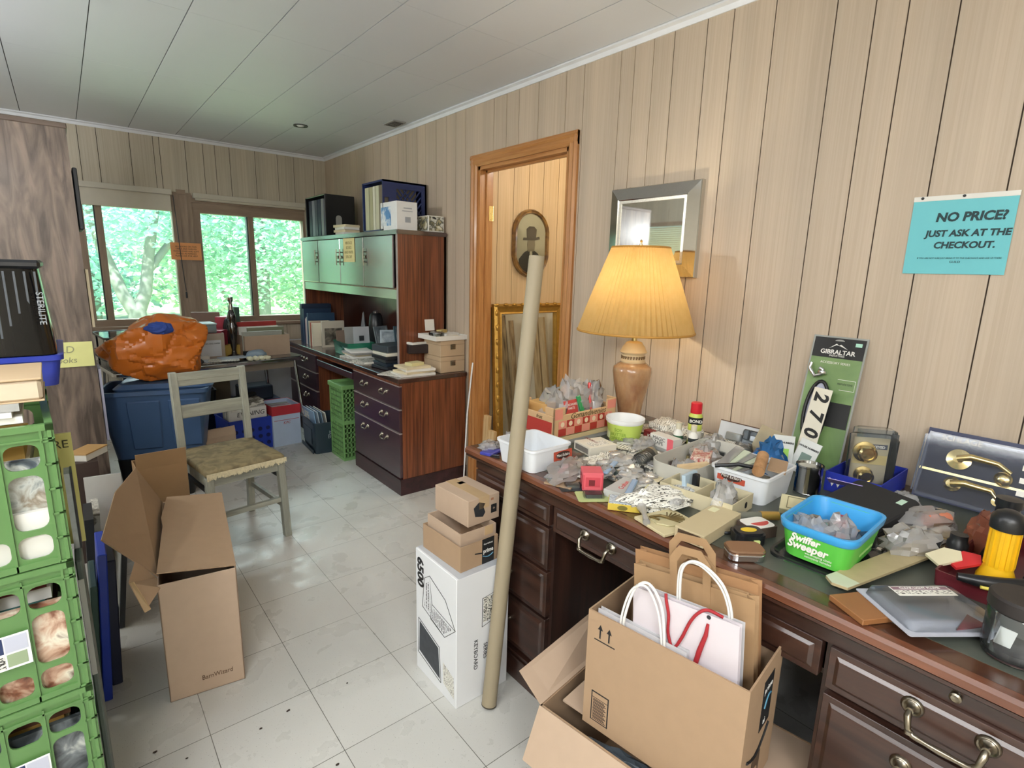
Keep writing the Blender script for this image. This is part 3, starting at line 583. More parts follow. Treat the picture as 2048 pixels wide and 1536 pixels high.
for i, (x, y, w, hh, m_, lab) in enumerate([(1.70, 4.16, .15, .17, M('dusty_brown_card', '#7d6a5c', .6), 'brown card standing in the sea green bin'), (1.74, 4.1, .14, .2, GREYC, 'grey card standing in the sea green bin'), (1.76, 3.99, .13, .21, M('pale_grey_card', '#b9bcc0', .5), 'pale card with a little badge standing in the sea green bin')]):
    o = T('picture_card', lab, 'card', (x, y, CT + .006), rx=-6); MB().b2(-w / 2, w / 2, -.002, .002, 0, hh).build('card', m_, o)
    if i == 2: MB().b2(-.02, .02, -.003, -.002, .1, .14).build('badge', DRK, o)
for i, (x, y, w, hh, rx, rz, lab) in enumerate([(1.86, 3.78, .14, .24, -14, 20, 'leaning glass picture with a grey photo under the hutch'), (1.80, 3.62, .12, .23, -18, -25, 'tilted pale photograph in a thin frame under the hutch'), (1.86, 3.46, .15, .27, -10, 10, 'blue grey framed photograph beside the hutch side under the doors')]):
    o = T('framed_photograph', lab, 'picture', (x, y, CT), rz, rx=rx); MB().b2(-w / 2, w / 2, 0, .01, 0, hh).build('frame', M('silver_frame_%d' % i, ['#7d8a90', '#98a4aa', '#56707c'][i], .3, .4), o); MB().b2(-w / 2 + .012, w / 2 - .012, -.001, 0, .012, hh - .012).build('photograph', blotch('grey_photo_%d' % i, ['#4a565c', '#7a868c', '#aab4b8'], 12), o)
o = T('cone_ornament', 'dark grey pointed ornament standing at the back of the credenza', 'ornament', (1.90, 4.27, CT)); MB().lathe([(.05, 0), (.05, .01), (.04, .1), (.006, .3), (.001, .31)], 4).build('body', M('slate_grey', '#55595c', .4), o)
o = T('round_jug', 'black round shouldered jug at the back of the credenza', 'jug', (1.93, 4.1, CT)); MB().lathe([(.05, 0), (.055, .05), (.06, .2), (.05, .29), (.035, .31), (.001, .312)], 20).build('body', BLK, o, smooth=50); MB().lathe([(.02, .31), (.022, .325), (.001, .33)], 14).build('lid', STEEL, o, smooth=50)
for i in range(5): tag(MB().bx(.16, .22, .012).build('magazine', [TXT, PAPER, CREAM, GREYC, PAPER][i], loc=(1.66 + .01 * (i % 3), 3.86 - .02 * (i % 2), CT + i * .0125), rot=(0, 0, (12, -6, 8, 3, -10)[i])), 'pale magazine, number %s up, in the low pile in front of the sea green bin' % ['one', 'two', 'three', 'four', 'five'][i], 'magazine')
for i in range(3): tag(MB().bx(.15, .2, .01).build('leaflet', TXT2, loc=(1.62, 3.60 - .03 * i, CT + i * .0105), rot=(0, 0, 20 - 14 * i)), ['lowest', 'middle', 'top'][i] + ' grey leaflet of the flat fan on the credenza edge', 'leaflet')
for i in range(5): tag(MB().bx(.26, .2, .022).build('album', M('album_%d' % i, ['#22262c', '#1b2836', '#2a2e33', '#1c1f24', '#e0ddcc'][i], .35), loc=(1.72 + .008 * (i % 3), 3.36 - .006 * (i % 2), CT + i * .0225), rot=(0, 0, 6 - 5 * (i % 3)), bevel=.003), ['dark', 'navy', 'charcoal', 'black', 'cream'][i] + ' flat album, number %s from the bottom of the stack on the credenza' % ['one', 'two', 'three', 'four', 'five'][i], 'album')
o = T('photo_album', 'thick slate grey album on top of the stack on the credenza', 'album', (1.70, 3.37, CT + .1135), 8); MB().bx(.2, .19, .045).build('cover', M('slate_album', '#3a4248', .35), o, bevel=.004)
o = T('photo_album', 'dark brown album lying beside the slate grey one on the stack', 'album', (1.83, 3.22, CT + .1135), -10); MB().bx(.2, .15, .06).build('cover', M('umber_album', '#2f2626', .4), o, bevel=.004)
o = T('framed_picture', 'small white picture frame lying on the dark brown album', 'picture', (1.82, 3.23, CT + .175), 8); MB().loft([[(x, y, z) for x, y in rrect(w, d_, .001)] for w, d_, z in ((.19, .14, 0), (.19, .14, .014), (.16, .11, .014), (.155, .105, .002))]).build('frame', PAPER, o); MB().bx(.155, .105, .002, z=.002).build('photograph', M('dark_photo', '#22201f', .3), o)
for i in range(4): tag(MB().bx(.24 - .02 * i, .16, .014).build('pale_book', [PAPER, CREAM, PAPER, CREAM][i], loc=(1.69 + .012 * (i % 3), 3.06 + .01 * (i % 2), CT + i * .0145), rot=(0, 0, (-4, 6, -8, 3)[i])), 'pale flat book, number %s up, of the pile at the near credenza corner' % ['one', 'two', 'three', 'four'][i], 'book')
tag(MB().bx(.1, .07, .02).build('notepad', M('yellowed_pad', '#cfc795', .7), loc=(1.70, 3.06, CT + .0585), rot=(0, 0, 10)), 'little yellowed notepad on the pale pile at the near credenza corner', 'notepad')
tag(MB().bx(.14, .16, .006).build('leaflet', TXT, loc=(1.585, 3.12, CT), rot=(0, 0, 30)), 'printed leaflet hanging over the near credenza edge', 'leaflet')
BRN = M('tan_box_side', '#a08d72', .7)
for i, z in enumerate((CT, CT + .1075)):
    o = T('latched_box', ['lower', 'upper'][i] + ' tan keepsake box with a metal latch at the wall end of the credenza', 'box', (1.945, 3.09, z)); MB().bx(.19, .21, .106).build('body', M('tan_boxboard', '#b9a284', .7), o, bevel=.003)
    MB().bx(.192, .212, .004, z=.075).build('lid_seam', BRN, o); MB().b2(-.02, .02, -.109, -.105, .045, .08).b2(-.012, .012, -.113, -.108, .05, .072).build('latch', BRZ, o, bevel=.002)
o = T('shallow_tray', 'shallow white tray resting on the two tan keepsake boxes', 'tray', (1.93, 3.09, CT + .2145)); MB().shell(.24, .23, .03, .003).build('body', PAPER, o)
o = T('glass_dish', 'small clear glass dish with a grey lid in the white tray', 'dish', (1.88, 3.08, CT + .218)); MB().lathe([(.04, 0), (.055, .03), (.05, .04), (.046, .03), (.034, .006)], 20).build('bowl', CLR, o, smooth=60); MB().cyl(.046, .008, z=.036, n=20).build('lid', STEEL, o, smooth=40)
for i, (x, y, z, w, d_, hh, rx, m_, lab) in enumerate([(1.87, 3.15, .264, .07, .003, .075, -8, PAPER, 'white card standing at the back of the white tray'), (1.96, 3.09, .22, .1, .12, .018, 0, CREAM, 'cream booklet lying in the white tray'), (1.97, 3.06, .239, .13, .05, .014, 4, PAPER, 'white leaflet on top in the white tray'), (1.95, 3.13, .239, .07, .04, .03, 0, M('ochre_card', '#c8b273', .6), 'ochre small carton in the white tray')]):
    tag(MB().bx(w, d_, hh).build(['card', 'booklet', 'leaflet', 'small_carton'][i], m_, loc=(x, y, CT + z), rot=(rx, 0, 8 * i)), lab, ['card', 'booklet', 'leaflet', 'box'][i])
# under the credenza
o = T('storage_tub', 'dark slate plastic tub of magazines on the floor under the credenza', 'tub', (1.50, 4.205, 0), -4); MB().shell(.24, .36, .25, .005, .22, .33, .02, .006).build('body', M('slate_blue_plastic', '#263641', .4), o, smooth=40)
MB().b2(-.122, -.117, -.1, .12, .06, .19).b2(-.128, -.12, -.15, .17, .0, .03).build('raised_panel', MC['slate_blue_plastic'], o, bevel=.004)
txt(o, 'BINDY\nBINDER', .045, M('silver_lettering', '#9aa4a8', .4), (.06, -.176, .15), FR, sp=.8)
for i in range(4):
    o = T('magazine', ['pale blue magazine with white letters leaning out of the slate tub', 'second magazine behind the pale blue one in the slate tub', 'third magazine in the slate tub', 'last magazine against the back of the slate tub'][i], 'magazine', (1.42 + .028 * i, 4.19, .03), rx=0, ry=-8); MB().b2(0, .006, -.13, .13, 0, .31 - .006 * i).build('cover', M('magazine_blue_%d' % i, ['#86a8c8', '#b9c4cc', '#7d93a8', '#d8d4c8'][i], .35), o)
    if i == 0: txt(o, 'LIFE', .085, PAPER, (-.001, .06, .25), LF, bold=.003)
o = T('laundry_basket', 'tall green plastic basket with a grid of holes under the credenza', 'basket', (1.60, 3.90, 0)); b = MB()
for nu, nv, u0, u1, P in ((9, 14, -.12, .12, lambda u, v, w: (-.1 + w, u, v)), (7, 14, -.1, .1, lambda u, v, w: (u, -.12 + w, v)), (9, 14, -.12, .12, lambda u, v, w: (.1 - w, u, v)), (7, 14, -.1, .1, lambda u, v, w: (u, .12 - w, v))): lattice_wall(b, u0, u1, .02, .56, .006, nu, nv, .011, P)
b.b2(-.105, .105, -.125, .125, 0, .02); b.loft([[(x, y, z) for x, y in rrect(w, d_, .01, 2)] for w, d_, z in ((.205, .245, .55), (.23, .27, .55), (.23, .27, .58), (.2, .24, .58), (.19, .23, .56))]); b.loft([[(x, y, z) for x, y in rrect(w, d_, .01, 2)] for w, d_, z in ((.206, .246, .28), (.206, .246, .31))])
b.build('body', M('leaf_green_plastic', '#6f9a5c', .45), o)

# ---------------------------------------------------------------- folding table by the windows
o = T('folding_table', 'table with a dark top and chrome legs in front of the windows', 'table', (.765, 4.62, 0), 8)
L = lambda w, d, z, r=.05: [(x, y, z) for x, y in rrect(w, d, r, 5)]
MB().loft([L(1.26, .68, .70), L(1.27, .69, .705), L(1.27, .69, .722), L(1.26, .68, .727)]).build('edge_band', CHR, o, smooth=40)
MB().loft([L(1.25, .67, .7275), L(1.25, .67, .731)]).build('table_top', M('dark_laminate', '#3c3a3a', .15, coat=.5, ior=1.7), o, smooth=40); MB().b2(-.56, .56, -.29, .29, .64, .70).build('apron', M('grey_brown_apron', '#7c7164', .5), o)
for sx in (-1, 1):
    for sy in (-1, 1): MB().tube([(sx * .57, sy * .29, .70), (sx * .585, sy * .30, .5), (sx * .63, sy * .32, .012)], .0125, 10).cyl(.015, .014, sx * .63, sy * .32, 0, n=10).build('leg', CHR, o, smooth=40)
TT = .7325
o = T('glass_tray_stand', 'black rimmed clear glass stand of two tiers behind the orange bag', 'stand', (.31, 4.63, TT), 6)
for z, w, d_ in ((.07, .38, .68), (.2, .34, .5)):
    MB().tube([(x, y, z) for x, y in rrect(w, d_, .06, 4)], .007, 8, True).build('rim', BLK, o, smooth=50); MB().prism(rrect(w, d_, .06, 4), z - .002, z + .003).build('glass_pane', CLR, o)
for sx in (-.15, .15):
    for sy in (-.2, .2): MB().cyl(.006, .2, sx, sy, 0, n=8).build('post', BLK, o)
# boxes and books on the table
def opencarton(name, lab, loc, rz, w, d, h, mat, cat='box', t=.004):
    o = T(name, lab, cat, loc, rz); MB().shell(w, d, h, t).build('body', mat, o); return o
o = opencarton('cardboard_box', 'pale cardboard box of papers at the right end of the table', (1.19, 4.60, TT), 4, .34, .22, .16, CARDP)
for i, (y, w, hh, m_, lab) in enumerate([(-.07, .3, .185, M('stone_folder', '#a3a69c', .6), 'grey folder at the front of the pale cardboard box'), (-.02, .28, .21, M('olive_folder', '#7d8068', .6), 'olive folder in the pale cardboard box'), (.03, .3, .215, PAPER, 'white folder in the pale cardboard box'), (.07, .3, .25, M('red_folder', '#9c2f2c', .5), 'red folder at the back of the pale cardboard box')]):
    tag(MB().bx(w, .012, hh).build('folder', m_, loc=(1.17 - .04 * (i == 1) * -1, 4.60 + y, TT + .006), rot=(0, 0, 4)), lab, 'folder')
o = opencarton('cardboard_box', 'grey brown box with a white label behind the orange bag on the table', (.77, 4.60, TT), 4, .24, .18, .19, M('grey_brown_board', '#a79a8c', .7)); MB().b2(-.045, .095, -.0915, -.09, .02, .14).build('label', M('cool_white_label', '#cfd4dc', .5), o); txt(o, 'BOOKS AND PAPER', .014, INK, (.025, -.092, .115))
o = T('plastic_case', 'clear plastic case lying on the grey brown box', 'case', (.74, 4.62, TT + .191), 4); MB().bx(.22, .17, .06).build('case', clear('frosted_case', '#dfeeee', .35, .2, 1, '#cfdcdc'), o, bevel=.006); MB().bx(.226, .176, .012, z=.06).build('lid', M('aqua_grey_lid', '#b4c6c8', .4), o, bevel=.003)
o = T('magazine_file', 'red magazine file standing behind the tall candlestick', 'file', (.905, 4.70, TT), -30); MB().prism([(-.05, -.12), (.05, -.12), (.05, .12), (-.05, .12)], 0, .20).build('body', M('raspberry_card', '#a8384a', .45), o); MB().b2(-.05, .05, .06, .12, .20, .29).build('high_back', MC['raspberry_card'], o)
tag(MB().bx(.2, .06, .32).build('brown_box', M('dull_brown_card', '#7c6152', .6), loc=(.85, 4.90, TT), rot=(0, 0, -12)), 'dull brown upright box at the back of the table by the window post', 'box')
tag(MB().bx(.035, .22, .37).build('tall_book', M('bottle_green_book', '#3c5a50', .5), loc=(1.035, 4.80, TT)), 'tall bottle green book standing beside the tall candlestick', 'book')
o = T('black_bottle', 'black shiny bottle case behind the tall candlestick', 'bottle', (.985, 4.72, TT)); MB().lathe([(.05, 0), (.052, .02), (.052, .22), (.04, .27), (.02, .29), (.001, .292)], 20).build('body', BLK, o, smooth=40)
o = T('candlestick', 'tall dark turned candlestick with a silver top standing on the table', 'candlestick', (.965, 4.56, TT))
MB().lathe([(.05, 0), (.048, .01), (.02, .02), (.014, .05), (.022, .09), (.032, .17), (.04, .235), (.026, .26), (.03, .28), (.03, .31), (.024, .34), (.016, .36), (.001, .361)], 24).build('turned_body', M('black_lacquer', '#241d18', .15, coat=.8), o, smooth=60)
MB().lathe([(.014, .36), (.012, .40), (.011, .415), (.02, .43), (.02, .455), (.001, .457)], 20).build('silver_top', CHR, o, smooth=60)
tag(MB().bx(.17, .12, .085).build('small_carton', M('mustard_carton', '#b99a4a', .6), loc=(.955, 4.66, TT), rot=(0, 0, 4)), 'mustard yellow carton behind the foot of the candlestick', 'box')
o = T('cloth_pouch', 'pale blue cloth pouch in front of the pale cardboard box', 'pouch', (1.09, 4.42, TT)); MB().blob(.075, .05, .035, .2, 4).build('body', M('pale_blue_cloth', '#93a6b8', .8), o, smooth=60)
tag(MB().bx(.14, .035, .05).build('black_tray', BLK, loc=(1.08, 4.468, TT)), 'low black box between the blue pouch and the cardboard box', 'box')
for i in range(8): tag(MB().blob(.022, .018, .016, .3, i, n=10).build('shell_bead', M('ivory_bead', '#d8d4b8', .5), loc=(1.02 + .04 * (i % 4), 4.30 + .045 * (i // 4), TT)), 'ivory lump among the beads at the front edge of the table', 'bead', 'ivory beads on the table')
for i, (x, y, rz) in enumerate([(.72, 4.36, 8), (.80, 4.40, 20), (.85, 4.35, -12), (.93, 4.42, 6)]): tag(MB().bx(.2, .12, .004).build('paper_sheet', [TXT, M('blue_white_sheet', '#aeb8c4', .6)][i % 2], loc=(x, y, TT + .0045 * i), rot=(0, 0, rz)), ['lowest printed sheet beside the orange bag', 'bluish sheet on the printed one beside the orange bag', 'printed sheet in the middle of the table front', 'bluish sheet nearest the candlestick'][i], 'paper')
tag(MB().bx(.09, .05, .03).build('white_carton', PAPER, loc=(.73, 4.47, TT)), 'little white carton between the orange bag and the labelled box', 'box')
tag(MB().blob(.035, .025, .02, .3, 9, n=12).build('dark_pouch', DRK, loc=(.68, 4.32, TT)), 'small dark pouch at the foot of the orange bag', 'pouch')
# under the table
o = T('milk_crate', 'royal blue crate of magazines on the floor behind the chair', 'crate', (1.0, 4.57, 0), 6); b = MB(); b.shell(.33, .33, .26, .008, .32, .32, .01, .005); b.build('body', ROYAL, o)
hb = MB()
for q in range(3):
    for i in range(5): hb.at(-.12 + .06 * i, -.166, .05 + .06 * q, 90).cyl(.016, .002, n=12)
hb.build('round_holes', M('deep_blue_hole', '#121f5e', .6), o)
for i in range(7):
    o2 = T('newspaper', ['front newspaper with a headline in the royal blue crate'] [0] if i == 0 else 'newspaper %s behind the front one in the royal blue crate' % ['', 'first', 'second', 'third', 'fourth', 'fifth', 'sixth'][i], 'newspaper', (1.0, 4.44 + .03 * i, .012), 6); MB().bx(.28, .02, .33 + .008 * (i % 3)).build('pages', [PAPER, TXT, GREYC, PAPER, TXT2, PAPER, CREAM][i], o2)
    if i == 0: txt(o2, 'EVENING', .05, INK, (.02, -.0105, .285), shear=.2)
o = opencarton('supply_box', 'white and red carton of records standing beside the royal blue crate', (1.27, 4.54, 0), 4, .22, .27, .33, M('pale_blue_carton', '#c3d4ec', .6)); MB().shell(.226, .276, .075, .003, .226, .276).build('red_band', REDP, o, loc=(0, 0, .258)); txt(o, 'KPC', .03, REDP, (0, -.1365, .19), shear=.2)
MB().b2(-.1, .1, -.1365, -.135, .213, .216).build('red_rule', REDP, o)
for i in range(3): tag(MB().bx(.17, .03, .31).build('record_sleeve', [PAPER, M('mauve_card', '#a89298', .6), GREYC][i], loc=(1.26, 4.47 + .06 * i, .006), rot=(0, 0, 4)), ['white sleeve at the front of the white and red carton', 'mauve sleeve in the middle of the white and red carton', 'grey sleeve at the back of the white and red carton'][i], 'sleeve')
o = T('printer', 'dark office printer on the floor under the table', 'printer', (1.21, 5.06, 0), 3); MB().bx(.36, .3, .28).build('body', M('steel_blue_plastic', '#33415a', .4), o, bevel=.01); MB().prism([(-.13, -.12), (.12, -.12), (.15, .1), (-.13, .1)], .28, .40).build('scanner_lid', M('dark_slate_plastic', '#2a3440', .35), o, bevel=.01); MB().b2(-.18, .18, -.153, -.15, .23, .26).build('silver_strip', STEEL, o)
o = T('cardboard_box', 'brown closed carton on the floor under the middle of the table', 'box', (.87, 5.10, 0), 2); MB().bx(.26, .24, .5).build('carton', M('umber_carton', '#6d6048', .8), o, bevel=.003); MB().bx(.26, .05, .002, z=.5).build('tape', TAPE, o)
o = T('black_crate', 'black bin of odds and ends under the middle of the table', 'bin', (.74, 4.93, 0)); MB().shell(.24, .28, .44, .006, .2, .24, .02, .005).build('body', BLK, o, smooth=40)
for i in range(3): tag(MB().blob(.05, .05, .03, .3, 30 + i, n=12).build('crumpled_bag', [DRK, STEEL, BLK][i], loc=(.69 + .05 * i, 4.93, .42)), ['dark', 'silvery', 'black'][i] + ' crumpled bag in the black bin under the table', 'bag')
tag(MB().bx(.26, .16, .03).build('magazine', TXT2, loc=(.99, 4.52, .352), rot=(6, -8, 14)), 'printed magazine lying askew on top of the newspapers in the royal blue crate', 'magazine'); tag(MB().bx(.2, .05, .02).build('video_case', BLK, loc=(1.0, 4.55, .40), rot=(8, -8, 14)), 'black flat case lying on the askew magazine over the royal blue crate', 'case')
o = opencarton('cardboard_box', 'small open tan carton between the tote and the royal blue crate', (.70, 4.12, 0), 14, .2, .22, .27, CARDP); MB().b2(-.1, .1, -.003, 0, 0, .06).build('flap', CARDP, o, loc=(0, -.11, .268), rot=(-12, 0, 0))

# ---------------------------------------------------------------- chair
GW = wood('weathered_grey_paint', '#8f9186', '#a9aa9c', (12, 12, 1.5), .55); GWX = wood('weathered_grey_paint_across', '#8f9186', '#a9aa9c', (1.5, 12, 12), .55)
o = T('ladder_back_chair', 'grey painted wooden chair with a worn gold fabric seat', 'chair', (.585, 3.02, 0), 8)
SEAT = blotch('worn_gold_fabric', ['#5f543c', '#766a4e', '#8a7d5c', '#6c6044'], 16, .8)
b = MB(); L = lambda w, d, z: [(x, y, z) for x, y in rrect(w, d, .03, 4)]
b.loft([L(.37, .43, .425), L(.385, .445, .435), L(.385, .445, .452), L(.37, .43, .463), L(.3, .36, .468)]); b.build('seat', SEAT, o, smooth=50)
b = MB(); r = random.Random(2)
for i in range(90):
    x = -.19 + .38 * i / 89; hgt = .02 + .014 * r.random(); b.add([(x - .003, -.2235, .45), (x + .003, -.2235, .45), (x + .003 + r.uniform(-.003, .003), -.228, .45 - hgt), (x - .002, -.228, .45 - hgt)], [(0, 1, 2, 3)])
b.build('frayed_fringe', M('pale_fringe', '#d2c8a6', .8, var=.3, sc=90), o)
for sg in (-1, 1):
    MB().b2(-.155, .155, sg * .187 - .012, sg * .187 + .012, .375, .425).build('seat_rail', GWX, o); MB().b2(sg * .172 - .012, sg * .172 + .012, -.17, .17, .375, .424).build('side_rail', GW, o)
for s in (-1, 1):
    MB().loft([[(s * .17 + a * .018, c * .016 + y, z) for a, c in ((-1, -1), (1, -1), (1, 1), (-1, 1))] for y, z in ((.24, 0), (.2, .42), (.2, .5), (.235, .875))]).build('rear_leg', GW, o, bevel=.003)
    MB().loft([[(s * .172 + s * e + a * .018, c * .018 - .19 - e, z) for a, c in ((-1, -1), (1, -1), (1, 1), (-1, 1))] for e, z in ((.012, 0), (0, .42))]).build('front_leg', GW, o, bevel=.003)
    MB().b2(s * .172 - .008, s * .172 + .008, -.18, .2, .17, .195).build('side_stretcher', GW, o); MB().b2(s * .172 - .006, s * .172 + .006, -.18, .2, .33, .35).build('side_stretcher', DRK, o)
MB().b2(-.16, .16, -.2, -.18, .2, .225).build('front_stretcher', GWX, o)
MB().b2(-.16, .16, .22, .238, .80, .87).b2(-.16, .16, .217, .22, .83, .845).build('top_rail', GWX, o, bevel=.003); MB().b2(-.16, .16, .208, .226, .63, .70).build('back_slat', GWX, o, bevel=.003)

# ---------------------------------------------------------------- blue tote, orange bag
TOTE = M('slate_blue_tote', '#3a5478', .42, var=.04)
o = T('black_bin', 'low black bin under the blue tote', 'bin', (.36, 3.92, 0), -14); MB().shell(.4, .3, .268, .006, .36, .26, .03).build('body', BLK, o, smooth=40)
o = T('storage_tote', 'large slate blue plastic tote under the orange bag', 'tote', (.385, 3.92, .269), -16)
MB().shell(.56, .38, .42, .005, .45, .29, .04, .012).build('body', TOTE, o, smooth=40)
for x in (-.05, .16): MB().loft([[(x + u, -.146 - .045 * z / .42 - e, z) for u, z in ((-.075, .06), (.075, .06), (.085, .36), (-.085, .36))] for e in (-.004, .01)]).build('raised_panel', TOTE, o, bevel=.006)
b = MB(); L = lambda w, d, z: [(x, y, z) for x, y in rrect(w, d, .05, 5)]
b.loft([L(.50, .32, .40), L(.52, .34, .425), L(.46, .29, .45), L(.44, .27, .445)]); b.build('lid', TOTE, o, smooth=40, loc=(.05, .02, 0))
OR = M('orange_plastic_bag', '#cb6f22', .33, var=.06, sc=8, coat=.25, sub=0)
o = T('orange_bag', 'stuffed orange plastic bag lying on the blue tote', 'bag', (.41, 3.97, .722), 8)
b = MB(); L = []; n_ = 96; rr_ = random.Random(21); ov_ = Vector((3.1, 8.2, 1.7))
PL = [(Vector((rr_.gauss(0, 1), rr_.gauss(0, 1), rr_.gauss(0, 1))).normalized(), rr_.uniform(.80, .97)) for q in range(34)]
for i in range(1, 50):
    ph = PI * i / 50 - PI / 2; ring = []
    for j in range(n_):
        a = 2 * PI * j / n_; d = Vector((math.cos(ph) * math.cos(a), math.cos(ph) * math.sin(a), math.sin(ph)))
        q = min([1.12] + [h_ / d.dot(n) for n, h_ in PL if d.dot(n) > .2])
        q = q * (1 + .10 * NZ.noise(d * 1.3 + ov_)) - .08 * (1 - abs(NZ.noise(d * 1.2 + ov_ * 3))) ** 16 - .05 * (1 - abs(NZ.noise(d * 2.2 + ov_ * 5))) ** 14 + .02 * NZ.noise(d * 5 + ov_)
        ring.append((d.x * .31 * q, d.y * .21 * q, max(0, .165 + d.z * (.235 if d.z > 0 else .2) * q)))
    L.append(ring)
b.loft(L); b.build('body', OR, o, smooth=16)
MB().blob(.075, .05, .035, .35, 5, n=14).build('contents', M('cobalt_cloth', '#2c4a9c', .7), o, loc=(-.02, -.135, .30), rot=(25, 0, 0))
# ---------------------------------------------------------------- tall cabinet on the left
BARN = wood('walnut_print_board', '#4c423b', '#857467', (7, 7, .9), .45, .15, ring=2.2, lo=.34, hi=.66)
o = T('tall_cabinet', 'tall walnut grained bookcase end at the left edge', 'bookcase', (-.31, 3.6, 0))
MB().b2(.375, .3995, .02, .3, 0, 2.06).build('side_panel', BARN, o); MB().b2(-.4, .40, 0, .02, 0, 2.06).build('end_panel', BARN, o); MB().b2(-.3995, -.375, .02, .3, 0, 2.06).build('side_panel', BARN, o)
MB().b2(-.405, .405, -.006, .31, 2.06, 2.085).build('top', wood('walnut_dark_edge', '#54463c', '#75655a', (1, 6, 6), .5), o, bevel=.003)
for z in (.1, .5, .9, 1.3, 1.7): MB().b2(-.375, .375, .02, .29, z, z + .02).build('shelf', BARN, o)
tag(MB().b2(.002, .022, -.06, .25, -.15, .15).build('wall_hanging', DRK, loc=(.092, 3.68, 1.735), bevel=.004), 'flat black panel hung on the side of the tall bookcase beside the window', 'panel')
tag(MB().b2(.002, .014, -.04, .1, -.15, .15).build('hanging_folder', CREAM, loc=(.092, 3.66, 1.235)), 'cream strip hanging on the side of the tall bookcase', 'strip')
tag(MB().b2(.002, .014, -.02, .15, -.2, .2).build('white_board', M('lilac_white_board', '#c4c6de', .5), loc=(.0915, 3.64, .66)), 'lilac white board edge hung low on the side of the tall bookcase', 'board')
o = T('paper_sign', 'yellow paper sign with pencil writing on the end of the tall bookcase', 'sign', (.0, 3.594, .95)); MB().b2(-.11, .083, -.001, 0, -.065, .065).build('sheet', YEL, o)
GP = M('pencil_grey', '#9a9a78', .8); txt(o, 'OLD', .05, GP, (-.045, -.0015, .025), shear=.1); txt(o, 'books', .042, GP, (-.04, -.0015, -.03), shear=.15)

# ---------------------------------------------------------------- stacked green crates
GREEN = M('grass_green_plastic', '#587f48', .42, var=.06)
def holes_face(b, w, h, t, cols, rows, holes, P):
    """plate pierced by rounded openings, thick t"""
    for (u0, u1, v0, v1, open_) in holes:
        N = rrect(u1 - u0, v1 - v0, .0); cu, cv = (u0 + u1) / 2, (v0 + v1) / 2
        if not open_:
            b.add([P(u, v, k) for k in (0, t) for u, v in ((u0, v0), (u1, v0), (u1, v1), (u0, v1))], [(0, 1, 2, 3), (7, 6, 5, 4)]); continue
        iw, ih = (u1 - u0) - .011, (v1 - v0) - .012; inner = rrect(iw, ih, min(iw, ih) * .32, 4); n = len(inner); out = []
        for x, y in inner:   # push each inner point to the rectangle border
            s = min((u1 - u0) / 2 / abs(x) if abs(x) > 1e-6 else 1e9, (v1 - v0) / 2 / abs(y) if abs(y) > 1e-6 else 1e9); out.append((x * s, y * s))
        # put exact corners
        for kx, ky in ((1, 1), (-1, 1), (-1, -1), (1, -1)):
            tgt = (kx * (u1 - u0) / 2, ky * (v1 - v0) / 2); j = min(range(n), key=lambda q: (out[q][0] - tgt[0]) ** 2 + (out[q][1] - tgt[1]) ** 2); out[j] = tgt
        vs = [P(cu + x, cv + y, k) for L in (out, inner) for k in (0, t) for x, y in L]; fs = []
        for j in range(n):
            q = (j + 1) % n; fs += [(j, q, 2 * n + q, 2 * n + j), (n + q, n + j, 3 * n + j, 3 * n + q), (2 * n + j, 2 * n + q, 3 * n + q, 3 * n + j)]
        b.add(vs, fs)
def make_crate(name, lab, loc, rz=0):
    o = T(name, lab, 'crate', loc, rz); w, h, t = .345, .28, .004; b = MB(); H = w / 2
    for k in range(4):
        R = Matrix.Rotation(k * PI / 2, 4, 'Z'); P = lambda u, v, q, R=R: R @ Vector((u, -H + .006 + q, v))
        cols = [-.1525, -.0915, -.0305, .0305, .0915, .1525]; rows = [.012, .07, .19, .25]; hl = []
        for i in range(5):
            for j in range(3): hl.append((cols[i], cols[i + 1], rows[j], rows[j + 1], not (i in (1, 2, 3) and j == 1)))
        holes_face(b, w, h, t, cols, rows, hl, P)
        def br(u0, u1, v0, v1, q0, q1): b.add([P(u, v, q) for q in (q0, q1) for u, v in ((u0, v0), (u1, v0), (u1, v1), (u0, v1))], [(0, 1, 2, 3), (7, 6, 5, 4), (0, 4, 5, 1), (1, 5, 6, 2), (2, 6, 7, 3), (3, 7, 4, 0)])
        br(-.1525, .1525, .0, .012, -.004, .006); br(-.1525, .1525, .25, .27, -.0, .004); br(-H, H, .268, .28, -.006, .006); br(-H, H, .25, .254, -.004, .004)
        for s in (-1, 1):
            a, c = sorted((s * .1525, s * H)); br(a, c, 0, .268, -.002, .004)
            for z in (.0, .05, .1, .15, .2, .245): br(a, c, z, z + .004, -.006, .0)
            br(s * .1525 - .002, s * .1525 + .002, 0, .268, -.006, .0)
        for u in (-.0915, -.0305, .0305, .0915): br(u - .0015, u + .0015, .0, .262, -.004, .0)
    b.bx(.333, .333, .006); b.build('body', GREEN, o); return o
def label_card(o, x, z):
    p = MB().b2(x - .03, x + .03, -.1745, -.1735, z - .035, z + .035).build('label', WPL, o); MB().b2(x - .027, x - .008, -.1752, -.1745, z, z + .032).build('label_picture', NAVY, p); MB().b2(x - .006, x + .027, -.1752, -.1745, z, z + .032).build('label_print', M('lilac_grey_print', '#b9bdcc', .6), p); MB().b2(x - .005, x + .024, -.1752, -.1745, z - .03, z - .004).build('label_picture', M('sage_print', '#8fa080', .6), p); MB().b2(x - .027, x - .008, -.1752, -.1745, z - .031, z - .004).build('label_print', TXT, p)
cr = make_crate('green_crate', 'top green crate of the front stack at the left edge', (-.2255, 1.464, .849), 3)
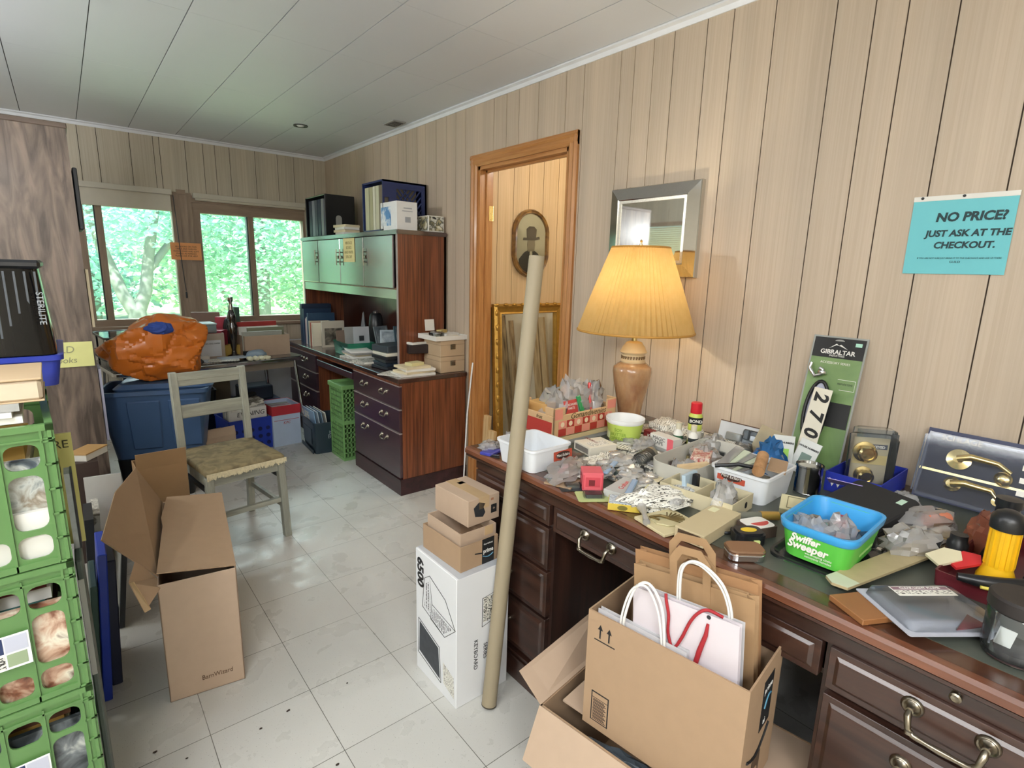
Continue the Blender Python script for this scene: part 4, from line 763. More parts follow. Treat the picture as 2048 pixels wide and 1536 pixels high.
for i, lab in enumerate(['bottom green crate of the front stack on the floor', 'second green crate from the floor in the front stack', 'third green crate from the floor in the front stack, just under the top one']):
    q = copy_tree(cr); q.location = (-.2255, 1.464, .283 * i); q['label'] = lab
    label_card(q, .061, .13)
for i, lab in enumerate(['bottom green crate of the second stack behind', 'second green crate of the rear stack behind', 'third green crate of the rear stack behind', 'top green crate of the rear stack, under the blue basket']):
    q = copy_tree(cr); q.location = (-.24, 1.83, .283 * i); q['label'] = lab
# contents: each crate of the front stack holds covers facing out and a pile of books
COV = [('white_sleeve', PAPER), ('photo_sleeve', PHOTO), ('rust_sleeve', blotch('rust_cover', ['#3a2a22', '#8a5a44', '#c9a890', '#e4dcc8', '#5a3028'], 24)), ('dark_sleeve', blotch('dark_cover', ['#16191b', '#2e3336', '#6d7376', '#cfd2ca'], 20)), ('green_sleeve', PHOTOG)]
def inside(level, items, tell):
    z0 = level * .283 + .007
    for i, (x, w, hgt, k, lab) in enumerate(items):
        tag(MB().bx(w, .012, hgt).build('record_sleeve' if hgt > .12 else 'book', COV[k][1], loc=(-.2255 + x + .02, 1.325 + .014 * (i // 2 if tell else i), z0), rot=(0, 0, 0)), lab, 'sleeve' if hgt > .12 else 'book')
inside(3, [(.075, .12, .10, 0, 'white booklet low behind the right openings of the top green crate'), (.075, .12, .2, 1, 'black and white photo sleeve behind the right opening of the top green crate'), (-.07, .15, .1, 0, 'white booklet at the left of the top green crate')], 0)
inside(2, [(.075, .12, .19, 2, 'rust coloured picture sleeve behind the right opening of the third crate'), (-.06, .15, .23, 0, 'white sleeve at the left of the third crate')], 0)
inside(1, [(.075, .12, .2, 3, 'dark picture sleeve behind the right opening of the second crate'), (-.06, .15, .22, 3, 'dark sleeve at the left of the second crate')], 0)
inside(0, [(0, .28, .22, 3, 'dark sleeve at the front of the bottom crate')], 0)
for lv, lab in ((3, 'top'), (2, 'third'), (1, 'second'), (0, 'bottom')):
    z = lv * .283 + .007
    for i in range(8 if lv else 5):
        hh = .026; m_ = [M('ochre_book', '#a8843e', .6), M('brown_book', '#6a4630', .6), CREAM, M('teal_book', '#3f6f6a', .5), PAPER, M('maroon_book', '#6a2a2c', .5), M('black_book', '#1d1e20', .5), CREAM][(i + lv * 3) % 8]
        tag(MB().bx(.27 - .012 * (i % 3), .2, hh).build('book', m_, loc=(-.2255, 1.50, z + i * .0265)), 'book lying in the %s green crate of the front stack, number %s from its bottom' % (lab, ['one', 'two', 'three', 'four', 'five', 'six', 'seven', 'eight'][i]), 'book')
# piled on the crates
TOPZ = 1.131
for i, (w, d_, hh, x, m_, lab) in enumerate([(.3, .22, .012, -.24, PAPER, 'white magazine lying lowest on the front crate stack'), (.3, .22, .01, -.25, TXT, 'printed magazine second on the front crate stack'), (.29, .2, .014, -.23, GREYC, 'grey booklet third on the front crate stack')]):
    tag(MB().bx(w, d_, hh).build('magazine', m_, loc=(x, 1.43, TOPZ + [0, .0125, .023][i]), rot=(0, 0, 2 - 2 * i)), lab, 'magazine')
o = T('old_book', 'old cream book with worn page edges on the front crate stack', 'book', (-.2, 1.43, TOPZ + .0375), 1); MB().bx(.29, .2, .04).build('pages', M('aged_page_edges', '#c9b9a0', .8, var=.12, sc=30), o, bevel=.006); MB().bx(.294, .204, .004, z=.04).bx(.294, .204, .003, z=-.001).build('cover', M('tan_book_cover', '#b59d7c', .6), o, bevel=.001)
o = T('blue_basket', 'royal blue plastic basket on the rear crate stack', 'basket', (-.19, 1.85, TOPZ)); MB().shell(.33, .33, .075, .005, .31, .31, .02, .006).build('body', M('deep_blue_plastic', '#2a3a9c', .35), o, smooth=40); MB().at(-.04, -.1605, .022, 90).prism(rrect(.09, .03, .012), -.002, .001).build('grip_slot', GREYC, o)
SMOK = clear('smoked_plastic', '#30353a', .35, .1, 1.2, '#1b1e22')
o = T('smoked_bin', 'smoked black plastic bin turned upside down on the blue basket', 'bin', (-.195, 1.85, TOPZ + .077)); MB().shell(.30, .3, .21, .005, .33, .33, .03, 0).build('body', SMOK, o, smooth=40)
b = MB()
for i in range(6): b.at(.055 + .018 * i, -.162 + .002 * i, .004).bx(.004, .004, .19)
b.build('ribs', M('dark_grey_rib', '#4a5056', .3), o); MB().bx(.315, .315, .02, z=.2).build('rim', BLK, o, bevel=.006)
b = MB()
for i in range(7): b.tube([(-.16, -.166, .19 - .03 * i), (.035, -.166, .05 - .03 * i + .02)] if .05 - .03 * i + .02 > .01 else [(-.16, -.166, .19 - .03 * i), (-.06, -.166, .115 - .03 * i + .01)] if .125 - .03 * i > .01 else [(-.16, -.166, .02), (-.15, -.166, .015)], .0018, 6)
b.build('diagonal_ribs', M('pale_grey_rib', '#8b9196', .4), o); txt(o, 'STERILITE', .018, M('grey_lettering', '#9aa0a4', .4), (.148, -.168, .11), (90, 90, 0))
for i, (x, z, w, hh, m_, lab) in enumerate([(.06, .02, .05, .12, BLK, 'black card standing in the smoked bin'), (.1, .07, .035, .06, GREYC, 'small grey card in the smoked bin')]): tag(MB().bx(w, .01, hh).build('card', m_, loc=(-.21 + x - .05, 1.72, TOPZ + .082 + (0 if i == 0 else .0))), lab, 'card')
# standing things right of the crates
o = T('magazine', 'yellow bordered magazine leaning beside the green crates', 'magazine', (-.066, 1.650, .735), 0, rx=0); 
MB().b2(-.042, .04, 0, .008, 0, .285).build('cover', M('pale_yellow_cover', '#d8d382', .45, var=.1), o); txt(o, 'RE', .028, M('olive_ink', '#4a4a2c', .6), (.018, -.0008, .258)); MB().b2(-.042, .012, -.0008, 0, .14, .228).build('picture', blotch('yellow_cover_picture', ['#8f7f3a', '#c9bd62', '#5a5230', '#e0da9a'], 20), o)
o = T('magazine_holder', 'dark grey upright magazine holder under the yellow magazine', 'holder', (-.041, 1.53, 0)); MB().bx(.012, .2, .785).build('body', M('dark_green_grey_board', '#4a5650', .5), o, bevel=.003); MB().b2(-.005, .005, -.1015, -.1, .5, .74).build('label', M('grey_label', '#b4b6b4', .6), o)
o = T('photo_album', 'silver edged dark album standing between the crates and the yellow magazine', 'album', (-.041, 1.52, .786)); MB().bx(.010, .05, .18).build('cover', M('silver_speckle', '#b4bcbe', .35, .3, var=.35, sc=60), o); MB().bx(.004, .052, .181, .0072).build('spine', DRK, o)
for i, (x, y, w, d_, hh, rx, ry, m_, lab) in enumerate([
    (-.035, 2.12, .025, .2, .52, 0, 4, ROYAL, 'royal blue binder standing on the floor beside the crates'), (-.005, 2.2, .03, .22, .46, 0, 3, M('midnight_binder', '#1b2340', .5), 'midnight blue binder right of the royal blue one on the floor'),
    (-.06, 2.08, .018, .2, .44, 0, 4, M('bottle_green_binder', '#2f4a44', .5), 'bottle green binder between the crates and the royal blue one')]):
    tag(MB().bx(w, d_, hh).build('ring_binder', m_, loc=(x, y, 0), rot=(rx, ry, 0), bevel=.003), lab, 'binder')
o = T('framed_picture', 'dark picture frame with a grey mat leaning on the binders', 'picture', (.035, 2.62, 0), -88, rx=-7); MB().loft([[(x, y, z) for x, z in [(p[0], p[1] + .2) for p in rrect(w, h_, .001)]] for w, h_, y in ((.36, .4, 0), (.36, .4, -.018), (.31, .35, -.018), (.31, .35, -.006))]).build('frame', DRK, o); MB().b2(-.16, .16, -.008, -.004, .03, .37).build('print', GREYC, o)
o = T('white_board', 'plain white board leaning at the foot of the tall bookcase', 'board', (.035, 3.02, .0), -6, rx=-4); MB().b2(-.065, .075, -.006, .006, 0, .45).build('sheet', M('grey_white_board', '#cfcfcd', .6), o)
for i, (x, y, hh, m_, lab) in enumerate([(-.02, 2.9, .36, TXT2, 'pale torn edged book standing behind the white board'), (-.045, 2.75, .40, DRK, 'black book standing left of the white board')]): tag(MB().bx(.03, .2, hh).build('book', m_, loc=(x, y, 0), rot=(0, 3, 0)), lab, 'book')
o = T('dark_box', 'box of dark books at the foot of the tall bookcase', 'box', (-.03, 3.25, 0)); MB().bx(.13, .26, .5).build('body', M('dark_umber_board', '#40312c', .6), o)
o = T('book', 'cream book with white pages lying tilted on the box of dark books', 'book', (.0, 3.22, .502), -35); MB().bx(.09, .15, .03).build('pages', PAPER, o); MB().bx(.094, .154, .006, z=.03).build('cover', M('tan_cover', '#b9935e', .6), o)

# ---------------------------------------------------------------- big open cardboard box in the middle of the floor
o = T('cardboard_box', 'large open upright cardboard box standing in the middle of the floor', 'box', (.285, 2.225, 0), -8)
w_, d_, h_ = .225, .71, .43
b = MB(); b.b2(-w_ / 2, w_ / 2, -d_ / 2, -d_ / 2 + .005, 0, h_).b2(-w_ / 2, w_ / 2, d_ / 2 - .005, d_ / 2, 0, h_).b2(-w_ / 2, -w_ / 2 + .005, -d_ / 2, d_ / 2, 0, h_).b2(w_ / 2 - .005, w_ / 2, -d_ / 2, d_ / 2, 0, h_).b2(-w_ / 2, w_ / 2, -d_ / 2, d_ / 2, 0, .005)
b.build('body', CARDP, o, bevel=.0015)
txt(o, 'BarnWizard', .024, M('brown_ink', '#5e432e', .7), (.03, -d_ / 2 - .0006, .055), sx=.8)
def flap(nm, pts, mat, t=.004):
    P = [Vector(p) for p in pts]; nn = (P[1] - P[0]).cross(P[-1] - P[0]).normalized() * t
    k = len(P); MB().add(P + [p + nn for p in P], [tuple(range(k)), tuple(range(2 * k - 1, k - 1, -1))] + [(i, (i + 1) % k, k + (i + 1) % k, k + i) for i in range(k)]).build(nm, mat, o)
y0, y1 = -d_ / 2, d_ / 2
flap('right_flap', [(w_ / 2, y0 + .01, h_ + .002), (w_ / 2, y1 - .01, h_ + .002), (-w_ / 2 + .02, y1 - .03, h_ + .03), (-w_ / 2 + .005, .1, h_ + .034), (-w_ / 2 + .012, .02, h_ + .034), (-w_ / 2 + .002, y0 + .015, h_ + .032)], CARD)
flap('left_flap', [(-w_ / 2, y0 + .06, h_), (-w_ / 2, y1, h_), (-w_ / 2 - .07, y1 - .1, h_ + .20), (-w_ / 2 - .115, y1 - .36, h_ + .205), (-w_ / 2 - .13, y0 + .05, h_ + .165)], CARD)
flap('back_flap', [(-w_ / 2, y1, h_), (w_ / 2, y1, h_), (w_ / 2 - .01, y1 + .08, h_ - .08), (-w_ / 2 + .01, y1 + .08, h_ - .08)], CARDD)
flap('front_flap', [(-w_ / 2 + .01, y0, h_ - .01), (-w_ / 2, y0 + .05, h_), (-w_ / 2 - .05, y0 + .06, h_ + .07), (-w_ / 2 - .065, y0 - .02, h_ + .04), (-w_ / 2 - .035, y0 - .035, h_ - .06)], CARD)
flap('front_flap', [(-w_ / 2 - .065, y0 - .02, h_ + .04), (-w_ / 2 - .055, y0 - .024, h_ + .042), (-w_ / 2 - .02, y0 - .036, h_ - .055), (-w_ / 2 - .035, y0 - .038, h_ - .06)], M('light_kraft_edge', '#c9ab84', .8))

o = T('cardboard_box', 'brown cardboard box with a raised flap behind the big open box and beside the chair', 'box', (.262, 2.96, 0), 2); MB().shell(.2, .17, .50, .004).build('body', CARDD, o, bevel=.001); MB().b2(-.1, .1, -.002, .002, 0, .075).build('raised_flap', CARDD, o, loc=(0, -.083, .499), rot=(4, 0, 0))
# ---------------------------------------------------------------- big desk on the right
DZ = .79
MAH = wood('dark_mahogany', '#2a1a15', '#3f281f', (12, 12, 1), .32, .35); MAHY = wood('dark_mahogany_front', '#2a1a15', '#432a20', (12, 1, 12), .32, .35); MAHE = wood('mahogany_moulded_edge', '#5a3524', '#7a4a32', (12, 1, 12), .3, .4)
MAHT = wood('mahogany_top', '#3b241a', '#573624', (12, 1, 12), .22, .5)
o = T('executive_desk', 'large dark mahogany pedestal desk covered with hardware along the right wall', 'desk', (1.11, .73, 0))
def Y(a): return a - .73
b = MB(); b.loft([[(x, y, z) for y in (Y(-.12), Y(1.585))] [::1] + [(x2, y, z) for y in (Y(1.585), Y(-.12))] for z, x, x2 in ((.752, -.008, .92), (.758, -.016, .925), (.765, -.016, .925))]); b.build('under_moulding', MAHY, o)
b = MB(); b.loft([[(x, Y(-.13), z), (x, Y(1.588), z), (.93, Y(1.588), z), (.93, Y(-.13), z)] for z, x in ((.765, -.012), (.769, -.02), (.783, -.02), (.79, -.014))]); b.build('top', MAHE, o)
MB().b2(.005, .925, Y(-.128), Y(1.586), .79, .7905).build('top_veneer', MAHT, o)
MB().b2(.05, .86, Y(.02), Y(1.50), .7905, .7912).build('leather_inset', M('dark_green_leather', '#4c5048', .35, var=.1), o)
def raised(parent, nm, y0, y1, z0, z1, x=0):
    """drawer front with a raised field"""
    d = MB().b2(x - .004, x + .02, y0, y1, z0, z1).loft([[(x - q, y, z) for y, z in ((y0 + e, z0 + e), (y1 - e, z0 + e), (y1 - e, z1 - e), (y0 + e, z1 - e))] for q, e in ((.004, .012), (.010, .02), (.010, .021))]).build(nm, MAHY, parent, bevel=.0015)
    return d
def big_bail(parent, x, y0, y1, z):
    b = MB()
    for y in (y0, y1):
        b.at(x, y, z, ry=-90).lathe([(.018, 0), (.018, .003), (.0145, .006), (.012, .0045), (.007, .009), (.006, .018), (.001, .02)], 18)
    b.m = Matrix(); pts = [(x - .016, y0, z), (x - .026, y0, z - .006), (x - .03, y0 + (y1 - y0) * .04, z - .026)] + [(x - .031, y0 + (y1 - y0) * q, z - .034 - .002 * math.sin(PI * q)) for q in (.12, .3, .5, .7, .88)] + [(x - .03, y1 - (y1 - y0) * .04, z - .026), (x - .026, y1, z - .006), (x - .016, y1, z)]
    b.tube(pts, [.0045, .006, .005, .0055, .0045, .006, .0045, .0055, .005, .006, .0045], 10)
    for q in (.06, .94): b.at(x - .0305, y0 + (y1 - y0) * q, z - .031).lathe([(.001, -.007), (.007, -.003), (.007, .003), (.001, .007)], 10)
    return b.build('handle', BRZ, parent, smooth=50)
for nm, a, c in (('left_pedestal', 1.13, 1.55), ('right_pedestal', -.095, .335)):
    MB().b2(.016, .88, Y(a), Y(c), .1, .752).build(nm, MAH, o); MB().b2(-.012, .89, Y(a) - .012, Y(c) + .012, 0, .088).b2(-.004, .885, Y(a) - .006, Y(c) + .006, .088, .1).build('plinth', MAHY, o, bevel=.003)
    rows = [(.645, .715), (.49, .635), (.32, .48), (.125, .31)] if a > 1 else [(.625, .715), (.37, .61), (.125, .36)]
    for z0, z1 in rows:
        d = raised(o, 'drawer', Y(a) + .012, Y(c) - .012, z0, z1)
        if a > 1: MB().at(-.01, Y(1.315), (z0 + z1) / 2 + .01, ry=-90).lathe([(.008, 0), (.006, .008), (.012, .016), (.012, .022), (.006, .026), (.001, .027)], 14).build('knob', BRZ, d, smooth=50)
        else: big_bail(d, -.01, Y(.075), Y(.18), z1 - .03 if z1 > .7 else z1 - .05)
    if a < 1: MB().at(.0, Y(.128), .734, ry=-90).lathe([(.009, -.016), (.009, .003), (.006, .005), (.001, .003)], 14).build('lock', BRZ, o, smooth=50)
MB().b2(.005, .88, Y(-.095), Y(1.55), .716, .752).build('top_rail', MAHY, o)
for a, c in ((.745, 1.125), (.34, .735)):
    d = raised(o, 'drawer', Y(a), Y(c), .635, .715, .004)
    big_bail(d, -.006, Y((a + c) / 2 - .05), Y((a + c) / 2 + .05), .682)
MB().b2(.86, .88, Y(.335), Y(1.13), .08, .752).b2(.04, .86, Y(.335), Y(1.13), .62, .632).build('kneehole_panel', MAH, o)

# ---------------------------------------------------------------- table lamp
LX, LY = 1.80, 1.40
o = T('table_lamp', 'tan ceramic table lamp with a pleated golden shade at the wall end of the desk', 'lamp', (LX, LY, DZ + .0015))
CER = wood('tan_glazed_ceramic', '#93694a', '#b8946c', (7, 7, 3), .22, .6)
MB().lathe([(.001, 0), (.06, 0), (.062, .012), (.05, .02), (.044, .03), (.045, .05), (.056, .12), (.074, .2), (.08, .245), (.078, .265), (.062, .278), (.05, .285)], 32).build('vase_body', CER, o, smooth=50)
CRM = M('cream_ceramic', '#d3bd95', .35, coat=.4)
MB().lathe([(.05, .285), (.052, .29), (.047, .295), (.047, .318), (.052, .322), (.056, .328), (.05, .338), (.045, .35), (.038, .358), (.034, .366), (.02, .372), (.001, .373)], 32).build('neck', CRM, o, smooth=40)
b = MB()
for i in range(26):
    a = 2 * PI * i / 26; b.at(.0475 * math.cos(a), .0475 * math.sin(a), .3, rz=math.degrees(a)).bx(.003, .006, .012, z=0).bx(.003, .003, .005, y=.004, z=.006)
b.build('fret_band', M('dark_glaze', '#6d5335', .5), o)
MB().lathe([(.011, .372), (.011, .44), (.016, .44), (.016, .50), (.001, .50)], 14).build('stem', BRASS, o, smooth=40)
m, n, l, bs = nmat('pleated_gold_cloth'); out = n['Material Output']; n.remove(bs)
dd_ = n.new('ShaderNodeBsdfDiffuse'); tt_ = n.new('ShaderNodeBsdfTranslucent'); ms = n.new('ShaderNodeMixShader'); ms.inputs[0].default_value = .38
kc = mix(n, l, nz(n, l, co(n, l), 30, 3), lin('#b0945c'), lin('#c0a26e')); l.new(kc, dd_.inputs[0]); l.new(kc, tt_.inputs[0])
l.new(dd_.outputs[0], ms.inputs[1]); l.new(tt_.outputs[0], ms.inputs[2]); l.new(ms.outputs[0], out.inputs[0])
N_ = 132; b = MB(); L = []
for z, r in ((.415, .232), (.5, .203), (.6, .167), (.745, .112)):
    L.append([((r + (.0042 if j % 2 else -.0042)) * math.cos(2 * PI * j / N_), (r + (.0042 if j % 2 else -.0042)) * math.sin(2 * PI * j / N_), z) for j in range(N_)])
b.loft(L, False, False); b.build('shade', m, o)
RIMC = M('gold_braid', '#b9883c', .6)
MB().tube([(.235 * math.cos(2 * PI * j / 48), .235 * math.sin(2 * PI * j / 48), .414) for j in range(48)], .0045, 6, True).build('shade_trim', RIMC, o, smooth=50); MB().tube([(.113 * math.cos(2 * PI * j / 32), .113 * math.sin(2 * PI * j / 32), .746) for j in range(32)], .0045, 6, True).build('shade_trim', RIMC, o, smooth=50)
MB().tube([(0, 0, .50), (.0, .05, .53), (0, .05, .68), (0, 0, .745)], .002, 6).tube([(0, 0, .50), (.0, -.05, .53), (0, -.05, .68), (0, 0, .745)], .002, 6).tube([(-.11, 0, .742), (.11, 0, .742)], .002, 6).tube([(0, -.11, .742), (0, .11, .742)], .002, 6).lathe([(.006, .745), (.008, .755), (.003, .765), (.006, .772), (.001, .778)], 10).build('harp', BRASS, o, smooth=50)
MB().lathe([(.013, .50), (.014, .515), (.028, .55), (.03, .565), (.022, .59), (.001, .598)], 16).build('bulb', glow('lamp_bulb', '#ffd58f', 8), o, smooth=60)
light('table_lamp_light', 'POINT', (LX, LY, DZ + .60), 8, (1, .88, .66), shadow_soft_size=.03)

# ---------------------------------------------------------------- on the right wall
o = T('wall_mirror', 'rectangular mirror in a wide mirrored silver frame on the wall above the lamp', 'mirror', (2.05, 1.53, 1.62)); R_ = lambda s, x, s2=None: [(x, -s, -s2), (x, s, -s2), (x, s, s2), (x, -s, s2)]
b = MB(); b.loft([R_(.235, 0, .195), R_(.235, -.022, .195), R_(.232, -.026, .192), R_(.182, -.04, .142), R_(.178, -.036, .138)], c1=False); b.build('frame', M('silver_mirror_frame', '#c9c8c4', .1, 1, var=.06, sc=120), o)
MB().loft([R_(.18, -.036, .14), R_(.166, -.036, .126), R_(.165, -.03, .125)], c0=False, c1=False).build('bevel', M('frosted_bead', '#dcd8cc', .3, .6, var=.3, sc=200), o); MB().b2(-.032, -.03, -.17, .17, -.13, .13).build('mirror_glass', MIRR, o)
o = T('shop_sign', 'turquoise sign reading no price just ask at the checkout on the right wall', 'sign', (2.048, .450, 1.57))
MB().b2(-.002, 0, -.121, .121, -.113, .113).build('sheet', M('turquoise_paper', '#6cc0c8', .6, var=.02), o); MB().b2(-.003, -.0, -.122, .122, .1, .114).build('white_border', PAPER, o)
NVI = M('dark_teal_ink', '#123338', .6)
txt(o, 'NO PRICE?', .0345, NVI, (-.0028, -.022, .05), LF, shear=.12, bold=.0014, sx=.98); txt(o, 'JUST ASK AT THE', .0258, NVI, (-.0028, -.02, .004), LF, shear=.12, bold=.001, sx=.98); txt(o, 'CHECKOUT.', .0258, NVI, (-.0028, -.018, -.030), LF, shear=.12, bold=.001, sx=.98)
txt(o, 'IF YOU ARE NOT SURE JUST BRING IT TO THE CHECKOUT AND ASK US THERE', .0062, NVI, (-.0028, -.01, -.067), LF, sx=.9); txt(o, 'GUILD', .009, NVI, (-.0028, -.005, -.078), LF)
for y in (.1, .0): MB().at(-.003, y, .109, ry=-90).lathe([(.004, 0), (.004, .002), (.001, .004)], 10).build('pin', DRK, o)

# ---------------------------------------------------------------- boxes in front of the desk
KR = M('keyboard_box_white', '#e2e4e6', .45, var=.03)
o = T('keyboard_carton', 'tall white carton marked 6500 with keyboard drawings standing beside the desk', 'box', (.965, 1.42, 0), 0); MB().bx(.215, .26, .475).build('carton', KR, o, bevel=.002); MB().b2(-.1, .1, -.13, .13, .475, .4756).build('printed_top', M('grey_top_print', '#b9bcc0', .5, var=.15, sc=18), o); MB().b2(-.03, .1, -.05, .06, .4756, .4762).build('label', TXT, o)
txt(o, '6500', .055, INK, (-.1082, .098, .395), (90, 90, -90), bold=.002)
MB().b2(-.1082, -.1075, -.105, .0, .14, .2).build('dummy', TXT, o) if False else None
def outline(parent, nm, pts, mt, r=.0012): MB().tube(pts, r, 4, True).build(nm, mt, parent)
k = [(-.1078, .085, .27), (-.1078, .07, .385), (-.1078, .035, .41), (-.1078, -.065, .37), (-.1078, -.125, .29), (-.1078, -.06, .23)]
outline(o, 'line_drawing', k, INK); outline(o, 'line_drawing', [(-.1078, .035, .41), (-.1078, .02, .31), (-.1078, -.125, .29), (-.1078, -.06, .23), (-.1078, .03, .25), (-.1078, .02, .31)], INK, .001)
MB().add([(-.1079, y, z) for y, z in ((.07, .28), (.06, .37), (.035, .39), (.03, .27))], [(0, 1, 2, 3)]).add([(-.1079, y, z) for y, z in ((.015, .3), (-.105, .283), (-.055, .24), (.025, .258))], [(0, 1, 2, 3)]).build('key_print', printed('key_print', '#e2e4e6', '#303236', (70, 150, 110), .42), o)
MB().add([(-.1079, y, z) for y, z in ((.105, .2), (-.02, .165), (-.03, .05), (.11, .08))], [(0, 1, 2, 3)]).build('picture', M('dark_screen_print', '#30353c', .5, var=.5, sc=40), o); outline(o, 'line_drawing', [(-.1078, .112, .21), (-.1078, -.027, .172), (-.1078, -.037, .04), (-.1078, .118, .07)], INK)
MB().add([(-.1079, y, z) for y, z in ((-.05, .13), (-.115, .11), (-.12, .03), (-.052, .05))], [(0, 1, 2, 3)]).build('text_block', TXT, o)
outline(o, 'label_frame', [(-.005, -.1305, .37), (.06, -.1305, .38), (.06, -.1305, .28), (-.005, -.1305, .265)], INK); MB().b2(.0, .055, -.1306, -.13, .28, .37).build('label_print', TXT, o); txt(o, 'KEYBOARD', .022, INK, (-.03, -.1305, .17), (90, 90, 0)); txt(o, 'SERIES', .022, INK, (.01, -.1305, .17), (90, 90, 0))
def box_tape(o, w, d, h, along='x'):
    if along == 'x': MB().b2(-w / 2 - .0006, w / 2 + .0006, -.022, .022, h - .04, h + .0006).build('tape', TAPE, o)
    else: MB().b2(-.022, .022, -d / 2 - .0006, d / 2 + .0006, h - .04, h + .0006).build('tape', TAPE, o)
o = T('parcel_box', 'lower open parcel box with a black prime label on the white carton', 'box', (.962, 1.428, .4764), 2); MB().shell(.155, .222, .088, .003).build('body', CARD, o)
MB().b2(.01, .06, -.112, -.111, .0, .0885).build('black_label', INK, o); txt(o, 'prime', .021, WHT, (.035, -.1126, .045), bold=.0004, sx=.85); MB().tube([(.012 + .044 * q, -.1122, .03 - .008 * math.sin(PI * q)) for q in (0, .25, .5, .75, 1)], .0018, 6).build('smile_arrow', M('sky_blue_print', '#5d8ea8', .5), o); txt(o, 'free delivery', .0075, WHT, (.035, -.1126, .07)); MB().tube([(-.02 + .03 * q, -.1115, .047 - .006 * q) for q in (0, .5, 1)], .0022, 6).build('smile_tail', INK, o)
o = T('parcel_box', 'second brown parcel box nested in the labelled open one', 'box', (.97, 1.432, .4796), 1); MB().shell(.145, .20, .12, .003).build('body', CARDP, o); MB().b2(.025, .06, -.101, -.1, .089, .1205).build('tape', TAPE, o)
o = T('parcel_box', 'top closed parcel box with a black recycling mark', 'box', (1.008, 1.455, .5997), 3); MB().bx(.135, .19, .092).build('carton', CARDP, o, bevel=.0015); box_tape(o, .135, .19, .092, 'y')
MB().add([(x, -.0956, z) for x, z in ((-.038, .03), (-.005, .022), (.005, .036), (-.003, .056), (.005, .068), (-.022, .078), (-.045, .062))], [tuple(range(7))]).build('black_arrow', DRK, o); MB().b2(.03, .055, -.0956, -.095, .025, .055).build('black_square', INK, o); txt(o, '+', .02, CARDP, (.0425, -.0962, .04)); txt(o, 'IIII', .012, M('rust_ink', '#a2603a', .6), (.035, -.0956, .075)); MB().b2(.0, .025, .04, .06, .092, .0926).build('black_square', INK, o)
ax0, ax1 = Vector((.955, 1.237, .0)), Vector((1.162, 1.305, 1.475)); dv = (ax1 - ax0).normalized(); qr = dv.to_track_quat('Z', 'Y').to_matrix().to_4x4(); qr.translation = ax0 + Vector((0, 0, .004))
o = T('cardboard_tube', 'long grey cardboard tube leaning on the desk edge', 'tube'); o.matrix_world = qr; TUB = M('grey_tan_tube', '#978b73', .6, var=.04, sc=8); Ln = (ax1 - ax0).length
MB().lathe([(.025, 0), (.025, Ln), (.022, Ln), (.022, .02), (.001, .02)], 28).build('tube', TUB, o, smooth=50); MB().lathe([(.0255, .0), (.0255, .004), (.022, .004)], 28).build('end_rim', M('dark_tube_rim', '#3a342a', .7), o)
# lower opened box and the big box on it
o = T('cardboard_box', 'low opened cardboard box on the floor carrying the taller box of bags', 'box', (1.04, .60, 0), 8)
w_, d_, h_ = .36, .56, .355; MB().b2(-w_ / 2, w_ / 2, -d_ / 2, -d_ / 2 + .005, 0, h_).b2(-w_ / 2, w_ / 2, d_ / 2 - .005, d_ / 2, 0, h_).b2(-w_ / 2, -w_ / 2 + .005, -d_ / 2, d_ / 2, 0, h_).b2(w_ / 2 - .005, w_ / 2, -d_ / 2, d_ / 2, 0, h_).b2(-w_ / 2, w_ / 2, -d_ / 2, d_ / 2, 0, .005).build('body', CARD, o)
MB().b2(-w_ / 2 + .055, w_ / 2, -d_ / 2, d_ / 2 - .03, h_ - .006, h_ - .001).build('right_flap', CARDP, o)
def flap2(nm, pts, mat, t=.004):
    P = [Vector(p) for p in pts]; nn = (P[1] - P[0]).cross(P[-1] - P[0]).normalized() * t; k = len(P)
    MB().add(P + [p + nn for p in P], [tuple(range(k)), tuple(range(2 * k - 1, k - 1, -1))] + [(i, (i + 1) % k, k + (i + 1) % k, k + i) for i in range(k)]).build(nm, mat, o)
flap2('back_flap', [(-w_ / 2, d_ / 2, h_), (w_ / 2, d_ / 2, h_), (w_ / 2 + .01, d_ / 2 + .06, h_ + .09), (-w_ / 2 - .0, d_ / 2 + .075, h_ + .055)], CARDP); flap2('left_flap', [(-w_ / 2, -d_ / 2, h_), (-w_ / 2, d_ / 2, h_), (-w_ / 2 - .06, d_ / 2 - .0, h_ - .12), (-w_ / 2 - .06, -d_ / 2, h_ - .12)], CARDP)
tag(MB().blob(.05, .16, .04, .25, 12, n=22).build('plastic_wrap', M('silver_black_wrap', '#6a747c', .12, .5, var=.6, sc=14), loc=(.895, .60, .25), rot=(0, 0, 8)), 'shiny dark plastic packing in the gap of the low opened box', 'packing')
o = T('cardboard_box', 'tall open delivery box of paper bags standing in front of the desk', 'box', (1.0, .585, .3562), 8)
w_, d_, h_ = .205, .37, .305; b = MB(); b.shell(w_, d_, h_, .004); b.build('body', CARD, o)
MB().tube([(-w_ / 2 - .0002, d_ / 2 - .03 - .022 * k_, .24 + .0) for k_ in (0, 1)], .0012, 4).build('this_way_up_bar', INK, o, loc=(0, -.0, -.0)) if False else MB().b2(-w_ / 2 - .0006, -w_ / 2, d_ / 2 - .075, d_ / 2 - .02, .236, .2385).build('this_way_up_bar', INK, o)
for q in (0, 1):
    yy = d_ / 2 - .035 - .024 * q; MB().add([(-w_ / 2 - .0007, yy + a_, .244 + c_) for a_, c_ in ((-.002, 0), (.002, 0), (.002, .022), (.007, .022), (0, .036), (-.007, .022), (-.002, .022))], [tuple(range(7))]).build('up_arrow', INK, o)
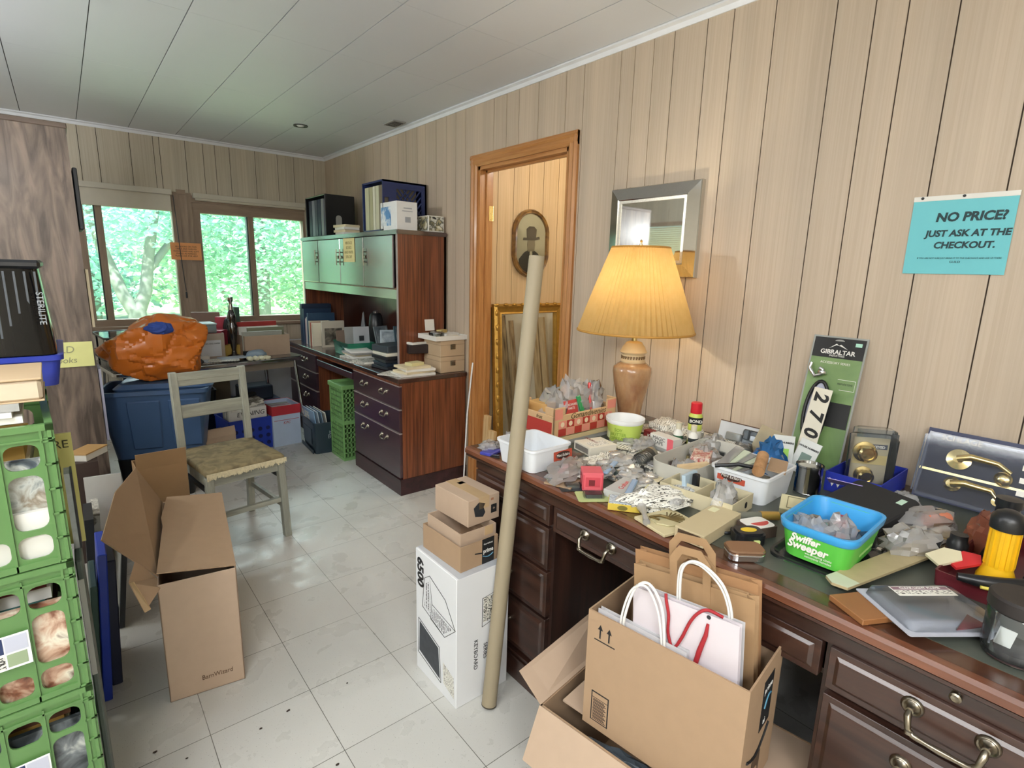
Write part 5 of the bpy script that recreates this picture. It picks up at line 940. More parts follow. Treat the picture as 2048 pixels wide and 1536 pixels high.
MB().b2(-w_ / 2 - .0006, -w_ / 2, d_ / 2 - .07, d_ / 2 - .022, .02, .1).build('label_border', INK, o); b = MB(); b.b2(-w_ / 2 - .0009, -w_ / 2 - .0006, d_ / 2 - .067, d_ / 2 - .025, .023, .083).b2(-w_ / 2 - .0009, -w_ / 2 - .0006, d_ / 2 - .067, d_ / 2 - .025, .085, .097); b.build('label_field', CARD, o); b = MB()
for q in range(15): b.b2(-w_ / 2 - .0013, -w_ / 2 - .0009, d_ / 2 - .064 + .003 * (q % 3), d_ / 2 - .028, .026 + .0038 * q, .0275 + .0038 * q + .0006 * (q % 2))
b.build('label_lines', INK, o)
txt(o, '7', .03, INK, (-w_ / 2 - .0006, -.08, .045), (90, 90, -90)); MB().b2(-w_ / 2 - .0008, -w_ / 2, -.14, -.16, .02, .022).b2(-w_ / 2 - .0008, -w_ / 2, -.145, -.147, .02, .04).build('corner_mark', INK, o)
MB().b2(-.01, .05, -d_ / 2 - .0008, -d_ / 2, .15, .27).build('black_label', INK, o); MB().tube([(.005 + .035 * q, -d_ / 2 - .001, .2 + .012 * math.sin(PI * q) + .02 * q) for q in (0, .3, .6, 1)], .002, 6).build('label_swoosh', M('teal_print', '#4f8aa6', .5), o); txt(o, 'prime', .02, WHT, (.02, -d_ / 2 - .001, .245)); txt(o, 'ai', .02, WHT, (.015, -d_ / 2 - .001, .165)); MB().tube([(-.07 + .12 * q, -d_ / 2 - .001, .12 - .028 * math.sin(PI * q) + .02 * q) for q in (0, .2, .4, .6, .8, 1)], .003, 6).build('smile_arrow', INK, o)
MB().b2(-.03, .02, -d_ / 2 - .0008, -d_ / 2, .02, .09).build('black_label', M('brown_black_print', '#4a3826', .6), o); MB().at(-.005, -d_ / 2 - .0009, .055, 90).cyl(.01, .001, n=14).build('label_dot', CARD, o)
def paper_bag(name, lab, loc, rz, w, d, h, mat, ry=0, rx=0):
    o = T(name, lab, 'bag', loc, rz, ry=ry, rx=rx); t = .0012   # flat folded bag: thin box open at the top, long side along y
    b = MB(); b.loft([[(x, y, 0) for x, y in ((d / 2, w / 2), (0, w / 2 - .004), (-d / 2, w / 2), (-d / 2, -w / 2), (0, -w / 2 + .004), (d / 2, -w / 2))]] + [[(x, y, h) for x, y in ((d / 2, w / 2), (0, w / 2 - .02), (-d / 2, w / 2), (-d / 2, -w / 2), (0, -w / 2 + .02), (d / 2, -w / 2))], [(x, y, h) for x, y in ((d / 2 - t, w / 2 - t), (0, w / 2 - .024), (-d / 2 + t, w / 2 - t), (-d / 2 + t, -w / 2 + t), (0, -w / 2 + .024), (d / 2 - t, -w / 2 + t))], [(x, y, .01) for x, y in ((d / 2 - t, w / 2 - t), (0, w / 2 - .02), (-d / 2 + t, w / 2 - t), (-d / 2 + t, -w / 2 + t), (0, -w / 2 + .02), (d / 2 - t, -w / 2 + t))]]); b.build('body', mat, o); return o
def flat_handle(o, x, h, w=.09, up=.055, mat=None):
    b = MB(); pts = [(-w / 2, h - .05), (-w / 2, h + up * .6), (-w / 2 + .022, h + up), (w / 2 - .022, h + up), (w / 2, h + up * .6), (w / 2, h - .05)]; inn = [(-w / 2 + .018, h - .05), (-w / 2 + .018, h + up * .5), (-w / 2 + .03, h + up - .018), (w / 2 - .03, h + up - .018), (w / 2 - .018, h + up * .5), (w / 2 - .018, h - .05)]
    vs = [(x + q, y, z) for q in (0, .0015) for y, z in pts + inn]; fs = []
    for i in range(5): fs += [(i, i + 1, 6 + i + 1, 6 + i), (12 + i, 18 + i, 18 + i + 1, 12 + i + 1), (i, 12 + i, 13 + i, i + 1), (6 + i, 7 + i, 19 + i, 18 + i)]
    b.add(vs, fs).build('handle', mat or KRAFT, o)
bx0 = .364
k1 = paper_bag('paper_bag', 'front brown kraft carrier bag with a flat paper handle in the delivery box', (1.015, .545, bx0 + .02), 8, .28, .026, .385, KRAFT, 2, -6); flat_handle(k1, -.0145, .385, .095, .075); flat_handle(k1, .013, .38, .095, .06)
k2 = paper_bag('paper_bag', 'rear brown kraft carrier bag with a flat paper handle nearest the desk', (1.05, .56, bx0 + .025), 8, .29, .024, .40, M('kraft_paper_rear', '#a27a54', .75, var=.1, sc=22, bm=.1), 1, -6); flat_handle(k2, -.0135, .40, .11, .07); MB().b2(-.012, .012, -.15, -.09, .395, .40).build('folded_edge', KRAFT, k2) if False else None
k3 = paper_bag('paper_bag', 'small folded brown bag at the desk end inside the delivery box', (1.033, .455, bx0), 8, .08, .01, .42, KRAFT, 1, -7)
RC = M('red_cord', '#9c2028', .7); WB = M('grey_white_bag', '#c8c6c8', .5)
g1 = paper_bag('gift_bag', 'low white paper bag with a cord handle at the front of the delivery box', (.915, .635, bx0), 8, .22, .012, .297, WB, 0)
MB().tube(curve_pts([(-.008, .04, .24), (-.010, .038, .31), (-.010, .02, .385), (-.010, -.005, .415), (-.010, -.03, .405), (-.010, -.052, .36), (-.009, -.065, .25)]), .0032, 8).tube(curve_pts([(-.008, .046, .24), (-.0135, .044, .31), (-.0135, .027, .38), (-.0135, 0, .408), (-.0135, -.023, .398), (-.0135, -.046, .35), (-.009, -.06, .25)]), .0026, 8).build('cord_handle', WHT, g1, smooth=50)
g3 = paper_bag('gift_bag', 'white paper bag hidden behind the pink white one with a white cord handle', (.972, .535, bx0), 8, .24, .010, .38, WB, 0, -4)
MB().tube(curve_pts([(.004, .02, .36), (.005, .018, .44), (.006, -.0, .47), (.006, -.03, .472), (.006, -.07, .445), (.005, -.09, .40), (.004, -.095, .35)]), .0032, 8).tube(curve_pts([(.004, .026, .36), (.008, .024, .44), (.009, .005, .465), (.009, -.026, .466), (.009, -.064, .438), (.005, -.084, .40), (.004, -.09, .35)]), .0026, 8).build('cord_handle', WHT, g3, smooth=50)
g2 = paper_bag('gift_bag', 'pale pink white gift bag with red cord handles in the delivery box', (.944, .525, bx0), 8, .235, .012, .392, M('pink_white_bag', '#d3cbd0', .45), 0, -4)
MB().tube(curve_pts([(-.004, .04, 0.402), (-.0085, .036, 0.387), (-.0095, .03, 0.357), (-.0105, .03, 0.317), (-.0105, .018, 0.287), (-.0105, -.0, 0.317), (-.0095, -.018, 0.362), (-.008, -.035, 0.389), (.0, -.052, 0.398), (.007, -.08, 0.39)]), .0034, 8).build('red_handle', RC, g2, smooth=50)
MB().tube([(-.0075, -.055, 0.372), (-.0095, -.052, 0.347), (-.0105, -.04, 0.307), (-.0105, -.028, 0.257), (-.0105, -.02, 0.207)], [.003, .0045, .0055, .005, .004], 8).build('red_handle', RC, g2, smooth=50)
MB().at(-.0064, -.056, .387, ry=-90).cyl(.0045, .001, n=10).build('eyelet', DRK, g2)
tag(MB().b2(-.001, .001, -.05, .05, 0, .27).build('flattened_bag', PAPER, loc=(.925, .66, bx0), rot=(0, -4, 8)), 'thin white paper edge between the bags and the front of the delivery box', 'paper')
# ---------------------------------------------------------------- the clutter on the desk
DT = .7916
# fruit crate on flat folders
for i in range(2): tag(MB().bx(.3, .2, .017).build('folder', [GREYC, M('buff_folder', '#c9b68c', .7)][i], loc=(1.515, 1.485, DT + .0172 * i), rot=(0, 0, 2 - 3 * i)), ['grey', 'buff'][i] + ' flat folder under the cardboard fruit crate', 'folder')
o = T('fruit_crate', 'printed cardboard fruit crate of bagged parts beside the lamp', 'crate', (1.52, 1.485, DT + .0346), 0)
w, d, h, t = .35, .2, .085, .006; PB = M('printed_board', '#c9a67c', .7); b = MB()
b.b2(-w / 2, w / 2, -d / 2, -d / 2 + t, 0, h).b2(-w / 2, w / 2, d / 2 - t, d / 2, 0, h).b2(-w / 2, -w / 2 + t, -d / 2, d / 2, 0, h).b2(w / 2 - t, w / 2, -d / 2, d / 2, 0, h).b2(-w / 2, w / 2, -d / 2, d / 2, 0, .005)
for sx in (-1, 1):
    for sy in (-1, 1): a, c = sorted((sx * (w / 2), sx * (w / 2 - .06))); e, f = sorted((sy * d / 2, sy * (d / 2 - t))); b.b2(a, c, e, f, h, h + .03); e, f = sorted((sy * d / 2, sy * (d / 2 - .05))); a, c = sorted((sx * w / 2, sx * (w / 2 - t))); b.b2(a, c, e, f, h, h + .03)
b.build('body', PB, o, bevel=.002)
RB = M('brick_red_print', '#a8332a', .6); PK = M('salmon_print', '#d98a78', .6); b = MB()
for i in range(7):
    for j in range(2):
        b.mat((i + j) % 2).b2(-.15 + i * .043, -.15 + i * .043 + .04, -d / 2 - .0006, -d / 2, .004 + j * .03, .032 + j * .03)
b.build('printed_squares', [RB, PK], o); b = MB()
for i in range(7): b.at(-.13 + i * .043, -d / 2 - .0007, .048, 90).cyl(.010, .0006, n=12)
b.build('printed_fruit', M('cream_fruit_print', '#e4cfae', .6), o); b = MB().b2(-w / 2 - .0006, -w / 2, -.09, .09, .004, .06); b.build('red_panel', RB, o)
txt(o, 'Gonandivenies', .032, M('olive_brown_ink', '#5b4a2a', .6), (.01, -d / 2 - .0008, .074), shear=.3, sx=1.05); txt(o, 'fruit', .02, MC['olive_brown_ink'], (-w / 2 - .001, -.02, .07), LF, shear=.2); MB().b2(.12, .17, -d / 2 - .0006, -d / 2, .075, .11).b2(-.17, -.13, -d / 2 - .0006, -d / 2, .07, .11).build('red_corner', PK, o)
CZ = DT + .0346 + .006
def pbag(lab, x, y, z, rx, ry, rz, seed, rot=0, mat=None, tilt=(0, 0)):
    o = T('plastic_bag', lab, 'bag', (x, y, z), rot, rx=tilt[0], ry=tilt[1]); MB().blob(rx, ry, rz, .5, seed, 2.4, n=22).build('bag', mat or POLY, o, smooth=22); return o
for i, (x, y, rx, ry, rz, lab) in enumerate([(1.45, 1.50, .06, .07, .085, 'clear bag of parts at the left of the fruit crate'), (1.55, 1.50, .07, .07, .10, 'large crumpled clear bag in the middle of the fruit crate'), (1.64, 1.48, .045, .06, .095, 'clear bag standing at the lamp end of the fruit crate')]): pbag(lab, x, y, CZ, rx, ry, rz, 40 + i)
o = T('seed_packet', 'red printed packet standing in the fruit crate', 'packet', (1.485, 1.425, CZ + .03), 5, rx=-12); MB().bx(.075, .006, .085).build('packet', M('red_packet', '#c24a44', .5), o); txt(o, 'HARDWARE\nPARTS', .014, PAPER, (0, -.0035, .06))
tag(MB().bx(.012, .012, .12).build('red_handle_tool', M('red_tool_plastic', '#d03a36', .35), loc=(1.60, 1.44, CZ + .05), rot=(-15, 10, 0), bevel=.003), 'red plastic handle sticking up in the fruit crate', 'tool')
tag(MB().bx(.02, .012, .09).build('green_clip', M('green_tool_plastic', '#2f8f55', .35), loc=(1.545, 1.42, CZ + .04), rot=(-15, -12, 0), bevel=.003), 'green plastic clip sticking up in the fruit crate', 'clip')
tag(MB().bx(.06, .09, .1).build('small_carton', M('kraft_inner_box', '#c39a5e', .7), loc=(1.415, 1.53, CZ), rot=(0, 0, 10)), 'kraft carton in the far left corner of the fruit crate', 'box')
tag(MB().blob(.02, .03, .04, .5, 77, n=12).build('black_fitting', BLK, loc=(1.665, 1.53, CZ + .08)), 'black fitting on the bags at the lamp end of the fruit crate', 'fitting')
# tubs
def tub(lab, x, y, w, d, h, mat, rz=0, taper=.9, r=.02, name='plastic_tub', cat='tub', z=DT, rim=.004):
    o = T(name, lab, cat, (x, y, z), rz); MB().shell(w, d, h, .0025, w * taper, d * taper, r, rim).build('body', mat, o, smooth=40); return o
WT = M('milky_white_plastic', '#e2e6ea', .35, spec=.5)
o = tub('white rectangular food tub at the near left corner of the desk', 1.185, 1.315, .175, .19, .08, WT)
def eclair(o, x, y, z, rot, sx=1, P=None):
    q = MB(Tm(x, y, z) @ Tm(0, 0, 0, *rot) if False else Tm(x, y, z, *rot)).prism(rrect(.085, .032, .002), 0, .0008).build('food_label', M('brick_red_label', '#b24a34', .5), o)
    MB(Tm(x, y, z, *rot)).prism([(.033 * math.cos(a), .0125 * math.sin(a)) for a in [2 * PI * i / 20 for i in range(20)]], .0008, .0014).build('label_oval', M('dark_brown_oval', '#38201a', .5), q); txt(o, 'Mini Eclairs', .0135, PAPER, (Tm(x, y, z, *rot) @ Vector((0, 0, .0018))), rot, shear=.1)
eclair(o, .05, -.0935, .043, (86, 0, 0))
for i in range(3): tag(MB().bx(.1, .012, .003).build('saw_blade', M('dull_steel_blade', '#7d817c', .35, .8), loc=(1.19, 1.29 + .02 * i, DT + .004 + .001 * i), rot=(0, 0, 80 - 6 * i)), 'dull steel strip, number %s from the camera, lying in the white food tub' % ['one', 'two', 'three'][i], 'strip')
pbag('small clear bag with a blue cover at the far left desk corner', 1.135, 1.50, DT, .04, .035, .02, 51); tag(MB().bx(.07, .05, .012).build('blue_case', M('violet_blue_plastic', '#3c3f96', .3), loc=(1.12, 1.47, DT), rot=(0, 0, 20), bevel=.003), 'violet blue flat case at the far left corner of the desk', 'case')
tag(MB().tube([(1.10, 1.44, DT + .006), (1.12, 1.42, DT + .006), (1.105, 1.40, DT + .006), (1.09, 1.43, DT + .006)], .003, 6, True).build('cable_loop', BLK, smooth=40), 'thin black loop of cable at the left desk corner', 'cable')
pbag('grey plastic pouch behind the white food tub', 1.25, 1.50, DT, .05, .04, .03, 52)
o = T('lime_tub', 'round white tub with a lime green band beside the fruit crate', 'tub', (1.645, 1.295, DT))
MB().lathe([(.058, 0), (.0705, .08), (.0745, .081), (.0755, .094), (.0725, .094), (.069, .08), (.0565, .004)], 36).build('body', M('white_pot_plastic', '#e9ecec', .35), o, smooth=40); b = MB(); b.band([(.0588, .004), (.0707, .076)], 36); b.build('lime_band', M('lime_print', '#b9cf62', .5), o, smooth=60)
b = MB()
for i in range(3): pass
for i, s in enumerate(['SOY', 'BUTTER', 'SPREAD']):
    txt(o, s, .017, M('lime_dark_ink', '#7c9c2e', .5), (-.0655 + .0025 * i, -.022, .056 - .017 * i), (83, 0, -71))
MB().b2(-.012, .012, -.001, .001, .015, .06).build('panel', M('pale_lime_print', '#dbe8b4', .5), o, loc=(-.0655 * math.cos(.55) + .002, .0655 * math.sin(.55) - .0, 0), rot=(0, 0, 60))
def carton(lab, x, y, w, d, h, mat, rz=0, z=DT, name='carton', cat='box', rx=0, ry=0):
    o = T(name, lab, cat, (x, y, z), rz, rx=rx, ry=ry); MB().bx(w, d, h).build('body', mat, o, bevel=.0012); return o
o = carton('white tea sized carton with printed lid between the tub and the fruit crate', 1.455, 1.275, .12, .10, .032, M('off_white_carton', '#d9d4c4', .6), -12); txt(o, 'SARDINES', .018, M('maroon_ink', '#7a3a34', .6), (.0, .025, .0323), TL); MB().b2(-.04, .04, -.035, .01, .032, .0325).build('print', TXT, o); MB().b2(-.0605, -.06, -.04, .04, .006, .026).build('picture', M('grey_side_print', '#7a7670', .6, var=.3, sc=60), o)
o = carton('pink red cube shaped carton at the front of the desk', 1.185, 1.045, .062, .062, .056, PINK, -40); outline_ = MB().tube([(-.0313, .02, .01), (-.0313, -.02, .01), (-.0313, -.02, .042), (-.0313, .02, .042)], .0012, 4, True).build('printed_frame', M('dark_red_ink', '#6d1d24', .6), o); MB().b2(-.022, .022, -.0316, -.031, .012, .042).b2(-.03, -.026, -.0316, -.031, .004, .05).b2(.026, .03, -.0316, -.031, .004, .05).build('printed_panel', M('deep_pink_print', '#c04450', .55), o); MB().b2(-.012, .006, -.032, -.0316, .016, .034).build('picture', MC['dark_red_ink'], o)
def blister(lab, x, y, w, d, rz, card, inner, bw=.6, bd=.5, bh=.014, z=DT, off=(0, 0), hole=True, item=None, rx=0, ry=0):
    o = T('blister_pack', lab, 'blister pack', (x, y, z), rz, rx=rx, ry=ry); MB().prism(rrect(w, d, .006, 2), 0, .0012).build('card', card, o)
    if item: item(o)
    else: MB().prism(rrect(w * bw * .8, d * bd * .8, .004, 2), .0012, bh * .8).build('hardware', inner, o, loc=(off[0], off[1], 0))
    q = MB(); L = lambda a, c, zz: [(px + off[0], py + off[1], zz) for px, py in rrect(a, c, .006, 3)]
    q.loft([L(w * bw, d * bd, .0012), L(w * bw * .94, d * bd * .93, bh), ], c0=False).build('bubble', CLR, o, smooth=30)
    return o
blister('pack with a grey bubble and a yellow green card hanging over the front desk edge', 1.135, .99, .10, .075, -35, M('yellow_green_card', '#b6c083', .6), M('gunmetal', '#55585a', .3, .6))
blister('black framed pack under the pink cube carton', 1.135, 1.075, .085, .06, -30, DRK, STEEL)
o = pbag('clear crinkled bag with a pink tool at the front left of the desk', 1.19, 1.155, DT, .105, .05, .026, 53, 20); tag(MB().bx(.11, .016, .012).build('pink_tool', M('pink_tool_plastic', '#d2686a', .4), loc=(1.19, 1.16, DT + .022), rot=(0, 0, 22), bevel=.004), 'pink red tool seen inside the crinkled bag at the front left', 'tool'); tag(MB().bx(.14, .09, .006).build('kraft_card', CARD, loc=(1.165, 1.13, DT), rot=(0, 0, 20)), 'kraft card under the crinkled bag with the pink tool', 'card')
o = carton('flat grey pack with a red printed name near the front of the desk', 1.235, .955, .13, .075, .022, M('silver_grey_carton', '#b9b9b6', .5), 12); txt(o, 'Crafton', .022, M('bright_red_ink', '#c2302c', .5), (0, .005, .0223), (0, 0, 10), shear=.2); MB().b2(-.06, .06, -.0376, -.037, .004, .018).build('print', TXT, o)
o = carton('flat yellow pack at the front edge of the desk', 1.155, .885, .10, .062, .02, M('mustard_yellow_pack', '#c9b044', .5), -52); MB().prism([(.014 * math.cos(a), .007 * math.sin(a)) for a in [2 * PI * i / 14 for i in range(14)]], 0, .0006).build('print_oval', M('olive_print', '#6d6428', .6), o, loc=(-.01, -.0316, .01), rot=(90, 0, 0)); MB().bx(.096, .058, .001, z=.02).build('blue_print', printed('blue_white_pack', '#cfd6dc', '#55708c', (90, 240, 240), .5), o)
for i, (x, y, rz, lab) in enumerate([(1.30, 1.07, 24, 'pale blue tool handle lying on the dark fittings'), (1.225, .925, 28, 'pale blue tool handle lying across the yellow pack')]): tag(MB().bx(.12, .018, .008).build('putty_tool', M('pale_blue_plastic', '#93aecb', .4), loc=(x, y, DT + .026), rot=(0, 0, rz), bevel=.003), lab, 'tool')
o = carton('small cream slide box beside the blue tool handle', 1.285, .90, .04, .03, .024, M('cream_slide_box', '#d8d2a4', .6), 20); MB().b2(-.004, .004, -.004, .004, .024, .0244).build('black_dot', INK, o); MB().bx(.042, .032, .006, z=.0).build('black_band', INK, o)
for i, (x, y, rx, ry, rz, rot, lab, mm) in enumerate([(1.225, .845, .105, .05, .028, -25, 'newsprint wrapped parcel with a twisted end at the desk front', TXT), (1.32, .825, .07, .045, .02, 20, 'crinkled printed pouch beside the newsprint parcel', printed('silver_print_pouch', '#cdd0cf', '#53575a', (80, 200, 200), .5))]):
    o = T('printed_pouch', lab, 'pouch', (x, y, DT), rot); MB().blob(rx, ry, rz, .45, 60 + i, 2.2, n=20).build('pouch', mm, o, smooth=25)
tag(MB().tube([(1.15, .83, DT + .022), (1.125, .80, DT + .018), (1.10, .775, DT + .014)], [.014, .006, .010], 10).build('twisted_end', POLY, smooth=40), 'twisted clear plastic end pointing at the desk edge', 'wrapper')
# plaque with shell trivet, tan box
o = carton('cream flat board with a shell shaped trivet on it at the front desk edge', 1.165, .755, .13, .115, .008, M('cream_board', '#cfc39c', .6), -12, name='board', cat='board')
o = T('shell_trivet', 'antique ivory shell shaped trivet lying on the cream board', 'trivet', (1.17, .755, DT + .0085), -20); MB().prism([((.048 + .003 * math.cos(9 * a)) * math.cos(a), (.038 + .002 * math.cos(9 * a)) * math.sin(a)) for a in [2 * PI * i / 36 for i in range(36)]], 0, .004).build('shell', M('antique_ivory', '#c8c19a', .4, .2), o, bevel=.001)
b = MB()
for i in range(9): a = -1.2 + .3 * i; b.tube([(-.006, 0, .004), (.042 * math.cos(a), .034 * math.sin(a), .0045)], .0022, 6)
b.tube([(-.03 + .0 * q, 0, .004) for q in (0, 1)] [:1] + [(-.045, .02, .006), (-.02, .012, .01), (0, 0, .006)], .004, 8); b.build('ribs', M('dark_bronze', '#6b5a34', .4, .5), o, smooth=40)
o = carton('flat tan gift box with a price sticker behind the carrier bag handles', 1.215, .668, .20, .078, .032, M('tan_gift_box', '#c2b38f', .6), 4); MB().b2(.05, .08, .01, .03, .032, .0325).build('price_sticker', M('pale_sticker', '#e0dcb4', .5), o); MB().b2(-.1005, -.1, -.03, .03, .004, .028).build('dark_end', M('umber_end', '#4b3a2a', .6), o)
# trays and boxes in the middle
GB = M('grey_white_boxboard', '#bdbbb0', .65); BEI = M('beige_boxboard', '#c9bf9f', .65)
o = T('shallow_tray', 'large grey white lid with rounded corners lying open side up on the desk', 'tray', (1.595, .935, DT), 3); MB().shell(.38, .16, .06, .0025, .375, .155, .05).build('body', GB, o, smooth=40)  # upturned box lid used as a tray
o = T('divided_box', 'beige cardboard box with dividers at the middle of the desk', 'box', (1.372, .775, DT), 4); MB().shell(.13, .22, .045, .003).b2(-.062, .062, .005, .008, .003, .042).b2(-.005, -.002, .008, .107, .003, .04).build('body', BEI, o); MB().at(.02, -.1106, .022, 90).prism(rrect(.014, .018, .006), -.0, .0006).build('print_mark', INK, o)
tag(MB().bx(.018, .018, .07).build('black_marker', BLK, loc=(1.375, .81, DT + .004), bevel=.003), 'black upright stick standing in the beige divided box', 'marker')
tag(MB().bx(.07, .012, .06).build('blue_white_card', M('ice_blue_card', '#b5cad8', .5), loc=(1.39, .835, DT + .004), rot=(-6, 0, 4)), 'ice blue card standing behind the black stick', 'card')
pbag('clear bag rising from the front of the divided box', 1.345, .705, DT + .004, .04, .03, .05, 70); pbag('clear bag at the far end of the divided box', 1.40, .725, DT + .004, .025, .03, .03, 71)
for i in range(6): tag(MB().tube([(1.40 + .012 * (i % 3), .70 + .014 * (i // 3), DT + .006), (1.412 + .012 * (i % 3), .712 + .014 * (i // 3), DT + .008)], .003, 6).build('metal_hook', STEEL, smooth=40), 'tiny steel hook loose in the beige divided box', 'hook', 'loose hooks in the divided box')
o = tub('white food tub full of hardware at the middle of the desk', 1.565, .735, .20, .17, .085, WT, 2); eclair(o, -.0975, .02, .062, (86, 0, -90))
tag(MB().at(1.50, .69, DT + .09, ry=78, rz=20).lathe([(.017, 0), (.017, .10), (.014, .10), (.014, .005)], 20).build('wooden_tube', wood('oak_tube', '#9a7048', '#bb9066', (20, 20, 2)), smooth=40), 'short wooden tube lying on top of the hardware in the white tub', 'tube')
tag(MB().bx(.09, .05, .003).build('cardboard_tag', CARD, loc=(1.60, .68, DT + .088), rot=(6, -8, 20)), 'brown cardboard tag on the hardware in the white tub', 'tag')
for i in range(5): tag(MB().bx(.13, .028, .004).build('clear_packet', [POLY, M('pale_green_card', '#c3ccb4', .5)][i % 2], loc=(1.555, .75 + .014 * i, DT + .072 + .005 * i), rot=(4, -12, -24 + 7 * i)), 'pale clear topped packet, number %s of the fan in the white hardware tub' % ['one', 'two', 'three', 'four', 'five'][i], 'packet')
tag(MB().tube([(1.455, .80, DT + .085), (1.49, .745, DT + .098), (1.53, .70, DT + .09)], .006, 8).build('pull_bar', BLK, smooth=40), 'black curved handle lying on the rim of the white hardware tub', 'pull bar')
tag(MB().bx(.11, .016, .014).build('wood_stick', wood('pine_stick', '#d8bd92', '#e8d3ae', (2, 18, 18)), loc=(1.47, .88, DT + .05), rot=(0, 0, -20)), 'pale wooden stick across the corner of the grey lid', 'stick')
tag(MB().bx(.09, .05, .04).build('hardware_filler', M('dim_hardware', '#8d8775', .4, .3, var=.4, sc=60), loc=(1.57, .73, DT + .004)), 'heap of small brass and steel hardware in the bottom of the white tub', 'hardware') 
o = carton('red and white striped carton in the grey lid', 1.60, .93, .10, .06, .055, blotch('red_white_stripes', ['#b02f2c', '#d8cfc0', '#a2302c', '#e6ddd0'], 60), 25, z=DT + .003)
# can, blue box, lock packs
o = T('paint_can', 'shiny small tin can beside the blue box', 'can', (1.705, .63, DT)); MB().lathe([(.037, 0), (.038, .002), (.037, .004), (.037, .081), (.039, .083), (.039, .088), (.034, .088), (.034, .084), (.001, .084)], 32).build('body', M('tin_plate', '#b8babb', .12, 1, var=.15, sc=30), o, smooth=30)
pbag('bright blue crinkled plastic bag beside the tin can', 1.715, .755, DT + .0, .055, .045, .075, 72, mat=clear('blue_film', '#6fb4e8', .55, .15, 1.4, '#3f8fd6'))
o = T('blue_box', 'royal blue open carton with a white W holding lock packs', 'box', (1.885, .53, DT), 0); BW = M('cobalt_card', '#20309a', .45); MB().shell(.24, .15, .062, .003).build('body', BW, o); txt(o, 'W', .035, PAPER, (-.1205, .045, .03), LF)
def gold_knob(b, x, y, z, r, L_, rz=0): b.at(x, y, z, 90, 0, rz).lathe([(r * 1.25, 0), (r * 1.25, .004), (r * .6, .008), (r * .55, L_ * .4), (r, L_ * .6), (r, L_ * .85), (r * .8, L_), (r * .62, L_), (r * .6, L_ - .003), (r * .2, L_ - .002), (.001, L_ - .002)], 24)
o = T('lock_pack', 'clear plastic pack with two brass door locks standing in the blue carton', 'lock pack', (1.88, .525, DT + .004), -52); b = MB(); L = lambda a, c, z: [(x, y, z) for x, y in rrect(a, c, .012, 4)]
b.loft([L(.115, .07, 0), L(.118, .072, .165), L(.112, .05, .172), L(.11, .05, .19), L(.09, .04, .195)]).build('clamshell', CLR, o, smooth=30)
MB().b2(-.05, .05, .012, .015, .005, .16).build('card', M('silver_gold_card', '#b5ab92', .5), o); MB().b2(-.048, .048, .0105, .012, .075, .105).build('gold_stripe', M('pale_gold_print', '#cdbb84', .4), o); MB().b2(.0, .045, .0105, .012, .125, .14).build('name_panel', M('charcoal_print', '#4c5260', .5), o); txt(o, 'KEYED', .011, PAPER, (.022, .010, .132), bold=.0003)
b = MB(); gold_knob(b, -.018, .01, .115, .026, .038); gold_knob(b, -.012, .01, .04, .022, .034); b.build('brass_lock', BRASS, o, smooth=40)
o = carton('second lock pack behind the first in the blue carton', 1.945, .535, .1, .05, .17, clear('grey_clear', '#dfe6ea', .3, .1, 1, '#c4ccd0'), -52, z=DT + .004, name='lock_pack', cat='lock pack'); MB().b2(-.045, .045, -.02, -.018, .02, .15).build('card', GREYC, o)
o = T('lever_lock_pack', 'navy clear fronted pack with brass lever locks leaning on the wall at the right', 'lock pack', (1.955, .275, DT), -90, rx=-19); MB().b2(-.15, .15, 0, .004, 0, .215).build('card', M('midnight_card', '#20274a', .45), o); MB().b2(-.15, .15, -.04, 0, .004, .2).build('clamshell', CLR, o, bevel=.01, seg=2)
for z, q in ((.135, 1), (.06, .7)):
    b = MB(); b.at(-.06, -.006, z, 90).lathe([(.03 * q, 0), (.03 * q, .006), (.012, .01), (.012, .026), (.001, .028)], 24); b.m = Matrix(); b.tube([(-.06, -.03, z), (-.03, -.034, z + .012 * q), (.03, -.034, z + .008 * q), (.06 * q, -.032, z - .01)], [.011, .010, .008, .006], 10); b.at(.045, -.006, z - .028 * q, 90).lathe([(.02 * q, 0), (.02 * q, .012), (.012, .018), (.001, .019)], 20); b.build('brass_lever', BRASS, o, smooth=50)
txt(o, 'SCHLAGE', .022, PAPER, (-.06, -.0412, .187)); txt(o, 'Lever', .014, PAPER, (.115, -.0412, .182)); MB().b2(-.14, .14, -.001, -.0, .085, .092).build('gold_stripe', BRASS, o)
b = MB()
for i in range(3):
    for j in range(2): b.b2(.08 + .03 * j, .097 + .03 * j, -.0415, -.041, .14 - .035 * i, .155 - .035 * i)
b.build('icons', PAPER, o)
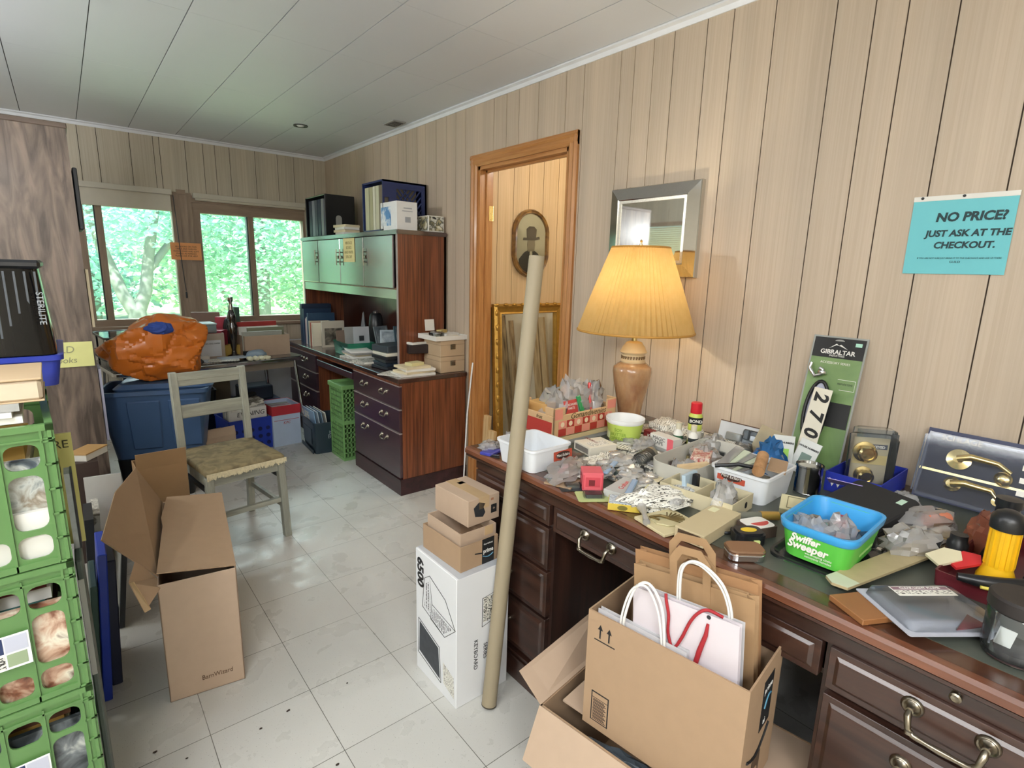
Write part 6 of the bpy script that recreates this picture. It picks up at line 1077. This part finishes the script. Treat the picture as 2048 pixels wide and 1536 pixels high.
# packs leaning on the wall
o = T('mailbox_pack', 'tall green and black hanging pack with a chrome bracket leaning on the wall', 'blister pack', (1.945, .715, DT), -90, rx=-12); w, h = .172, .46
MB().prism([(x, z) for x, z in [(p[0], p[1] + h / 2) for p in rrect(w, h, .006, 2)]], 0, .002).build('dummy', PAPER, o) if False else None
MB().b2(-w / 2, w / 2, 0, .003, 0, h).build('clear_edge', clear('milky_clear', '#f2f6f2', .35, .1, 1), o); MB().b2(-w / 2 + .006, w / 2 - .006, -.001, 0, .01, h - .075).build('green_card', blotch('olive_green_card', ['#4f6b3e', '#6d8a55', '#7d985f'], 6), o); MB().b2(-w / 2 + .006, w / 2 - .006, -.0012, 0, h - .075, h - .006).build('black_header', INK, o); MB().b2(.01, w / 2 - .008, -.0012, -.001, .15, .235).build('black_panel', INK, o)
MB().at(0, -.0013, h - .016, 90).prism([(.015 * math.cos(a), .006 * math.sin(a)) for a in [PI * i / 12 for i in range(13)]], 0, .0003).build('hang_hole', GREYC, o); txt(o, 'GIBRALTAR', .021, WHT, (0, -.0016, h - .055), bold=.0005); txt(o, 'INDUSTRIES', .009, WHT, (0, -.0016, h - .067)); MB().add([(x, -.0016, z) for x, z in ((-.03, h - .043), (-.008, h - .025), (.0, h - .031), (.006, h - .027), (.03, h - .043), (.006, h - .033), (-.008, h - .03))], [tuple(range(7))]).build('peak_logo', WHT, o)
MB().b2(.05, .07, -.0016, -.0013, h - .03, h - .018).build('price_sticker', M('mint_sticker', '#a8d8c4', .5), o); txt(o, 'ACCESSORY SERIES', .011, PAPER, (.0, -.0016, h - .092)); txt(o, 'REFLECTIVE', .009, INK, (.045, -.0016, h - .16)); MB().tube([(.02, -.0012, h - .145), (.075, -.0012, h - .145), (.075, -.0012, h - .18), (.03, -.0012, h - .18)], .001, 4).build('white_rule', WHT, o)
MB().tube([(-.07, -.012, h - .10), (-.072, -.014, h - .12), (-.05, -.014, h - .145), (-.03, -.014, h - .135), (-.028, -.014, h - .12), (-.04, -.014, h - .115)], .0065, 10).lathe([(.014, -.005), (.016, 0), (.014, .006), (.001, .008)], 14, -.03, -.012, h - .13).build('bracket', CHR, o, smooth=50)
ell = [(.035 * math.cos(a) - .025, .11 * math.sin(a) + h - .27) for a in [2 * PI * i / 32 for i in range(32)]]
MB().tube([(x, -.01, z) for x, z in ell], .006, 8, True).build('oval_rim', BLK, o, smooth=50); MB().loft([[(x, -.006, z) for x, z in ell], [(x, -.004, z) for x, z in ell]]).build('oval_plate', M('lilac_plate', '#b4b8cc', .3), o)
o = T('house_number_sign', 'white strip with the numbers 2707 leaning on the green pack', 'sign', (1.90, .735, DT), -92, rx=-13, ry=3); MB().b2(-.03, .03, 0, .003, .03, .285).b2(-.02, .02, .0, .003, 0, .03).build('strip', M('ivory_plastic', '#e2ddcc', .4), o, bevel=.001)
for i, s in enumerate('2707'): txt(o, s, .062, INK, (.0, -.0006, .255 - .062 * i), (90, 90, 0), bold=.0022, shear=.15)
for i, (x, y, rz, ry, lab) in enumerate([(1.845, .775, -84, -6, 'house numbers packet with a green stripe in front of the number strip'), (1.855, .715, -96, 10, 'second house numbers packet half behind the first')]):
    o = T('number_packet', lab, 'packet', (x, y, DT + .03), rz, rx=-18, ry=ry); MB().b2(-.035, .035, 0, .003, -.03, .085).build('card', M('cool_white_card', '#d5d8d4', .4), o); txt(o, 'HOUSE NUMBERS', .0085, INK, (0, -.0006, .06), bold=.0003); MB().b2(-.015, .02, -.0008, -.0002, -.01, .04).build('number_print', [M('bright_green_print', '#9ad05a', .5), M('grey_green_print', '#70857c', .5)][i], o)
tag(MB().bx(.12, .003, .11).build('clear_sleeve', clear('cream_clear_sleeve', '#f6eed8', .4, .15, 1, '#dcd2b8'), loc=(1.90, .86, DT), rot=(-22, 12, -88)), 'cream clear sleeve leaning on the wall left of the number strip', 'sleeve')
o = T('fittings_pack', 'white pack of grey metal fittings leaning on the wall behind the grey lid', 'blister pack', (1.965, .985, DT), -90, rx=-14); MB().b2(-.10, .10, 0, .003, 0, .085).build('card', M('cool_grey_card', '#c2c6ca', .5), o); MB().b2(.005, .09, -.02, 0, .005, .07).build('bubble', CLR, o, bevel=.006); MB().b2(-.1, .1, -.001, .0, .081, .085).build('dark_edge', M('brown_edge', '#5a4030', .6), o)
for i, (x, z, w_, h_, mm) in enumerate([(.05, .03, .03, .025, STEEL), (.02, .04, .02, .04, M('dark_zinc', '#5b6064', .4, .6)), (-.03, .02, .06, .03, M('pale_zinc', '#a4a8a8', .4, .6))]): MB().b2(x - w_ / 2, x + w_ / 2, -.018, -.002, z - h_ / 2 + .01, z + h_ / 2 + .01).build('fitting', mm, o, bevel=.003)
for i, (x, y, r_, mm, lab) in enumerate([(1.87, 1.04, .03, M('mottled_knob', '#c8c2a8', .3), 'round mottled knob pack lying before the white fittings pack'), (1.86, .92, .032, STEEL, 'ribbed clear topped fitting beside the blue bag')]):
    o = T('knob_pack', lab, 'knob', (x, y, DT)); MB().lathe([(r_, 0), (r_ * 1.05, .01), (r_ * .9, .03), (r_ * .4, .04), (.001, .041)], 20).build('knob', mm, o, smooth=50); MB().lathe([(r_ * 1.1, 0), (r_ * 1.12, .02), (r_ * .9, .046), (.001, .048)], 14).build('bubble', CLR, o, smooth=30)
# bottles, spray, boxes at the back
o = T('spray_can', 'spray can with a red cap and yellow green label at the back of the desk', 'spray can', (1.83, 1.105, DT)); MB().lathe([(.024, 0), (.026, .004), (.026, .115), (.02, .128), (.001, .129)], 24).build('body', M('yellow_green_can', '#c3cf5c', .35), o, smooth=40); MB().lathe([(.0262, .085), (.0262, .112)], 24).build('black_band', INK, o, smooth=60); MB().lathe([(.0262, .02), (.0262, .06)], 24).build('white_band', PAPER, o, smooth=60); MB().lathe([(.021, .126), (.0215, .128), (.021, .165), (.018, .168), (.001, .168)], 24).build('cap', M('bright_red_cap', '#c8222e', .35), o, smooth=40); txt(o, 'BOND', .016, PAPER, (-.0215, -.0155, .098), (90, 0, -54), bold=.0004)
for i, (x, y, c, lab) in enumerate([(1.745, 1.12, '#2c5a3c', 'small white bottle with a green band in front of the spray can'), (1.76, 1.065, '#232a2c', 'small white bottle with a black band right of the other one')]):
    o = T('small_bottle', lab, 'bottle', (x, y, DT)); MB().lathe([(.017, 0), (.018, .003), (.018, .06), (.008, .072), (.008, .076), (.001, .076)], 18).build('body', PAPER, o, smooth=40); MB().lathe([(.0183, .035), (.0183, .05)], 18).build('band', M('band_' + c, c, .5), o, smooth=60); MB().lathe([(.0105, .074), (.011, .098), (.001, .098)], 14).build('cap', M('cream_cap', '#d8d2ba', .4), o, smooth=40)
o = carton('dark red carton with white letters at the back beside the printed box', 1.735, 1.215, .035, .09, .04, M('dark_red_carton', '#7a2428', .5), -4); txt(o, 'KIND', .02, PAPER, (-.0178, .0, .02), LF, bold=.0004)
o = carton('white printed carton with a red end marked magic', 1.665, 1.12, .045, .11, .06, M('grey_white_carton', '#d4d2cc', .55), -6); txt(o, 'MAGIC\nTAPE', .019, M('dark_grey_ink', '#4a4a48', .6), (-.0228, .012, .04), LF, sp=.8); MB().b2(-.0229, -.0225, -.055, -.028, .0, .06).build('red_end', PINK, o); MB().b2(-.0229, -.0225, -.028, .055, .0, .018).build('pale_base', GREYC, o)
# newspapers and printed leaflets across the back and middle
NP = [(1.85, 1.25, .16, .24, 6), (1.90, 1.16, .16, .22, -8), (1.93, 1.06, .12, .2, 4), (1.72, 1.22, .06, .1, 20), (1.55, 1.15, .15, .18, 18), (1.50, 1.09, .16, .14, -12), (1.41, 1.12, .12, .16, 30), (1.56, 1.22, .1, .12, 8), (1.36, 1.0, .13, .11, 14), (1.34, 1.17, .1, .12, -20)]
NL = ['newspaper sheet against the wall beside the lamp', 'newspaper sheet behind the dark red carton', 'newspaper sheet behind the spray can', 'printed slip beside the lime tub', 'printed instruction sheet in front of the magic carton', 'crossword like printed sheet in the middle left of the desk', 'printed leaflet under the jar of springs', 'printed leaflet between the lime tub and the instruction sheet', 'printed leaflet before the grey lid', 'printed leaflet behind the pink tool bag']
for i, (x, y, w, d, rz) in enumerate(NP):
    b = MB(); s_ = i * 1.7; b.grid(lambda u, v: ((u - .5) * w, (v - .5) * d, .004 + .014 * abs(NZ.noise((u * 2.2 + s_, v * 2.2, s_))) + .003 * (i % 4)), 10, 10); b.grid(lambda u, v: ((u - .5) * w, (v - .5) * d, .0), 1, 1)
    tag(b.build('newspaper' if i < 3 else 'leaflet', [TXT, TXT2, TXT][i % 3], loc=(x, y, DT), rot=(0, 0, rz)), NL[i], 'newspaper' if i < 3 else 'leaflet')
o = T('spring_jar', 'small clear jar of wire springs lying in the middle of the desk', 'jar', (1.435, 1.06, DT + .028), 0, ry=82); MB().lathe([(.001, 0), (.026, 0), (.027, .05), (.022, .058), (.022, .064), (.001, .065)], 20).build('glass', CLR, o, smooth=40); MB().lathe([(.027, .058), (.027, .07), (.001, .072)], 20).build('lid', M('dull_tin', '#9a978a', .3, .8), o, smooth=40); MB().tube([((.017 + .003 * math.sin(i)) * math.cos(i * .7), .017 * math.sin(i * .7), .006 + .0006 * i) for i in range(72)], .0018, 5).build('springs', STEEL, o, smooth=50)
# scatter of small fittings and packets
fit = [(1.30, 1.10, .05, .03, .02, 20, DRK, 'dark plastic fitting under the pale blue tool handle'), (1.335, 1.065, .045, .04, .018, -30, M('slate_green_fitting', '#4f5f5c', .4), 'slate green fitting beside the dark one'), (1.28, 1.04, .05, .03, .015, 60, STEEL, 'steel fitting between the pink cube and the dark fittings'), (1.37, 1.055, .04, .03, .02, 10, M('bone_fitting', '#c9c3ae', .5), 'bone coloured fitting before the spring jar'), (1.40, 1.02, .02, .02, .03, 0, BLK, 'little black knob in front of the spring jar'), (1.25, 1.0, .05, .02, .014, 35, M('brown_fitting', '#6d5a44', .5), 'brown fitting behind the grey craft pack'), (1.46, 1.19, .06, .035, .02, -15, CARD, 'kraft packet in front of the white lidded carton'), (1.50, 1.18, .045, .03, .012, 40, M('pale_grey_fitting', '#b0aea4', .4), 'pale grey fitting beside the kraft packet'), (1.395, 1.185, .05, .04, .016, 12, M('off_white_packet', '#d2cdbd', .6), 'off white packet beside the pink tool bag'), (1.30, .985, .04, .03, .012, -20, BRASS, 'brass plate in front of the grey lid'), (1.345, .95, .06, .02, .012, 8, M('grey_zinc_bar', '#8c8f90', .35, .7), 'grey zinc bar beside the grey lid')]
for i, (x, y, w, d, h, rz, mm, lab) in enumerate(fit): tag(MB().blob(w * .5, d * .5, h * .6, .3, 90 + i, n=12).bx(w * .5, d * .4, h, 0, 0, 0).build('fitting' if 'fitting' in lab or 'knob' in lab or 'plate' in lab or 'bar' in lab else 'packet', mm, loc=(x, y, DT), rot=(0, 0, rz)), lab, 'fitting')
for i, (x, y, w, d, rz, c1, lab) in enumerate([(1.32, 1.245, .08, .11, 15, TXT, 'printed carded pack left of the white lidded carton'), (1.285, 1.12, .07, .1, -22, TXT2, 'printed carded pack beside the crinkled pink bag'), (1.44, .965, .08, .1, 28, TXT, 'carded pack in front of the grey lid corner'), (1.53, 1.03, .08, .1, -16, TXTR, 'red printed carded pack behind the grey lid'), (1.66, 1.03, .08, .11, 12, TXT, 'carded pack behind the striped carton'), (1.78, .97, .08, .1, -30, TXTR, 'red printed carded pack at the back of the grey lid'), (1.84, .86, .08, .1, 24, TXT2, 'printed carded pack by the cream clear sleeve'), (1.75, .86, .07, .09, -8, TXT, 'carded pack left of the blue bag')]): blister(lab, x, y, w, d, rz, c1, [STEEL, BRASS, M('black_steel', '#34373a', .4, .5)][i % 3], .7, .5, .018, z=DT + .004)
for i, (x, y, rx, ry, rz, lab) in enumerate([(1.34, 1.02, .05, .04, .02, 'clear bag of screws beside the pale blue tool handle'), (1.27, 1.075, .045, .035, .02, 'clear bag behind the pink cube carton'), (1.66, .955, .06, .05, .035, 'clear bag in the far part of the grey lid'), (1.50, .93, .045, .04, .03, 'white crumpled bag in the near part of the grey lid'), (1.79, 1.0, .06, .04, .04, 'clear bag in front of the knob packs'), (1.60, 1.17, .05, .04, .025, 'clear bag behind the instruction sheet')]): pbag(lab, x, y, DT + .004, rx, ry, rz, 110 + i)
# right part
LB = M('sky_blue_plastic', '#3f9fdc', .3)
o = T('wipes_tub', 'green and blue plastic wipes tub with clear bags in it on the desk', 'tub', (1.345, .43, DT + .012), 2); MB().shell(.225, .155, .075, .0025, .205, .135, .03, .0).build('body', M('grass_green_print', '#57b843', .35), o, smooth=40); MB().loft([[(x, y, z) for x, y in rrect(a, c, .032, 5)] for a, c, z in ((.226, .156, .062), (.232, .162, .066), (.236, .166, .078), (.236, .166, .083), (.224, .154, .083), (.213, .143, .06), (.192, .122, .0065))], c0=False, c1=False).build('blue_rim', LB, o, smooth=40); MB().prism(rrect(.193, .123, .02, 4), .005, .0065).build('blue_floor', LB, o)
txt(o, 'Swiffer', .022, PAPER, (-.1115, .018, .051), (85.5, 0, -90), shear=.15, bold=.0008); txt(o, 'Sweeper', .024, PAPER, (-.110, .012, .033), (85.5, 0, -90), shear=.15, bold=.0008); txt(o, 'wet mopping cloths\nnettoyants humides', .007, PAPER, (-.108, -.012, .016), (85.5, 0, -90)); MB().b2(-.03, .06, -.0005, .0005, .02, .05).build('print_panel', M('pale_green_print', '#9ed27a', .5), o, loc=(0, -.0735, 0), rot=(-7, 0, 0))
tag(MB().shell(.25, .18, .010, .0015, .23, .16, .03, .004).build('plastic_tray', CLR, loc=(1.35, .43, DT), rot=(0, 0, 2), smooth=30), 'clear plastic lid under the green and blue wipes tub', 'lid')  # clear plastic lid lying flat under the wipes tub
pbag('clear bag at the near end inside the wipes tub', 1.30, .46, DT + .018, .045, .05, .045, 120); pbag('second clear bag inside the wipes tub', 1.335, .405, DT + .018, .04, .035, .05, 121)
o = carton('red lighter sized box inside the wipes tub', 1.39, .43, .05, .03, .06, M('scarlet_box', '#b0202c', .35), 20, z=DT + .018); MB().bx(.052, .032, .012, z=.03).build('dark_band', M('wine_band', '#5d1620', .4), o)
tag(MB().bx(.07, .025, .035).build('black_tool', BLK, loc=(1.40, .385, DT + .018), rot=(0, 0, -30), bevel=.003), 'black tool with a white edge inside the wipes tub', 'tool')
o = T('zip_case', 'flat black zip case with a small sticker behind the wipes tub', 'case', (1.635, .452, DT + .004), -8, ry=-5, rx=4); MB().prism(rrect(.25, .165, .02, 4), 0, .046).build('body', M('matt_black_fabric', '#1d1e20', .75), o, bevel=.004); MB().prism(rrect(.252, .167, .02, 4), .02, .026).build('zip', M('zip_black', '#0d0e10', .4), o); MB().b2(.06, .095, -.06, -.045, .046, .0466).build('sticker', M('mint_price_sticker', '#bfe0cc', .5), o)
tag(MB().bx(.05, .09, .002).build('purple_leaflet', M('lilac_leaflet', '#8f80b8', .5), loc=(1.725, .535, DT + .05), rot=(0, 30, 10)), 'lilac leaflet between the black case and the blue carton', 'leaflet')
o = carton('beige card holder leaning at an angle beside the tin can', 1.52, .585, .055, .075, .035, M('beige_holder', '#c6bd98', .5), 20, ry=-28); MB().tube([(-.02, -.02, .0355), (.02, -.02, .0355), (.02, .02, .0355), (-.02, .02, .0355)], .0016, 6, True).build('printed_loop', M('taupe_print', '#8a8264', .6), o)
o = T('tape_measure', 'black tape measure with a yellow oval badge behind the carrier bags', 'tape measure', (1.238, .575, DT), -35); MB().prism(rrect(.075, .055, .02, 5), 0, .034).build('case', BLK, o, bevel=.005, seg=2); MB().prism([(.02 * math.cos(a), .011 * math.sin(a)) for a in [2 * PI * i / 20 for i in range(20)]], .034, .0348).build('yellow_badge', M('bright_yellow_badge', '#e0bf2c', .4), o); MB().b2(-.03, .0, -.033, -.028, .003, .018).build('chrome_mouth', CHR, o, bevel=.002); MB().b2(.0, .014, -.033, -.028, .006, .02).build('lime_tab', M('pale_lime_tab', '#cdd68a', .5), o)
o = carton('small carton with a red and white round label beside the wipes tub', 1.30, .585, .075, .06, .03, M('dark_taupe_carton', '#4a3c34', .5), -20); MB().prism(rrect(.073, .058, .014, 4), .03, .0308).build('label', PAPER, o); MB().prism([(.026 * math.cos(a) + .006, .018 * math.sin(a)) for a in [PI + PI * i / 12 for i in range(13)]], .0308, .0314).build('red_label', MC['red_packet'], o)
o = T('metal_tin', 'small flat silver hinged tin behind the rear carrier bag', 'tin', (1.165, .545, DT), -40); MB().prism(rrect(.085, .055, .018, 5), 0, .016).build('base', CHR, o, bevel=.002); MB().prism(rrect(.087, .057, .018, 5), .016, .026).build('lid', M('copper_lid', '#a88468', .25, .8), o, bevel=.003)
o = T('utility_knife', 'grey and black utility knife beside the black tape measure', 'knife', (1.36, .635, DT + .001), 24 - 60); MB().tube([(-.08, 0, .012), (-.03, 0, .013), (.03, 0, .013), (.07, 0, .011)], [.008, .011, .011, .009], 10).build('handle', M('grey_green_handle', '#6b6c60', .4), o, smooth=50); MB().tube([(.03, 0, .013), (.08, 0, .012)], [.0125, .012], 10).build('gold_sleeve', M('gold_sleeve', '#c09a50', .35, .5), o, smooth=50); MB().b2(-.12, -.075, -.004, .004, .011, .013).build('blade', STEEL, o)
o = T('scissors', 'black handled scissors beside the tape measure', 'scissors', (1.27, .625, DT), 15); MB().tube([(.018 * math.cos(a) - .02, .012 * math.sin(a) + .014, .006) for a in [2 * PI * i / 14 for i in range(14)]], .004, 6, True).tube([(.018 * math.cos(a) - .02, .012 * math.sin(a) - .014, .006) for a in [2 * PI * i / 14 for i in range(14)]], .004, 6, True).build('handle', BLK, o, smooth=50); MB().add([(0, .004, .006), (.1, 0, .006), (0, -.004, .006), (0, .004, .009), (.1, 0, .009), (0, -.004, .009)], [(0, 1, 2), (5, 4, 3), (0, 3, 4, 1), (1, 4, 5, 2)]).build('blade', STEEL, o)
o = pbag('grey clear pouch of hardware right of the wipes tub', 1.50, .305, DT, .075, .045, .04, 130, -25); tag(MB().tube([(1.545, .285, DT + .045), (1.575, .275, DT + .055), (1.60, .27, DT + .045)], [.02, .008, .016], 10).build('gathered_neck', POLY, smooth=40), 'gathered neck of the grey clear pouch of hardware', 'wrapper')
o = T('plastic_bag', 'clear zip bag with an orange pink roller behind the grey pouch', 'bag', (1.70, .33, DT), -30); MB().blob(.085, .05, .032, .35, 131, n=20).build('bag', POLY, o, smooth=25); MB().at(-.02, -.02, .035, ry=90).lathe([(.009, 0), (.016, 0), (.016, .065), (.009, .065)], 20).build('roller', M('salmon_plastic', '#cf7f63', .4), o, smooth=40); MB().bx(.06, .03, .022, .03, .0, .02).build('roller_body', MC['salmon_plastic'], o, bevel=.006)
pbag('white plastic torn bag beside the black case and the orange roller', 1.79, .40, DT, .04, .04, .03, 132)
o = T('laminate_strip', 'long tan laminate strip lying across the right of the desk', 'strip', (1.425, .305, DT + .012), -11); MB().prism([(-.24, -.018), (.23, -.03), (.26, .03), (-.235, .032), (-.25, .01)], 0, .006).build('strip', M('mottled_tan_laminate', '#b0a07a', .45, var=.15, sc=25), o); MB().prism([(-.24, -.018), (-.20, -.019), (-.2, .031), (-.235, .032), (-.25, .01)], .006, .0066).build('worn_end', M('pale_green_wear', '#c3c8ae', .5), o)
o = carton('flat brown leather card case under the clear blister sheet', 1.16, .292, .09, .085, .012, M('tan_leather', '#8d5f38', .5), -28, name='card_case', cat='case')
o = T('blister_pack', 'large clear blister pack with a grey card hanging over the near edge of the desk', 'blister pack', (1.238, .205, DT + .013), -37); MB().prism(rrect(.20, .15, .004, 2), 0, .0015).build('card', M('silver_lilac_card', '#b4b6c0', .4), o); MB().loft([[(x, y, z) for x, y in rrect(a, c, .012, 4)] for a, c, z in ((.18, .13, .0015), (.172, .122, .018), (.165, .115, .02))], c0=False).build('bubble', CLR, o, smooth=25); MB().b2(-.05, .07, .02, .052, .0205, .021).build('label', PAPER, o); MB().b2(-.048, .068, .04, .05, .021, .0214).build('label_band', M('mauve_band', '#8a6f78', .5), o); txt(o, 'CLEAR LIGHT PLUMB', .009, PAPER, (.01, .045, .0216), TP); MB().b2(-.048, .068, .022, .037, .021, .0213).build('label_print', TXT, o); MB().prism([(.0, -.06), (.07, -.05), (.06, -.015)], .0016, .004).build('red_insert', M('dull_red_insert', '#8a4a4c', .5), o)
# red tray with the flashlights
o = T('maroon_tray', 'maroon tray holding flashlights at the right end of the desk', 'tray', (1.565, .115, DT), -4); MB().shell(.37, .22, .035, .004, .365, .215, .006).build('body', M('maroon_plastic', '#581a22', .4), o)
FZ = DT + .0045; YP = M('bright_yellow_plastic', '#e8b41c', .35)
o = T('flashlight', 'yellow flashlight standing on its head in the maroon tray', 'flashlight', (1.478, .150, FZ)); MB().lathe([(.034, 0), (.034, .02), (.025, .045), (.025, .05)], 24).lathe([(.024, .05), (.024, .135)], 24).build('body', YP, o, smooth=40)
b = MB()
for i in range(10): a = 2 * PI * i / 10; b.at(.024 * math.cos(a), .024 * math.sin(a), .05, rz=math.degrees(a)).bx(.005, .006, .085)
b.build('grip_rib', YP, o); MB().lathe([(.029, .133), (.029, .155), (.022, .168), (.012, .174), (.001, .175)], 24).build('black_cap', BLK, o, smooth=40)
o = T('flashlight', 'black flashlight standing behind the yellow one in the maroon tray', 'flashlight', (1.575, .165, FZ)); MB().lathe([(.03, 0), (.03, .025), (.022, .05), (.021, .15), (.024, .152), (.024, .17), (.001, .172)], 24).build('body', BLK, o, smooth=40); MB().lathe([(.0305, .004), (.0305, .012)], 24).build('grey_ring', DRK, o, smooth=50)
o = T('flashlight', 'black flashlight at the right edge of the picture in the maroon tray', 'flashlight', (1.505, .08, FZ)); MB().lathe([(.032, 0), (.032, .03), (.023, .055), (.023, .15), (.001, .152)], 24).build('body', BLK, o, smooth=40); MB().lathe([(.0235, .14), (.026, .142), (.026, .16), (.001, .162)], 24).build('cap', DRK, o, smooth=40)
o = T('black_jar', 'short black bottle with a knurled cap left of the flashlights', 'bottle', (1.545, .232, DT + .001)); MB().lathe([(.02, 0), (.021, .004), (.021, .05), (.017, .056), (.017, .07), (.001, .071)], 20).build('body', BLK, o, smooth=40); MB().cyl(.0215, .006, z=.03, n=20).build('band', M('brown_band', '#4a3228', .5), o)
o = T('headlamp_strap', 'black padded strap with a yellow edge lying on the front of the maroon tray', 'strap', (1.40, .135, DT + .036), -50); MB().tube([(-.07, .01, .012), (-.04, 0, .012), (0, -.004, .013), (.04, .0, .014), (.07, .012, .016)], [.008, .012, .013, .012, .008], 10).build('pad', BLK, o, smooth=50); MB().tube([(-.04, -.014, .006), (0, -.022, .004), (.04, -.018, .006), (.07, .0, .012), (.075, .012, .018)], .0035, 8).build('yellow_edge', M('pale_yellow_webbing', '#d8c85a', .6), o, smooth=50)
for i, (x, y, rz, mm, lab) in enumerate([(1.455, .235, -30, M('ivory_tag', '#d8d0b0', .5), 'ivory plastic scraper leaning on the maroon tray'), (1.47, .205, -34, M('scarlet_scraper', '#c2282e', .45), 'scarlet plastic scraper beside the ivory one')]): tag(MB().prism([(-.035, -.018), (.02, -.022), (.04, 0), (.02, .022), (-.03, .02)], 0, .006).build('scraper', mm, loc=(x, y, DT + .04), rot=(8, -12, rz)), lab, 'scraper')
tag(MB().bx(.05, .09, .02).build('gold_packet', M('old_gold_packet', '#b39a5c', .4), loc=(1.66, .275, DT), rot=(0, 0, -20)), 'gold edged packet behind the end of the tan strip', 'packet')
pbag('orange printed plastic bag behind the black flashlight', 1.66, .19, DT + .0, .04, .05, .06, 133, mat=clear('orange_printed_film', '#e8b49a', .5, .2, 1, '#cf8a70'))
o = T('glass_jar', 'clear jar with a black lid at the lower right corner of the desk', 'jar', (1.218, .082, DT)); MB().lathe([(.03, 0), (.042, .004), (.045, .015), (.045, .085), (.04, .092), (.037, .092), (.042, .083), (.042, .014), (.03, .006)], 32).build('glass', CLR, o, smooth=50); MB().lathe([(.043, .088), (.047, .092), (.047, .112), (.043, .116), (.001, .117)], 32).build('lid', M('black_brown_lid', '#241f1e', .5), o, smooth=40); MB().lathe([(.001, .007), (.038, .007), (.038, .02), (.001, .024)], 16).build('dark_contents', M('black_tea', '#1c1816', .8), o)
tag(MB().bx(.028, .003, .03).build('tea_tag', PAPER, loc=(1.192, .095, DT + .027), rot=(-10, 20, -50)), 'white paper tag inside the glass jar with the black lid', 'tag')

EX = [(1.27, 1.195, .07, .09, 12, TXT, 'white printed pack leaning against the pink tool bag'), (1.335, 1.125, .09, .06, -18, PAPER, 'plain white card between the pink tool bag and the blue tool handle'), (1.42, 1.145, .07, .08, 40, TXT, 'white printed pack in front of the kraft packet'), (1.475, 1.03, .08, .06, -8, TXT2, 'white printed pack beside the spring jar lid'), (1.60, 1.235, .06, .08, 24, PAPER, 'white card tucked beside the lime tub'), (1.78, 1.20, .07, .09, -12, TXT, 'white printed pack before the newspaper at the wall'), (1.70, 1.055, .07, .08, 8, TXT2, 'white printed pack beneath the two small bottles'), (1.83, .985, .07, .07, 33, PAPER, 'white card beside the mottled knob pack'), (1.305, .935, .07, .06, -35, TXT, 'white printed pack behind the cream slide box'), (1.37, .965, .06, .07, 18, CREAM, 'cream card against the rounded corner of the grey lid'), (1.21, 1.10, .06, .06, 5, PAPER, 'white card behind the pink cube carton'), (1.25, .79, .07, .05, -10, TXT, 'white printed pack between the newsprint parcel and the tan gift box')]
for i, (x, y, w, d, rz, mm, lab) in enumerate(EX):
    o = T('carded_pack', lab, 'pack', (x, y, DT + .012 + .004 * (i % 3)), rz, rx=-4 + 3 * (i % 4), ry=4 - 3 * (i % 3)); MB().prism(rrect(w, d, .004, 2), 0, .0014).build('card', mm, o); MB().blob(w * .36, d * .34, .009, .4, 200 + i, n=14).build('bubble', POLY, o, smooth=25, loc=(0, 0, .0014))

for i, (x, y, rx, ry, rz, rot, mm, lab) in enumerate([(1.845, 1.245, .085, .06, .035, 10, TXT, 'bulky bag of white printed pamphlets against the wall beside the lamp'), (1.87, 1.15, .06, .05, .028, -15, TXT2, 'smaller bag of white printed pamphlets behind the spray can'), (1.69, 1.165, .04, .035, .03, 30, POLY, 'clear crumpled bag behind the white printed carton with the red end'), (1.395, 1.10, .05, .035, .022, -20, POLY, 'clear crumpled bag beside the crossword like sheet')]):
    o = T('printed_pouch' if mm is not POLY else 'plastic_bag', lab, 'pouch' if mm is not POLY else 'bag', (x, y, DT + .006), rot); MB().blob(rx, ry, rz, .45, 160 + i, 2.2, n=20).build('pouch', mm, o, smooth=25)

# ---------------------------------------------------------------- repeats share a group
def _region(o):
    x, y, z = o.matrix_world.translation
    if x > 1.0 and y < 1.75: return 'on the desk'
    if x > 1.4 and y > 2.9: return 'on and under the credenza'
    if x < .12 and y < 3.4: return 'in and beside the green crates'
    return 'around the folding table'
bpy.context.view_layer.update(); _sets = {}
for o in bpy.data.objects:
    if o.parent is None and o.get('category') and not o.get('group') and not o.get('kind'):
        _sets.setdefault((o.name.split('.')[0], _region(o)), []).append(o)
for (nm, rg), v in _sets.items():
    if len(v) > 1:
        w_ = nm.replace('_', ' '); w_ += 'es' if w_.endswith(('s', 'x', 'ch')) else 's'
        for o in v: o['group'] = w_ + ' ' + rg
